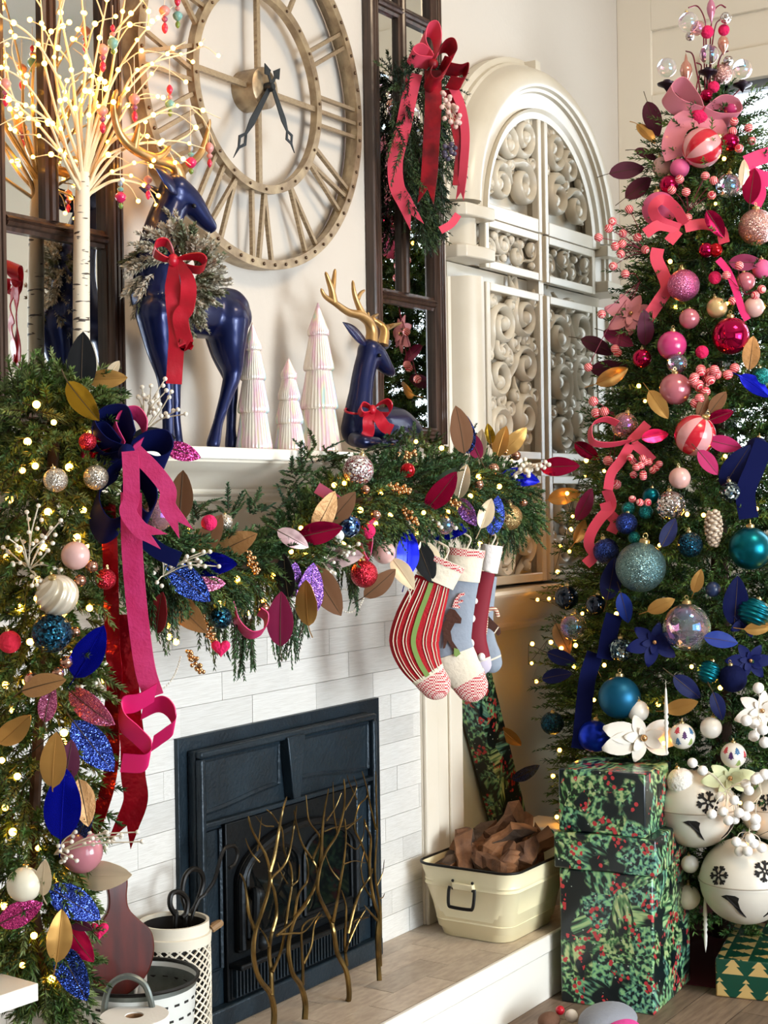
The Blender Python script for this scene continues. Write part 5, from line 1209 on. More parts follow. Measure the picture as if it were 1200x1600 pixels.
CAP = B().lathe([(.2, .955), (.2, 1.1), (.16, 1.14), (.05, 1.15), (.05, 1.2), (0, 1.2)], 12).build('cap', m_cap); COL.objects.unlink(CAP)
HOOK = B().tube([(.09*math.cos(a), 0, 1.26+.11*math.sin(a)) for a in np.linspace(-1.5, 4.7, 14)], .018, 5).build('hook', m_cap); COL.objects.unlink(HOOK)
def mirrored_scale(m, r):    # balls keep their glitter size: real radius in the mesh, not in the scale
    key = m.name+'_%.3f' % r
    if key not in SPH:
        o = B().ball((0, 0, 0), r, 26, 16).build('sphere', m); COL.objects.unlink(o); SPH[key] = o
    return SPH[key]
def place(px, py, rpx, on, out):
    p = (hit_tree if on == 'tree' else hit_gar)(px, py) if on in ('tree', 'gar') else at(px, py, d=on)
    r = rpx*depth(p)/FPX; return p-ray(px, py).normalized()*(r*out+(.04 if on == 'gar' else 0)), r
def ball(px, py, rpx, m, label, on='tree', out=.5, name='ball_ornament', cat='ornament', cap=True, group=None, sq=None):
    p, r = place(px, py, rpx, on, out); r = round(r, 3)
    t_ = thing(name, label, cat, p, group=group or ('ornaments on the christmas tree' if on == 'tree' else 'ornaments on the mantel garland'))
    s_ = mirrored_scale(O[m] if isinstance(m, str) else m, r).copy(); s_.name = 'sphere'; COL.objects.link(s_); s_.parent = t_
    if sq: s_.scale = sq
    if cap:
        for q in (CAP, HOOK):
            c_ = q.copy(); c_.name = q.name.split('.')[0]; COL.objects.link(c_); c_.parent = t_; c_.scale = (r, r, r)
    t_.rotation_euler = (random.uniform(-.25, .25), random.uniform(-.25, .25), random.uniform(0, 6.28))
    return t_, p, r
def meridian_ball(px, py, rpx, ms, n, label, on='tree', out=.5, tilt=(.5, .3), twist=0, amp=0, name='striped_ball'):
    p, r = place(px, py, rpx, on, out); t_ = thing(name, label, 'ornament', p, group='ornaments on the christmas tree' if on == 'tree' else 'ornaments on the mantel garland')
    b = B(); K = 20; NN = n*6; vs = []
    for i in range(K+1):
        a = -math.pi/2+math.pi*i/K
        for j in range(NN):
            th = 2*math.pi*j/NN+twist*a; q = r*(1+amp*math.cos(n*2*math.pi*j/NN)*math.cos(a)); vs.append((q*math.cos(a)*math.cos(th), q*math.cos(a)*math.sin(th), r*math.sin(a)))
    fs = []; mi = []
    for i in range(K):
        for j in range(NN): fs.append((i*NN+j, i*NN+(j+1) % NN, (i+1)*NN+(j+1) % NN, (i+1)*NN+j)); mi.append((j//6) % len(ms))
    b.add(vs, fs); b.m = mi; b.build('sphere', ms, t_, ang=80)
    for q in (CAP, HOOK):
        c_ = q.copy(); c_.name = q.name.split('.')[0]; COL.objects.link(c_); c_.parent = t_; c_.scale = (r, r, r)
    t_.rotation_euler = (tilt[0], tilt[1], random.uniform(0, 6)); return t_
def ribbed_ball(px, py, rpx, m, label, sq=1.):
    p, r = place(px, py, rpx, 'tree', .5); t_ = thing('ribbed_ball', label, 'ornament', p, group='ornaments on the christmas tree'); pr = []
    for i in range(61):
        a = -math.pi/2+math.pi*i/60; pr.append((max(1e-6, r*sq*math.cos(a)*(1+.05*math.cos(i/60*2*math.pi*10))), r*math.sin(a)))
    B().lathe(pr, 28).build('sphere', O[m], t_, ang=80); c_ = CAP.copy(); c_.name = 'cap'; COL.objects.link(c_); c_.parent = t_; c_.scale = (r, r, r)
    t_.rotation_euler = (.25, .35, 0)
# ------------------------------------------------------------------ magnolia leaves
LM = dict(brown=mat('suede_brown', '#6b4527', .75, sheen=.4), tan=mat('tan_leaf', '#a97c4c', .45, metal=.35, bump=(60, .3)), gold=mat('gold_leaf', '#c1924f', .32, metal=.7), goldfoil=mat('gold_foil', '#b9912a', .2, metal=.9), champ=mat('champagne_leaf', '#e3cfae', .3, metal=.5),
 royal=mat('royal_foil', '#0b16b4', .22, metal=.75), navy=mat('navy_leaf', '#060f40', .55, sheen=.3, spec=.2), blue=mat('blue_leaf', '#0b2a7c', .5, sheen=.3, spec=.3), black=mat('black_velvet', '#07080b', .8, sheen=.3), magenta=mat('magenta_velvet', '#7d0c3f', .65, sheen=.8), magfoil=mat('magenta_foil', '#a00a3c', .2, metal=.8), pinkfoil=mat('pink_foil', '#e0165a', .22, metal=.7), plum=mat('plum_velvet', '#4d0b2c', .7, sheen=.7),
 redvel=mat('red_velvet', '#8c0f20', .75, sheen=.6), silverpink=mat('silver_pink', '#d9b9b6', .3, metal=.3, var=('#b58f92', 30)), darkgreen=mat('dark_green_leaf', '#12301f', .6), coralfoil=mat('coral_foil', '#d8493a', .25, metal=.6), pinkvel=mat('pink_velvet', '#b31a5c', .7, sheen=.8))
for k in ('pinkglit', 'navyglit', 'royalglit', 'violetglit', 'magglit', 'redglit'): LM[k] = O[k]
m_lstem = mat('leaf_stem', '#4a3a24', .7)
def leaf(px, py, lpx, ang, front, back, label, on='gar', tilt=None, wr=.48, out=.0, pitch=None, group=None):
    rgl = random.Random(int(px*7+py*13)); tilt = rgl.uniform(-.5, .5) if tilt is None else tilt; pitch = rgl.uniform(-.25, .35) if pitch is None else pitch
    p = (hit_tree if on == 'tree' else hit_gar)(px, py) if isinstance(on, str) else at(px, py, d=on)
    k = depth(p)/FPX; p = p-ray(px, py).normalized()*(.012+out+(.065 if on == 'gar' else 0)); L_ = lpx*k*1.16; W_ = L_*wr; a = R_(ang)
    ax_ = (_R*math.cos(a)+Vector((0, 0, 1))*math.sin(a)).normalized(); nr = -_F
    ax_ = (ax_*math.cos(pitch)+nr*math.sin(pitch)).normalized(); nr = (nr-ax_*nr.dot(ax_)).normalized(); nr = Matrix.Rotation(tilt, 3, ax_) @ nr; sd = ax_.cross(nr)
    b = B(); NL, NW = 11, 6; T = []; th = .0014
    for side in (0, 1):
        for i in range(NL+1):
            t_ = i/NL; w_ = W_/2*(math.sin(math.pi*t_**.85)**.72)*(1 if t_ < .98 else .3)+.0006
            for j in range(NW+1):
                u = j/NW*2-1; h = .22*abs(u)*w_ - .16*L_*(t_-.45)**2 - .10*w_*u*u + .006*L_*math.sin(t_*20)*abs(u)
                T.append(ax_*(L_*(t_-.5))+sd*(w_*u)+nr*(h-(th if side else 0)))
    n1 = (NL+1)*(NW+1); q = NW+1; fs = []; mi = []
    for i in range(NL):
        for j in range(NW):
            fs.append((i*q+j, i*q+j+1, (i+1)*q+j+1, (i+1)*q+j)); mi.append(0); fs.append((n1+i*q+j, n1+(i+1)*q+j, n1+(i+1)*q+j+1, n1+i*q+j+1)); mi.append(1)
        fs.append((i*q, (i+1)*q, n1+(i+1)*q, n1+i*q)); mi.append(0); fs.append((i*q+NW, n1+i*q+NW, n1+(i+1)*q+NW, (i+1)*q+NW)); mi.append(0)
    for e in (0, NL):
        for j in range(NW): fs.append((e*q+j, n1+e*q+j, n1+e*q+j+1, e*q+j+1)); mi.append(0)
    b.add(T, fs); b.m = mi
    t_ = thing('magnolia_leaf', label, 'leaf', p, group=group or ('magnolia leaves in the mantel garland' if on == 'gar' else 'magnolia leaves on the christmas tree'))
    b.build('blade', [LM[front], LM[back]], t_, ang=70)
    rib = [ax_*(L_*(s_-.5))+nr*(-.16*L_*(s_-.45)**2+.0006) for s_ in np.linspace(0, .96, 9)]
    B().tube([rib[0]-ax_*L_*.3-nr*.02, rib[0]-ax_*L_*.12-nr*.006]+rib, [.0016, .0014]+list(np.linspace(.0013, .0004, 9)), 5).build('midrib', LM[front] if front in ('royal', 'gold', 'champ') else m_lstem, t_)
    return t_
# ------------------------------------------------------------------ berry sprays
m_wberry = mat('pearl_berry', '#ece3d2', .35, coat=.3); m_gberry = mat('gold_berry', '#c99b6c', .2, metal=.85); m_rberry = O['redglass']; m_wst = mat('white_stem', '#d9cdb6', .6)
m_cberry = mat('coral_striped_berry', '#d8364a', .25, coat=.5, stripes=(0, 160, '#f3b9b4', .4)); m_pberry = mat('white_snow_berry', '#f0ece6', .55)
BER = {}
def spray(base, tips, m, rb, label, on='gar', cat='berry spray', per=3, stem=None, group=None, name='berry_spray', spread=9, out=.03):
    """base and tips are photo points; every stem carries berries"""
    P0 = (hit_tree if on == 'tree' else hit_gar)(*base) if isinstance(on, str) else at(*base, d=on); P0 = P0-ray(*base).normalized()*out; d0 = depth(P0); k = d0/FPX; rgl = random.Random(int(base[0]*3+base[1]))
    t_ = thing(name, label, cat, P0, group=group)
    key = m.name+'%.4f' % (rb*k)
    for (x, y) in tips:
        q = at(x, y, d=d0-rgl.uniform(-.01, .05)); md = (P0+q)/2+Vector((rgl.uniform(-.012, .012), rgl.uniform(-.012, .012), rgl.uniform(0, .014)))
        C_ = bez([P0, md, q], 5); s_ = B().tube(C_, [.0014]*len(C_), 5).build('stem', stem or m_wst, t_, P0)
        for i in range(per):
            c_ = q if i == 0 else C_[max(3, len(C_)-1-2*i)]+Vector((rgl.uniform(-1, 1), rgl.uniform(-1, 1), rgl.uniform(-1, 1)))*spread*k
            if key not in BER:
                o = B().ball((0, 0, 0), rb*k, 12, 8).build('berry', m); BER[key] = o; o.parent = t_
            else:
                o = BER[key].copy(); o.name = 'berry'; COL.objects.link(o); o.parent = t_
            o.location = c_-P0; o.rotation_euler = (rgl.uniform(0, 3), rgl.uniform(0, 3), rgl.uniform(0, 3))
    return t_
def cluster(px, py, dx, dy, n, m, rb, wd, label, on='gar', name='berry_cluster'):
    """dense elongated berry cluster"""
    P0 = (hit_tree if on == 'tree' else hit_gar)(px, py); P0 = P0-ray(px, py).normalized()*.03; k = depth(P0)/FPX; rgl = random.Random(px*5+py)
    t_ = thing(name, label, 'berry spray', P0, group='berry clusters in the garland' if on == 'gar' else 'berry clusters on the tree'); ax_ = (_R*dx-Vector((0, 0, 1))*dy)*k
    B().tube([-ax_*.6, ax_*.5], .0012, 5).build('stem', m_lstem, t_); key = m.name+'%.4f' % (rb*k)
    for i in range(n):
        u = i/n-.5; a = i*2.4; w_ = wd*k*(1-abs(u)*1.3)*rgl.uniform(.5, 1)
        if key not in BER: o = B().ball((0, 0, 0), rb*k, 10, 7).build('berry', m); BER[key] = o; o.parent = t_
        else: o = BER[key].copy(); o.name = 'berry'; COL.objects.link(o); o.parent = t_
        o.location = ax_*u+(_R*math.cos(a)+Vector((0, 0, 1))*math.sin(a)*.8-_F*rgl.uniform(0, .7))*w_
# ------------------------------------------------------------------ flowers, icicles, hearts, cones, bells
def poinsettia(px, py, rpx, m, label, n=7, squash=.6, on='tree', inner=True, rot=0.):
    p, r = place(px, py, rpx, on, .35); t_ = thing('poinsettia', label, 'flower', p, group='fabric poinsettias on the christmas tree')
    for ringi, (k, sc) in enumerate(((n, 1.), (5, .55))):
        if ringi and not inner: break
        for i in range(k):
            a = 2*math.pi*i/k+rot+ringi*.5; d_ = (_R*math.cos(a)+Vector((0, 0, 1))*math.sin(a)*squash-_F*(.18+.25*ringi)).normalized(); L_ = r*sc*(1+.12*math.sin(i*5))*(abs(math.cos(a))*(1-squash)+squash)
            sd = d_.cross(-_F).normalized(); nr = sd.cross(d_); b = B(); vs = []
            for e in (0, .0012):
                for q in range(8):
                    u = q/7; w_ = L_*.27*math.sin(math.pi*min(1, u*.94+.03))**.8
                    for s_ in (-1, 0, 1): vs.append(d_*L_*u+sd*w_*s_+nr*((.12*abs(s_)*w_*2 - .25*L_*u*u)*.6-e))
            fs = []
            for q in range(7):
                for j in range(2): fs.append((q*3+j, q*3+j+1, q*3+4+j, q*3+3+j)); fs.append((24+q*3+j, 24+q*3+3+j, 24+q*3+4+j, 24+q*3+j+1))
                fs.append((q*3, q*3+3, 24+q*3+3, 24+q*3)); fs.append((q*3+2, 24+q*3+2, 24+q*3+5, q*3+5))
            fs += [(0, 24, 25, 1), (1, 25, 26, 2), (21, 22, 46, 45), (22, 23, 47, 46)]
            b.add(vs, fs).build('petal', m, t_, ang=80)
    B().ball(-_F*r*.12, r*.09, 10, 8).build('flower_centre', m_gberry, t_)
def icicle(px, y0, y1, label):
    p = hit_tree(px, (y0+y1)/2)-ray(px, y0).normalized()*.05; k = depth(p)/FPX; H = (y1-y0)*k; t_ = thing('icicle_ornament', label, 'ornament', p, group='white icicles on the christmas tree')
    pr = [(1e-5, H/2), (.003, H*.46), (.005, H*.3), (.0075, H*.12), (.0045, H*.1), (.008, H*.06), (.0045, H*.02), (.0085, -H*.03), (.005, -H*.07), (.0075, -H*.11), (.0045, -H*.15), (.0065, -H*.22), (.0045, -H*.38), (1e-5, -H/2)]
    B().lathe(pr, 14).build('spindle', O['white'], t_, ang=70); B().tube([(0, 0, H/2), (0, 0, H/2+.02)], .0008, 4).build('string', m_str, t_)
def heart(px, py, rpx, label, on='gar'):
    p, r = place(px, py, rpx, on, .6); t_ = thing('heart_ornament', label, 'ornament', p, group='red felt hearts in the garland'); P_ = []
    b = B(); n = 28; rings = []
    for s_, y in ((.0, -.42), (.55, -.38), (.85, -.24), (1, 0), (.85, .24), (.55, .38), (0, .42)):
        rg_ = []
        for i in range(n):
            a = 2*math.pi*i/n; x = .062*16*math.sin(a)**3; z = .062*(13*math.cos(a)-5*math.cos(2*a)-2*math.cos(3*a)-math.cos(4*a)); rg_.append(_R*(x*s_*r)+Vector((0, 0, 1))*((z*s_)*r)+_F*(y*r))
        rings.append(rg_)
    loft(rings, False, False).build('heart_body', O['pom'], t_, ang=80); B().tube([(0, 0, r*.5), (0, 0, r*1.4)], .0008, 4).build('string', m_str, t_)
def pinecone(px, py, w_, h_, label):
    p = hit_tree(px, py)-ray(px, py).normalized()*.04; k = depth(p)/FPX; t_ = thing('pinecone_ornament', label, 'ornament', p, group='ornaments on the christmas tree'); m = mat('frosted_cone', '#b39a84', .5, metal=.25, var=('#e2d2bd', 40)); sm_ = None
    B().lathe([(1e-5, -h_*k/2), (w_*k*.25, -h_*k*.3), (w_*k*.36, 0), (w_*k*.3, h_*k*.3), (1e-5, h_*k/2)], 14).build('core', m, t_); n = 62
    for i in range(n):
        u = i/(n-1); z = (-.48+.94*u)*h_*k; r = w_*k*.42*math.sin(math.pi*(.16+.74*u))**.8; a = i*2.39996
        if sm_ is None: sm_ = B().ball((0, 0, 0), 1, 8, 6).build('scale', m, t_); o = sm_
        else: o = sm_.copy(); o.name = 'scale'; COL.objects.link(o); o.parent = t_
        o.location = (r*math.cos(a), r*math.sin(a), z); o.scale = (w_*k*.09, w_*k*.15, h_*k*.05); o.rotation_euler = (0, -.5, a)
    t_.rotation_euler = (math.pi, 0, 0)
m_bell = mat('bell_enamel', '#ddd6c8', .38, coat=.3, var=('#d2cabb', 4)); m_hole = mat('bell_hole', '#120d0b', .8)
def bell(px, py, rpx, label, on, slots, flakes, ry=0):
    p = at(px, py, d=on); r = rpx*on/FPX; t_ = thing('jingle_bell', label, 'bell', p, group='big white jingle bells on the christmas tree')
    pr = [(max(1e-5, r*math.cos(a)), r*.96*math.sin(a)) for a in np.linspace(-math.pi/2, math.pi/2, 33)]; pr = pr[:17]+[(r*1.02, -r*.015), (r*1.02, r*.03)]+pr[18:]
    B().lathe(pr, 48).build('bell_shell', m_bell, t_, ang=50)
    B().tube([(r*1.02*math.cos(a), r*1.02*math.sin(a), .006) for a in np.linspace(0, 6.2832, 49)], .0022, 6).build('seam_band', mat('bell_seam', '#a79d8d', .5), t_)
    B().tube([(.014*math.cos(a), 0, r*.97+.012+.014*math.sin(a)) for a in np.linspace(0, 6.2832, 15)], .003, 6).build('hanging_ring', m_capdk, t_)
    base = math.atan2(-_F.y, -_F.x)
    def onb(az, el, poly, nm):
        c_ = Vector((math.cos(base+az)*math.cos(el), math.sin(base+az)*math.cos(el), math.sin(el))); Rg = Vector((-math.sin(base+az), math.cos(base+az), 0)); Ug = c_.cross(Rg); vs = []
        for e in (.98, 1.022):
            for (x, y) in poly: q = (c_+Rg*x+Ug*y).normalized(); vs.append(Vector((q.x, q.y, q.z*.965))*r*e)
        n = len(poly); return B().add(vs, [tuple(range(n, 2*n)), tuple(reversed(range(n)))]+[(i, (i+1) % n, n+(i+1) % n, n+i) for i in range(n)]).build(nm, m_hole, t_, smooth=False)
    for az in slots:
        f = -1 if az > 0 else 1
        onb(az, -.32, [(x*1.0*f, y) for x, y in ([(-.26, .16), (-.14, .21), (.06, .21), (.15, .16), (.12, .06), (.15, -.12), (.26, -.42), (.12, -.24), (.0, -.02), (-.1, .08)])][::(1 if f > 0 else -1)], 'sound_slot')
    for az, el, s_ in flakes:
        for i in range(6):
            a = i*math.pi/3+.2; ca, sa = math.cos(a), math.sin(a); rot = lambda x, y: ((x*ca-y*sa)*s_, (x*sa+y*ca)*s_)
            onb(az, el, [rot(*q) for q in ((.12, -.09), (.55, -.09), (.74, -.34), (.92, -.24), (.8, -.08), (1, -.08), (1, .08), (.8, .08), (.92, .24), (.74, .34), (.55, .09), (.12, .09))], 'snowflake_arm')
    return t_
def band(par, of, pts, wpx, m, on=None, name='ribbon_tail', notch=True, facing=0., out=.05, twist=None, cw=(.72, .45, .3)):
    """a ribbon through photo points (x,y[,depth offset]); width in pixels"""
    P_ = []
    for q in pts:
        d_ = on + (q[2] if len(q) > 2 else 0) if isinstance(on, (int, float)) else depth((hit_tree if on == 'tree' else hit_gar)(q[0], q[1]))-out-(q[2] if len(q) > 2 else 0)
        P_.append(at(q[0], q[1], d=d_))
    C_ = bez(P_, 7); k = len(C_); wv = []; w_ = wpx*depth(C_[0])/FPX
    for i in range(k):
        t0 = (C_[min(i+1, k-1)]-C_[max(i-1, 0)]).normalized(); f = facing+(twist or 0)*i/k
        s_ = t0.cross(_F*math.cos(f)+_R*math.sin(f))
        s_ = s_.normalized() if s_.length > 1e-4 else _R.copy()
        if facing >= .85: s_ = (-_F*cw[0]+Vector((0, 0, cw[1]))+_R*cw[2]).normalized()
        wv.append(s_*w_)
        if i and wv[-1].dot(wv[-2]) < 0: wv[-1] = -wv[-1]
    b = B(); b.ribbon(C_, wv, .0012)
    if notch:        # swallow-tail end
        e = C_[-1]; t0 = (C_[-1]-C_[-2]).normalized(); s_ = wv[-1]; n_ = t0.cross(s_).normalized()*.0012; L_ = w_*.9
        for sg in (-1, 1): b.add([e+n_, e+s_*.5*sg+n_, e+s_*.5*sg+t0*L_+n_, e-n_, e+s_*.5*sg-n_, e+s_*.5*sg+t0*L_-n_], [(0, 1, 2), (5, 4, 3), (0, 3, 4, 1), (1, 4, 5, 2), (2, 5, 3, 0)])
    return b.build(name, m, par, of, ang=70)
# ------------------------------------------------------------------ leaves in the garland
GL = [ # px, py, length, angle, front, back, label
 (283,775,68,85,'brown','navy','brown suede leaf standing on edge below the mantel corner'),(329,835,60,60,'brown','tan','brown suede leaf beside the pink felt ball'),(366,851,68,25,'tan','brown','tan leaf above the shiny blue leaf under the mantel'),
 (332,882,68,2,'royal','tan','shiny royal blue leaf with white berries under the mantel'),(293,910,78,-40,'navyglit','brown','glittery navy leaf right of the pink ribbon'),(291,957,78,-50,'tan','brown','ribbed tan leaf hanging below the glittery navy leaf'),
 (458,842,48,-30,'silverpink','brown','silvery pink leaf in the middle of the garland'),(508,800,62,62,'tan','brown','tan leaf in front of a brown one at the garland middle'),(532,797,62,48,'brown','champ','brown suede leaf with pale edge behind the tan one'),(500,832,62,12,'magfoil','plum','magenta leaf under the brown and tan leaves'),
 (527,868,70,-2,'silverpink','brown','pale pink patterned leaf under the blue tinsel ball'),(458,907,50,80,'violetglit','black','violet glitter leaf hanging beside the black leaf'),(446,900,60,95,'black','brown','black velvet leaf behind the violet glitter leaf'),(479,943,64,92,'gold','brown','gold leaf hanging lowest in front of a purple one'),
 (484,925,78,80,'violetglit','navy','purple glitter leaf behind the hanging gold leaf'),(438,968,74,88,'magenta','plum','folded magenta velvet leaf hanging under the garland'),(508,922,80,-58,'brown','gold','brown suede leaf with gold edge by the pearl strand'),(248,958,58,80,'redvel','magfoil','dark red velvet leaf close to the pink ribbon'),(328,912,42,0,'pinkglit','magenta','pink glitter leaf peeking under the shiny blue leaf'),
 (690,768,66,50,'magfoil','plum','magenta foil leaf beside the champagne leaf'),(722,752,48,75,'champ','gold','pale champagne leaf in the centre of the thick garland'),(697,750,44,50,'darkgreen','black','dark green leaf behind the magenta foil leaf'),(814,746,52,-12,'royal','navy','royal blue foil leaf at the far end of the garland'),
 (874,729,54,2,'magfoil','plum','magenta foil leaf reaching over the carved screen'),(774,806,54,80,'royalglit','navy','blue glitter leaf above the stockings'),(760,802,44,68,'champ','gold','pale leaf edge beside the blue glitter leaf'),(700,829,58,8,'royal','navy','royal blue leaf above the stocking cuffs'),(730,800,44,-60,'violetglit','plum','lilac glitter leaf near the garland end'),
 (637,862,66,86,'royal','navy','upright royal blue foil leaf at the red stocking'),(673,875,58,-65,'champ','black','white-gold leaf lying on the red stocking cuff'),(664,878,60,-70,'black','brown','black leaf behind the white-gold one on the stocking'),(630,896,52,-55,'champ','gold','champagne leaf hanging at the red stocking edge'),(594,912,56,40,'brown','tan','brown leaf against the tiles by the red stocking'),
 (720,672,66,100,'brown','navy','tall brown leaf standing up at the mirror corner'),(728,678,54,96,'navyglit','brown','navy glitter leaf standing beside the tall brown leaf'),(740,694,44,112,'magenta','plum','small magenta leaf standing up beside the white one'),(750,694,40,84,'champ','gold','small white leaf standing up at the garland top'),(783,690,44,72,'gold','tan','orange-gold leaf standing in front of the screen'),(803,690,50,45,'gold','champ','pale gold leaf slanting over the screen base'),(765,678,28,100,'goldfoil','gold','tiny gold leaf between white and orange leaves'),
 (128,566,80,86,'black','brown','black velvet leaf standing beside the birch trunk'),(129,627,66,-52,'goldfoil','gold','shiny gold leaf above the big ribbon bow'),(168,592,52,3,'gold','champ','flat gold leaf in front of the dark mirror'),(177,577,28,55,'champ','gold','small white leaf tip above the flat gold leaf'),
 (240,684,58,-2,'black','brown','black velvet leaf lying on the ribbon bow'),(285,706,50,-18,'magglit','black','pink glitter leaf at the mantel shelf edge'),(139,1020,84,58,'royal','navy','royal blue leaf beside the red ribbon'),(141,1106,80,-35,'pinkglit','plum','pink glitter leaf left of the red ribbon'),(75,1100,52,75,'pinkglit','plum','small pink glitter leaf in the hanging garland'),
 (67,1070,64,15,'tan','brown','brown leaf under the rose gold baubles'),(22,1142,66,40,'gold','brown','gold leaf at the picture edge in the hanging garland'),(146,1167,88,-55,'royalglit','navy','blue glitter leaf left of the curled pink ribbon'),(84,1188,74,86,'gold','tan','gold leaf hanging upright above the big blue leaf'),(106,1192,64,76,'plum','brown','plum leaf behind the upright gold leaf'),
 (98,1257,100,84,'royal','navy','largest royal blue leaf, low in the hanging garland'),(131,1254,64,-78,'tan','brown','copper leaf beside the largest royal blue leaf'),(129,1292,54,60,'navyglit','navy','navy glitter leaf under the copper leaf'),(68,1372,48,86,'champ','gold','pale leaf edge beside the cream ball'),(31,1428,66,26,'magglit','magenta','hot pink glitter leaf below the cream ball'),
 (116,1411,82,-34,'royalglit','navy','periwinkle glitter leaf above the red foil leaf'),(160,1368,80,3,'champ','gold','long pale gold leaf pointing at the paddle board'),(122,1472,66,-50,'pinkfoil','plum','red-pink foil leaf in the low garland'),(93,1463,70,84,'gold','brown','gold leaf left of the red-pink foil leaf'),(113,1521,82,-62,'navyglit','navy','dark blue glitter leaf at the garland bottom'),(118,1440,50,-30,'plum','magenta','plum leaf between two glitter leaves low down'),
]
for q in GL: leaf(*q[:4], q[4], q[5], q[6])
# ------------------------------------------------------------------ balls in the garland
for q in [(87,750,19,'silverglit','silver glitter ball on the garland, apart from the bow'),(150,746,19,'silverglit','silver glitter ball touching the navy velvet bow'),(81,989,31,'inkglit','large dark navy glitter ball in the hanging garland'),
 (143,885,10,'rosegold','small rose gold ball beside the red ribbon top'),(125,907,9,'rosegold','tiny rose gold ball left of the red ribbon top'),(117,988,9,'rosegold','tiny rose gold ball touching the navy glitter ball'),(103,1035,10,'rosegold','rose gold bauble, highest of three under the navy ball'),(90,1052,10,'rosegold','rose gold bauble, middle of three under the navy ball'),(49,1062,12,'rosegold','rose gold bauble beside a lit bulb under the navy ball'),
 (38,1382,27,'cream','cream white ball low in the hanging garland'),(127,1331,33,'blushclear','pink translucent ball under the red ribbon ends'),(600,863,18,'blush','champagne pink ball beside the upright royal blue leaf'),(560,735,24,'confetti','multicolour confetti glitter ball on the thick garland'),(545,822,18,'tinselnavy','blue tinsel ball in the garland middle'),
 (352,815,12,'silverglit','small silver glitter ball by the pink felt ball'),(796,808,20,'goldglit','gold glitter ball at the far garland end'),(771,733,9,'rosegold','rose gold bauble in the far garland'),(806,712,8,'rosegold','small rose gold bauble under the orange-gold leaf'),(748,757,8,'rosegold','small rose gold bauble beside a lit bulb at the far end'),(818,785,7,'rosegold','tiny rose gold bauble at the garland tip'),
 (637,735,12,'redglass','red glass ball deep in the thick garland'),(569,897,21,'redglit','red glitter ball under the pink ribbon loop'),(571,765,7,'rosegold','small rose gold ball above the blue tinsel ball'),(587,805,8,'rosegold','small rose gold ball right of the blue tinsel ball'),(413,950,9,'rosegold','rose gold ball beside the coral ribbon loop'),
 (245,805,26,'clearpink','clear pink glass ball behind the ribbon bow'),(345,965,17,'inkglit','dark blue ball deep under the garland'),(528,837,10,'whitetex','small white beaded ball over the pink patterned leaf'),(695,820,15,'clear','clear glass ball among the white berries'),(165,905,16,'redglit','red glitter ball behind the red ribbon'),(118,868,22,'blush','coral pink ball behind the small rose gold ones'),(137,690,14,'redglit','magenta jewel ball tucked into the bow'),(575,830,12,'pom','hot pink felt ball above the pink ribbon loop')]:
    ball(*q, on='gar', cap=q[2] > 11)
ball(327,817,13,'pom','hot pink felt ball under the mantel moulding',on='gar',cap=False,name='felt_ball'); ball(15,1003,17,'redfelt','red felt ball at the picture edge in the garland',on='gar',name='felt_ball')
meridian_ball(89,930,32,[mat('pearl_swirl_white','#e2d6c0',.28,metal=.35,coat=.4),mat('pearl_swirl_tan','#c6b69c',.35,metal=.35)],11,'pearl ball with swirling ridges in the hanging garland',on='gar',twist=1.1,amp=.05,name='swirl_ball',tilt=(.4,.4))
heart(345,1012,15,'red felt heart hanging under the swagged garland'); heart(155,1453,15,'red felt heart beside the paddle board')
# ------------------------------------------------------------------ berries
WB = dict(m=m_wberry, rb=3.6, group='white berry sprays in the garland')
spray((45,890),[(60,790),(42,800),(95,813),(80,825),(12,840),(5,855),(30,838),(70,840),(20,880),(50,915),(88,920),(95,890),(75,860)],label='white berry spray in the hanging garland below the silver ball',**WB)
spray((225,675),[(258,592),(260,610),(268,612),(290,647),(278,640),(222,605),(236,603),(216,620),(245,620),(250,632),(240,645)],label='white berry spray rising in front of the deer legs',out=.06,**WB)
spray((255,900),[(318,862),(328,862),(313,878),(342,885),(320,885),(250,870),(245,910),(258,880)],label='white berry spray over the shiny blue leaf',**WB)
spray((505,880),[(490,865),(495,880),(483,872),(530,848),(545,855),(552,865),(560,850),(515,895),(520,905)],label='white berry spray over the pale pink leaf',**WB)
spray((655,830),[(618,805),(630,815),(700,812),(712,825),(685,818),(668,808),(690,808)],label='white berry spray above the stocking cuffs',**WB)
spray((800,745),[(818,728),(828,726),(838,728),(852,722),(845,728),(858,726),(822,735)],label='white berry spray stretching toward the magenta leaf',**WB)
spray((165,1085),[(158,1012),(155,1028),(145,1033),(137,1048),(148,1055),(113,1080),(127,1073),(150,1075),(182,1095)],label='white berry spray behind the red ribbon',**WB)
spray((85,1335),[(118,1300),(112,1315),(105,1330),(120,1345),(100,1345),(190,1305),(215,1300),(222,1315),(170,1315),(165,1300)],label='white berry spray under the red ribbon ends',**WB)
for q in [(327,985,22,48,34,'gold berry cluster drooping left of the red heart'),(305,1035,20,34,22,'gold berry cluster hanging on the tiles'),(622,762,42,12,26,'gold berry cluster in the thick garland, below the red ball'),(703,782,30,14,24,'gold berry cluster below the champagne leaf'),(632,712,36,-8,20,'gold berry cluster behind the red glass ball'),(395,880,14,34,26,'gold berry cluster under the tan leaf'),(780,700,24,10,16,'gold berry cluster near the screen base'),(640,805,24,30,20,'gold berry cluster right of the blue tinsel ball')]:
    cluster(q[0],q[1],q[2],q[3],q[4],m_gberry,3.4,9,q[5])
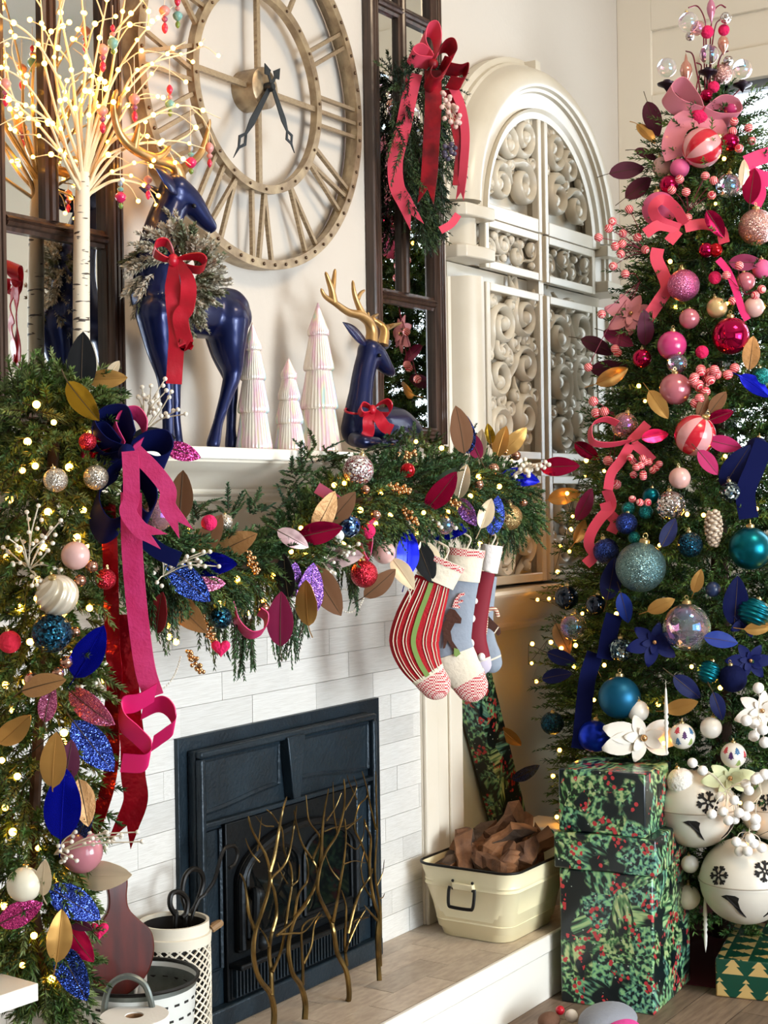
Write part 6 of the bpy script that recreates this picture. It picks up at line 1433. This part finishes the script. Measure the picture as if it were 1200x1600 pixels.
# pearl strands
def strand(pts, dep, label):
    P_ = bez([at(x, y, d=dep) for x, y in pts], 14); t_ = thing('pearl_strand', label, 'bead strand', P_[0], group='pearl bead strands'); b0 = None; s_ = 0; last = None
    for p in P_:
        if last is None or (p-last).length > .0052:
            if b0 is None: b0 = B().ball((0, 0, 0), .0026, 8, 6).build('pearl', m_wberry, t_); o = b0
            else: o = b0.copy(); o.name = 'pearl'; COL.objects.link(o); o.parent = t_
            o.location = p-P_[0]; last = p
strand([(525,912),(535,920),(550,921),(565,915),(572,905)],4.13,'short pearl strand looping between garland leaves'); strand([(528,950),(545,957),(560,950),(568,935)],4.14,'pearl strand loop over the tiles'); strand([(232,1060),(245,1078),(262,1070),(275,1050),(283,1025)],3.62,'pearl strand hanging beside the pink ribbon'); strand([(638,920),(641,930),(639,940)],4.28,'tiny pearl drop at the red stocking')
# ------------------------------------------------------------------ big ribbon bow with tails
m_pinkr = mat('pink_grosgrain', '#d63c78', .42, sheen=.4, var=('#cc3069', 30), bump=(160, .15)); m_navyr = mat('navy_velvet_ribbon', '#070f42', .7, sheen=.3, spec=.12); m_redfoil = mat('red_foil_ribbon', '#a30a1c', .2, metal=.55, var=('#7d0513', 10), bump=(26, .5)); m_hot = mat('hot_pink_satin', '#e0246e', .35, sheen=.3)
bw = thing('ribbon_bow', 'big navy velvet and pink ribbon bow with long tails on the garland', 'bow', hit_gar(190, 740)); bo_ = Vector(bw.location); D0 = depth(bo_)-.09
L_ = lambda pts, w_, m, nm='loop', dd=0, **k: band(bw, bo_, pts, w_, m, on=D0-dd, name=nm, notch=False, cw=(.5, .62, .35), **k)
L_([(192,700),(178,668),(190,648),(212,645),(226,665),(222,690),(205,705)],26,m_pinkr,facing=1.15); L_([(195,715),(160,700),(142,672),(158,652),(192,652),(205,690)],46,m_navyr,facing=1.0); L_([(190,715),(160,720),(145,705),(140,680),(160,672),(185,700)],34,m_navyr,facing=1.1)
L_([(200,705),(225,690),(255,690),(263,715),(240,730),(210,718)],46,m_navyr,facing=1.0); L_([(190,730),(160,755),(148,800),(168,830),(198,805),(198,740)],54,m_navyr,facing=1.0,dd=.045); L_([(205,730),(230,755),(240,790),(225,815),(208,790),(200,740)],40,m_navyr,facing=1.0,dd=.04)
L_([(165,700),(140,690),(130,702),(142,715),(170,708)],22,MATS['magenta_foil'] if 'magenta_foil' in MATS else m_pinkr,facing=1.1)
B().ball(at(198,710,d=D0-.03), .02, 14, 10, (1,.8,1.1)).build('knot', m_navyr, bw, bo_)
band(bw,bo_,[(203,705,-.095),(205,740,-.1),(205,780,-.095),(200,800,-.095),(218,826,-.095),(236,836,-.095)],26,m_pinkr,on=D0,name='tail'); band(bw,bo_,[(210,705,-.095),(240,735,-.095),(262,765,-.095),(262,790,-.095),(278,815,-.095)],26,m_pinkr,on=D0,name='tail')
band(bw,bo_,[(205,770,-.07),(206,850,-.05),(212,930,-.02),(220,1000,.0),(228,1050,.0),(240,1088,.0)],33,m_pinkr,on=D0-.01,name='tail',notch=False)
band(bw,bo_,[(243,1082,.0),(215,1098,.0),(190,1104,-.005),(192,1128,-.01),(215,1150,-.012),(234,1172,-.01),(226,1192,-.005),(190,1192,.0)],34,m_hot,on=D0-.02,name='curled_tail',notch=False,facing=.9,cw=(.35,.8,.2))
band(bw,bo_,[(222,1112,.02),(250,1100,.01),(268,1112,.0),(272,1135,.0),(255,1150,.01),(238,1162,.02)],30,m_hot,on=D0-.0,name='curled_tail',notch=False,facing=.9,cw=(.35,.8,.2))
band(bw,bo_,[(168,785,.03),(172,860,.03),(174,940,.03),(176,1010,.03),(180,1060,.03),(174,1110,.03),(176,1170,.03),(168,1230,.03),(150,1285,.03),(138,1310,.03)],24,m_redfoil,on=D0-.03,name='foil_tail',twist=.5)
band(bw,bo_,[(195,960,.05),(197,1040,.05),(200,1100,.05),(207,1160,.05),(208,1210,.05),(212,1250,.05),(198,1290,.05)],38,m_redfoil,on=D0-.02,name='foil_tail',twist=-.3)
band(bw,bo_,[(222,840,.02),(250,862,.02),(280,875,.02)],26,m_navyr,on=D0,name='tail',notch=False)
# coral/pink ribbon loops along the swag
def loops(label, c, lst, m, w_, on='gar'):
    p = (hit_tree if on == 'tree' else hit_gar)(*c); t_ = thing('ribbon_loop', label, 'ribbon', p, group='ribbon loops in the garland' if on == 'gar' else 'ribbons on the christmas tree'); d_ = depth(p)-.05
    for i, (pts, f, nt_) in enumerate(lst): band(t_, p, pts, w_, m, on=d_, name='loop' if not nt_ else 'tail', notch=nt_, facing=f)
loops('coral ribbon loop under the swagged garland', (385,970), [([(362,945),(372,975),(392,992),(412,985),(416,965),(405,955)], .9, False)], m_pinkr, 26)
loops('pink ribbon loop above the red glitter ball', (565,850), [([(556,830),(562,860),(572,880),(578,850),(572,825),(585,815)], .9, False)], m_pinkr, 28)
loops('rose ribbon end at the top of the garland middle', (510,775), [([(495,762),(508,770),(525,782)], .2, True)], mat('rose_ribbon','#b8506a',.6), 18)
# ------------------------------------------------------------------ swag on the mirror
SWD = at(655, 200, Y=-.10); sw = thing('door_swag', 'evergreen swag with red velvet and pink bow hung on the dark mirror', 'swag', SWD)
P, D, L = [], [], []
for i in range(330):
    t_ = rg.uniform(0, 1); y = 95+255*t_; half = 55*math.sin(math.pi*min(1, .25+t_*.75))**.7 * (1 if t_ < .8 else .7); x = 655+6*t_+rg.uniform(-1, 1)*half*.75
    p = at(x, y, Y=-.05-rg.uniform(0, .09)); P.append(p); D.append((rg.normal(0, .4)+(x-655)/60., rg.uniform(-.8, .1), -1+rg.normal(0, .4) if t_ > .2 else rg.uniform(-.6, .8))); L.append(rg.uniform(.06, .12))
foliage('foliage', P, D, L, mixcols(['#16291c', '#22392a', '#3a5230', '#4b6238', '#1a3026'], len(P)), sw, SWD, N=46, nl=.018, w_=.0036, droop=.15)
m_crush = mat('crushed_velvet', '#a3081f', .5, sheen=.8, var=('#6d0418', 22), bump=(20, .4)); m_coral = mat('coral_ribbon', '#e24a63', .55, sheen=.3); sd = depth(at(655, 200, Y=-.17))
S = lambda pts, w_, m, nm, **k: band(sw, SWD, pts, w_, m, on=sd, name=nm, **k)
S([(672,98,0),(660,75,-.01),(664,50,-.02),(678,46,-.02),(684,68,-.01),(678,98,0)],34,m_coral,'loop',notch=False,facing=1.0); S([(672,98,0),(650,95,-.02),(641,85,-.03),(655,77,-.03),(672,90,0)],26,m_coral,'loop',notch=False,facing=.9)
S([(675,100,0),(690,75,-.02),(704,72,-.03),(708,90,-.03),(690,105,0)],32,m_crush,'loop',notch=False,facing=1.0); S([(675,103,0),(668,125,-.02),(680,132,-.03),(700,105,-.03),(690,98,0)],30,m_crush,'loop',notch=False,facing=.9); S([(690,105,0),(715,110,-.01),(728,108,-.01),(722,130,-.01),(700,128,0)],26,m_crush,'loop',notch=False,facing=.9)
S([(648,115,.02),(640,150,.0),(630,200,0),(618,250,0),(620,290,0),(632,315,0),(642,335,.01)],24,m_coral,'tail',twist=.4); S([(676,110,.0),(677,160,0),(674,220,0),(671,270,0),(668,295,0)],26,m_crush,'tail',twist=.3); S([(705,130,.03),(720,165,.02),(727,210,.02),(724,265,.02),(720,300,.03)],14,m_coral,'tail',twist=.6); S([(700,140,.04),(712,190,.03),(720,235,.03),(716,290,.03)],18,m_crush,'tail',notch=False)
S([(716,335,.02),(705,350,.02),(688,360,.02)],12,m_coral,'tail',notch=False)
B().ball(at(677,100,d=sd-.02), .016, 12, 8).build('knot', m_crush, sw, SWD)
spray((700,165),[(702,155),(708,165),(712,172),(706,180),(716,185),(718,192),(712,198),(704,190),(700,175)],mat('pink_white_berry','#d9b6ad',.4),4,'pale pink berry spray on the mirror swag',on=sd-.02,group='berry clusters on the mirror swag'); spray((700,235),[(705,225),(710,240),(700,248),(696,240)],mat('dusty_berry','#4a4458',.4),4,'dark blue berry spray low on the mirror swag',on=sd-.0,group='berry clusters on the mirror swag')
# ------------------------------------------------------------------ christmas tree ornaments
mred, mpk = mat('peppermint_red', '#c81f33', .2, coat=.6), mat('peppermint_pink', '#e6a3a6', .25, coat=.5)
meridian_ball(1097,231,31,[mred,mpk],10,'large red and pink striped ball under the top bow',tilt=(1.0,.2)); meridian_ball(1086,680,32,[mred,mpk],10,'large red and pink striped ball among pink velvet leaves',tilt=(.6,.2))
TB_ = [(1076,35,16,'clear','clear glass ball at the tree top sprays'),(1078,57,7,'sparkle','sparkling silver ball under the topmost clear ball'),(1090,44,12,'clearpink','pink glass ball beside the topmost clear ball'),(1134,28,9,'sparkle','sparkling ball at the topmost spray on the window side'),(1128,116,16,'roseglit','rose glitter ball near the tree top, window side'),(1138,95,8,'sparkle','sparkling ball above the rose glitter ball near the top'),(1104,150,11,'magglass','magenta glass ball just above the top bow'),
 (1035,261,16,'blush','blush ball left of the pink matte ball near the top'),(1062,263,15,'pinkmatte','pink matte ball below the large striped ball'),(1045,289,15,'magglass','magenta glass ball under the blush and pink pair'),(1138,290,19,'clear','clear glass ball below the magenta one, window side'),(1141,222,14,'magglass','magenta glass ball beside the top striped ball'),(1030,327,27,'pinkmatte','big pink matte ball behind the coral bow'),(1145,170,14,'pinkgloss','pink gloss ball at the window beside the top bow'),
 (1103,391,12,'magglass','magenta glass ball, darker of a pair below the coral bow'),(1118,391,11,'redglass','red glass ball, redder of a pair below the coral bow'),(1068,446,25,'pinkglit','big pink glitter ball in the upper middle of the tree'),(1120,481,16,'pearl','golden pearl ball in the pink zone'),(1077,498,16,'rose','rose gloss ball left of the golden pearl ball'),(1165,440,15,'rose','rose gloss ball right of the coral ribbon tail'),(1178,480,16,'blush','blush ball above the big magenta glass ball'),
 (1142,525,29,'magglass','biggest magenta glass ball on the tree'),(1050,540,23,'pinkgloss','pink gloss ball left of a hot pink felt ball'),(1182,355,28,'roseglit','big rose glitter ball at the window edge'),(1055,608,25,'rose','big rose gloss ball beside a gold leaf'),(1003,560,15,'magglass','magenta glass ball beside the dark magenta leaves'),(1058,568,16,'clear','clear sparkling ball above the big rose ball'),(976,665,21,'clearpink','pink glass ball with the coral loop at the tree edge'),
 (1062,747,17,'blush','pink blush ball below the large striped ball'),(1048,790,23,'sparkle','silver sequin ball where pink turns to blue'),(982,795,11,'tealglit','teal glitter ball, upper of a pair by the coral ribbon'),(979,818,17,'navyglit','navy glitter ball between two teal glitter balls'),(991,840,10,'tealglit','teal glitter ball, lower of a pair above the grey globe'),(1009,800,11,'tealglit','teal glitter ball beside the silver sequin ball'),(947,861,20,'navyglit','navy glitter ball left of the huge blue-grey globe'),
 (1001,886,39,'greyglit','huge blue-grey glitter globe in the middle of the tree'),(1172,857,33,'teal','big teal metallic ball beside the pinecone'),(1114,921,12,'navymat','small navy ribbed ball under the gold leaf'),(1068,960,11,'navymat','small navy matte ball over the clear globe'),(1078,851,20,'inkglit','dark teal glitter ball below the silver sequin ball'),(1142,769,18,'darksparkle','dark mirrored ball above the teal metallic ball'),(1017,775,13,'teal','teal ball beside the silver sequin ball, half hidden'),
 (885,934,19,'navyglass','dark navy glass ball at the tree edge over the sill'),(931,945,16,'navyglass','dark glass ball inside the navy branch picks'),(1073,980,37,'clear','largest clear glass globe in the blue zone'),(1145,1060,22,'navyvel','navy velvet ball below the navy poinsettia'),(970,1015,19,'darksparkle','dark sequin ball left of the navy poinsettia'),(968,1090,33,'tealsatin','big blue satin ball above the white poinsettia'),(863,1130,18,'inkglit','dark glitter ball at the lowest tree edge'),(928,1150,25,'royal','royal blue ball beside the gift stack'),(896,980,21,'clear','clear ball with gold dust at the tree edge'),
 (997,1111,17,'white','white ball standing over the white poinsettia'),(1111,1137,17,'white','plain white ball between the two printed balls'),(1064,1222,22,'whitetex','textured white ball on the upper jingle bell'),(1078,1350,14,'white','white ball between the gifts and the big bell'),(1075,1402,19,'cream','cream ball beside the gift stack, low down'),(1183,700,17,'navyvel','navy velvet ball at the picture edge below pink'),(1190,590,16,'tealglit','teal glitter ball at the picture edge'),(1190,420,15,'pinkmatte','pink ball at the picture edge near the ribbon')]
for q in TB_:
    m_, l_ = q[3], q[4]
    if m_ in ('magglass', 'teal', 'tealsatin', 'royal') and q[2] > 20: pass
    ball(q[0], q[1], q[2], m_, l_, cap=q[2] > 12)
for q in [(1105,50,10,'hot pink felt ball at the very tree top'),(1131,47,9,'hot pink felt ball at the tree top, window side'),(1115,136,9,'hot pink felt ball above the top bow'),(1092,180,16,'hot pink felt ball in the centre of the top bow'),(1117,434,10,'hot pink felt ball right of the pink glitter ball'),(1097,550,10,'hot pink felt ball left of the biggest magenta ball')]: ball(q[0],q[1],q[2],'pom',q[3],cap=False,name='felt_ball',out=.9)
# printed white balls: little trees are raised appliques
TRE = [(-.12,-.5),(.12,-.5),(.1,-.35),(.42,-.35),(.2,-.08),(.33,-.08),(.15,.18),(.25,.18),(0,.55),(-.25,.18),(-.15,.18),(-.33,-.08),(-.2,-.08),(-.42,-.35),(-.1,-.35)]
TCO = [mat('print_red','#c4404a',.5),mat('print_plum','#4a2258',.5),mat('print_blue','#3f6d96',.5),mat('print_green','#8fa35a',.5)]
for (px,py,lab,pl_) in ((1066,1150,'white ball printed with tiny coloured trees, nearer the poinsettia',[(-.5,.55,0),(0,.2,1),(.55,.5,2),(-.5,-.3,2),(.5,-.35,3)]),(1146,1180,'white ball printed with tiny coloured trees, over the bells',[(-.4,.1,1),(.1,.45,2),(.2,-.5,3),(.75,.15,0),(-.7,.5,0)])):
    t_,p,r = ball(px,py,20,'white',lab); t_.rotation_euler = (0,0,0)
    for (u,v,ci) in pl_:
        c_ = (_R*u+Vector((0,0,1))*v-_F*math.sqrt(max(.05,1-u*u-v*v))).normalized(); Rg = c_.cross(Vector((0,0,1))).normalized()*-1; Ug = Rg.cross(c_)*-1
        vs = [(c_+Rg*(x*.62)+Ug*(y*.62)).normalized()*r*e for e in (1.0,1.012) for x,y in TRE]; n = len(TRE)
        B().add(vs,[tuple(range(n,2*n)),tuple(reversed(range(n)))]+[(i,(i+1)%n,n+(i+1)%n,n+i) for i in range(n)]).build('tree_print',TCO[ci],t_,smooth=False)
ribbed_ball(1107,1050,18,'teal','teal ribbed ball below the clear globe'); ribbed_ball(1178,957,22,'teal','wide teal ribbed ball at the picture edge',1.25)
pinecone(1115,826,30,58,'frosted pinecone hanging left of the teal metallic ball')
# drop-shaped glass
def drop(px,py,w_,h_,label,m):
    p = at(px,py,d=5.42); k = 5.42/FPX; t_ = thing('glass_drop',label,'ornament',p,group='glass drops on the tree top'); W_,H = w_*k/2,h_*k/2
    B().lathe([(1e-5,-H),(W_*.25,-H*.8),(W_*.85,-H*.35),(W_,-H*.05),(W_*.8,H*.25),(W_*.3,H*.5),(W_*.14,H*.8),(1e-5,H)],16).build('drop',m,t_,ang=80)
m_rosegl = mat('rose_gold_glass','#d99a86',.1,metal=.6,coat=.4)
drop(1072,108,20,52,'rose gold glass drop left of the tree top stems',m_rosegl); drop(1130,66,18,42,'pink gold glass drop under the window side felt ball',m_rosegl); drop(1111,12,14,50,'pink glass drop at the very top of the tree',mat('pink_drop_glass','#c77c98',.12,metal=.3,coat=.4))
# candle-like glass cups of the topper sprays
m_stemw = mat('topper_stem','#7a2438',.4,metal=.3)
tp = thing('topper_spray','curling red wire spray with candle cups at the tree top','tree topper',TC+Vector((0,0,3.0)))
tpo = Vector(tp.location); ap = at(1100,170,d=5.45)
for pts in ([(1103,170),(1100,90),(1098,50),(1085,38),(1075,45)],[(1105,170),(1103,60),(1101,30),(1090,10),(1076,12)],[(1108,170),(1110,60),(1115,20),(1125,8),(1134,12)],[(1108,170),(1112,80),(1118,40),(1126,30)],[(1100,170),(1088,110),(1082,85),(1072,80)],[(1110,170),(1120,110),(1128,85),(1138,80)],[(1095,180),(1088,140),(1096,105),(1088,98)],[(1112,180),(1118,150),(1122,100),(1132,78)],[(1090,180),(1060,150),(1042,135)],[(1104,175),(1106,140),(1106,116)],[(1112,180),(1140,155),(1160,136)]):
    P_ = bez([at(x,y,d=5.45-.03*math.sin(x)) for x,y in pts],6); B().tube(P_,.0028,6).build('wire',m_stemw,tp,tpo)
for (x,y) in ((1042,132),(1106,113),(1160,133)):
    c_ = at(x,y,d=5.42); B().lathe([(1e-5,-.03),(.006,-.02),(.012,-.012),(.033,-.002),(.035,.004),(.03,.006),(.02,.006),(.012,.016),(1e-5,.016)],20,Matrix.Translation(c_-tpo)).build('candle_cup',mat('cup_dark','#2a1a26',.4,metal=.5),tp)
for (x,y,l_) in ((1042,106,'clear glass globe in the cup nearest the carved screen'),(1108,85,'clear glass globe in the middle candle cup'),(1160,108,'clear glass globe in the cup at the window')): ball(x,y,15,'clear',l_,on=5.42,out=0,cap=False,name='glass_globe',group='ornaments on the christmas tree')
# ------------------------------------------------------------------ leaves on the tree
TL = [(1020,186,50,-72,'plum','magenta','plum velvet leaf standing at the tree top edge'),(1010,208,38,-52,'gold','tan','gold leaf below the plum leaf at the tree top'),(980,266,50,10,'plum','coralfoil','plum leaf with coral vein, uppermost at the tree edge'),(998,293,48,38,'plum','magenta','narrow plum leaf below the coral-veined leaf'),(1010,241,34,-20,'plum','navy','thin dark leaf edge left of the striped ball'),
 (934,541,50,-25,'plum','magenta','dark plum leaf farthest out at the tree edge'),(966,528,46,-30,'magenta','plum','magenta velvet leaf over the dark plum one'),(1008,512,50,95,'plum','magenta','plum leaf standing upright left of the rose ball'),(951,575,50,5,'plum','black','dark plum leaf above the gold leaf'),(957,588,48,25,'gold','tan','gold leaf under the dark plum leaf'),(1029,632,46,-58,'gold','champ','gold leaf across the big rose gloss ball'),(1174,551,48,80,'tan','brown','tan leaf below the biggest magenta ball'),
 (917,705,40,-35,'magfoil','plum','red foil leaf at the tree edge by the coral loop'),(1133,694,46,-15,'pinkvel','magenta','pink velvet leaf right of the lower striped ball'),(1107,723,44,-50,'pinkvel','magfoil','pink velvet leaf under the lower striped ball'),(1098,633,34,70,'brown','tan','brown leaf above the lower striped ball'),(1122,628,38,50,'brown','plum','brown leaf tip pointing up at the berries'),(1024,681,40,10,'pinkfoil','magfoil','pink foil leaf left of the lower striped ball'),(1126,650,36,20,'magfoil','plum','magenta leaf behind the lower striped ball'),
 (914,788,50,60,'magenta','plum','magenta leaf at the lower pink edge of the tree'),(907,830,36,62,'gold','tan','orange-gold leaf below the magenta edge leaf'),(882,775,46,12,'gold','tan','gold leaf reaching over the carved screen'),(1090,908,34,75,'gold','champ','gold leaf tip above the navy ribbed ball'),(1033,946,40,25,'gold','tan','gold leaf below the blue-grey globe'),(1065,1104,46,18,'gold','tan','ribbed copper leaf over the white poinsettia'),(879,998,46,-65,'tan','brown','copper leaf at the clear gold-dust ball'),(1186,981,40,5,'gold','champ','copper leaf at the picture edge in the blue zone'),
 (1127,1000,48,-10,'blue','navy','blue velvet leaf right of the clear globe'),(976,950,44,-75,'blue','navy','blue leaf under the blue-grey globe'),(878,1028,42,-20,'navy','blue','navy leaf at the lower tree edge'),(870,1056,42,12,'navy','black','second navy leaf at the lower tree edge'),(1122,1104,42,-70,'navy','blue','navy leaf above the plain white ball'),(1074,1074,50,-40,'navy','blue','navy leaf below the navy poinsettia'),(822,1208,42,25,'navyglit','navy','navy glitter leaf sticking out over the firewood'),(798,1152,40,-42,'gold','tan','copper leaf sticking out over the tall wrapped box'),
 (1180,603,50,-35,'royal','navy','royal blue leaf at the picture edge'),(1118,350,44,-55,'magfoil','plum','pink foil leaf beside the big rose glitter ball'),(1175,290,50,80,'magfoil','plum','magenta foil leaf at the window'),(1165,410,46,0,'magenta','plum','magenta leaf below the big rose glitter ball'),(1150,940,70,88,'navy','black','long navy leaf under the teal metallic ball'),(955,905,60,80,'navy','black','navy velvet leaf left of the blue-grey globe'),(1045,832,44,60,'navy','black','navy leaf under the silver sequin ball'),(1150,730,70,60,'navy','black','broad navy velvet leaf above the dark mirrored ball'),(1162,270,36,85,'champ','gold','pale leaf at the window under the striped ball')]
for q in TL: leaf(*q[:4], q[4], q[5], q[6], on='tree', out=.035)
# ------------------------------------------------------------------ poinsettias
m_wpet = mat('white_petal','#ece3d6',.6,sheen=.3); m_npet = mat('navy_petal','#07114a',.6,sheen=.3,spec=.2); m_cpet = mat('cream_petal','#dde0b0',.6,trans=.0); m_rpet = mat('blush_petal','#c98089',.6,sheen=.3)
poinsettia(1005,1152,62,m_wpet,'big white poinsettia above the gift stack',7,.55); poinsettia(1190,1110,42,m_wpet,'white poinsettia at the picture edge',6,.8,rot=.4); poinsettia(1140,1215,42,m_cpet,'cream poinsettia behind the snow berries',6,.6,rot=.2); poinsettia(1022,1003,42,m_npet,'navy poinsettia in the middle of the blue zone',6,.8,rot=.3); poinsettia(1172,1032,36,m_npet,'navy poinsettia at the picture edge',6,.8); poinsettia(985,490,38,m_rpet,'blush fern-petal flower at the tree edge',7,.9,rot=.2); poinsettia(1165,970,26,m_npet,'small navy flower under the teal ribbed ball',5,.9)
icicle(1041,1072,1180,'white icicle hanging beside the white poinsettia'); icicle(1102,1395,1488,'white icicle hanging in front of the big bell')
# ------------------------------------------------------------------ berries on the tree
CB = dict(m=m_cberry, on='tree', stem=m_stemw, group='striped coral berry sprays on the christmas tree')
spray((1010,395),[(983,327),(957,346),(951,357),(935,371),(973,365),(996,371),(961,385),(972,381),(970,397),(1008,390),(958,416)],rb=7,per=1,label='striped coral berry spray at the upper tree edge',**CB)
spray((1000,440),[(977,428),(940,491),(965,551),(919,574),(961,545)],rb=7,per=1,label='striped coral berry spray beside the blush fern flower',**CB); spray((1095,605),[(1095,580),(1085,590),(1103,597),(1120,585),(1116,578),(1088,600),(1102,612),(1148,575),(1086,630)],rb=8,per=2,label='coral berry cluster above the lower striped ball',spread=10,**CB)
spray((960,650),[(927,627),(931,645),(944,643),(950,720),(963,757)],rb=8,per=1,label='striped coral berry spray by the pink glass ball',**CB); spray((1075,330),[(1062,280),(1050,297),(1072,300),(1075,340),(1102,275),(1115,282),(1112,305)],rb=7,per=1,label='striped coral berry spray under the top striped ball',**CB)
spray((1000,725),[(985,715),(995,730),(1008,722),(1020,735),(1005,745),(990,742),(1030,725)],rb=6,per=2,label='red berry cluster under the coral bow at the tree edge',**CB); spray((1165,460),[(1190,452),(1180,462),(1145,470),(1135,430),(1155,415)],rb=7,per=1,label='striped coral berry spray around the rose ball',**CB); spray((1150,200),[(1147,190),(1145,205),(1155,232),(1175,220),(1170,200)],rb=7,per=1,label='striped coral berry spray against the window',**CB); spray((1005,790),[(988,780),(1000,785),(1012,785)],rb=6,per=1,label='small red berry sprig above the navy glitter ball',**CB)
SB = dict(m=m_pberry, on='tree', group='snow berry sprays on the christmas tree', out=.09)
spray((1135,1235),[(1082,1192),(1098,1204),(1112,1272),(1130,1268),(1138,1282),(1148,1280),(1155,1270),(1147,1250),(1125,1245),(1165,1225),(1180,1218),(1170,1235)],rb=8,per=1,label='snow berry spray between the bells',**SB)
spray((1170,1300),[(1150,1315),(1160,1322),(1172,1310),(1178,1318),(1168,1330),(1190,1325),(1155,1330),(1180,1290),(1165,1275)],rb=8,per=1,label='snow berry spray on the big front bell',**SB); spray((1185,1120),[(1166,1126),(1178,1130),(1178,1150),(1192,1140),(1195,1160),(1185,1075)],rb=9,per=1,label='snow berry spray below the edge poinsettia',**SB); spray((1190,1240),[(1195,1210),(1185,1215),(1170,1260),(1180,1280)],rb=9,per=1,label='snow berry spray at the picture edge bell',**SB)
# ------------------------------------------------------------------ jingle bells
bell(1087,1263,63,'white jingle bell behind the gift stack',4.92,(-.25,1.0),((.12,.35,.3),)); bell(1163,1376,69,'biggest white jingle bell, low and in front',4.86,(-.5,.62),((.28,.45,.26),(-.85,.3,.24))); bell(1208,1262,52,'white jingle bell cut by the picture edge',4.95,(-.1,),((-.45,.35,.28),))
# ------------------------------------------------------------------ ribbons on the tree
m_tulle = mat('pink_tulle','#e58a9c',.6,sheen=.3,alpha=.86); m_corr = mat('coral_satin','#d9435c',.45,sheen=.3)
loops('wide pale pink bow at the top of the tree',(1092,175),[([(1090,178),(1055,165),(1042,145),(1062,132),(1085,160),(1092,178)],1.0,False),([(1095,178),(1120,160),(1145,165),(1150,185),(1120,188),(1095,180)],1.0,False),([(1085,182),(1062,195),(1050,225),(1055,248)],.2,False),([(1100,185),(1118,200),(1122,215)],.2,False)],m_tulle,32,'tree')
loops('coral pink bow in the upper tree',(1065,350),[([(1062,358),(1030,345),(1020,325),(1035,312),(1055,325),(1070,350)],.7,False),([(1070,355),(1100,350),(1125,358),(1132,380)],.3,False),([(1060,358),(1030,352),(1008,365)],.3,False),([(1060,360),(1045,378)],.2,False)],m_corr,17,'tree')
loops('coral ribbon streamer hanging left of the pink glitter ball',(1030,430),[([(1028,388),(1026,405),(1036,428),(1042,450),(1030,470),(1020,485)],.1,True)],m_corr,20,'tree'); loops('narrow pink ribbon tail beside the golden pearl ball',(1150,440),[([(1122,405),(1138,425),(1150,455),(1160,485),(1168,500)],.1,False)],m_hot,11,'tree')
loops('coral bow with open loop at the tree edge',(985,690),[([(985,690),(950,695),(925,690),(924,665),(945,655),(965,662)],.9,False),([(985,690),(1000,675),(1012,662)],.3,False),([(988,692),(1005,705),(1020,720)],.2,False),([(985,695),(970,720),(955,740),(950,765)],.2,False)],m_corr,15,'tree')
loops('twisting coral streamer at the lower pink edge',(940,820),[([(948,765),(955,790),(938,810),(925,830),(920,850),(928,868),(915,882)],.5,False),([(945,785),(950,800),(962,815),(955,832)],.3,False)],m_corr,17,'tree'); loops('hot pink ribbon bow against the window',(1180,270),[([(1165,255),(1190,245),(1210,240)],.2,False),([(1170,270),(1195,280),(1210,275)],.2,False),([(1175,275),(1185,300),(1178,320)],.1,False)],m_hot,24,'tree')
loops('long navy velvet ribbon beside the blue satin ball',(915,1080),[([(930,1020),(918,1060),(912,1110),(908,1150),(905,1170)],.1,False)],m_navyr,26,'tree'); loops('navy velvet ribbon under the blue-grey globe',(950,990),[([(960,960),(952,990),(945,1030)],.1,False)],m_navyr,26,'tree'); loops('broad navy velvet ribbon at the picture edge',(1175,760),[([(1195,690),(1180,730),(1165,770),(1170,810)],.2,False)],m_navyr,30,'tree')
# tree skirt
sk = thing('tree_skirt','dark red velvet tree skirt on the floor behind the gifts','tree skirt',(TC.x,TC.y,0)); b = B(); n = 64; vs = []
for i,(r,z) in enumerate(((.06,.012),(.3,.012),(.52,.01),(.6,.004),(.6,.001),(.06,.001))):
    for j in range(n): a = 2*math.pi*j/n; q = r*(1+(.03*math.sin(a*9) if r > .4 else 0)); vs.append((q*math.cos(a),q*math.sin(a),z+(.006*math.sin(a*9) if .2 < r < .55 and z > .005 else 0)))
fs = [(i*n+j,i*n+(j+1)%n,((i+1)%6)*n+(j+1)%n,((i+1)%6)*n+j) for i in range(6) for j in range(n)]
b.add(vs,fs).build('skirt_cloth',mat('burgundy_velvet','#4c0a17',.8,sheen=.6),sk)
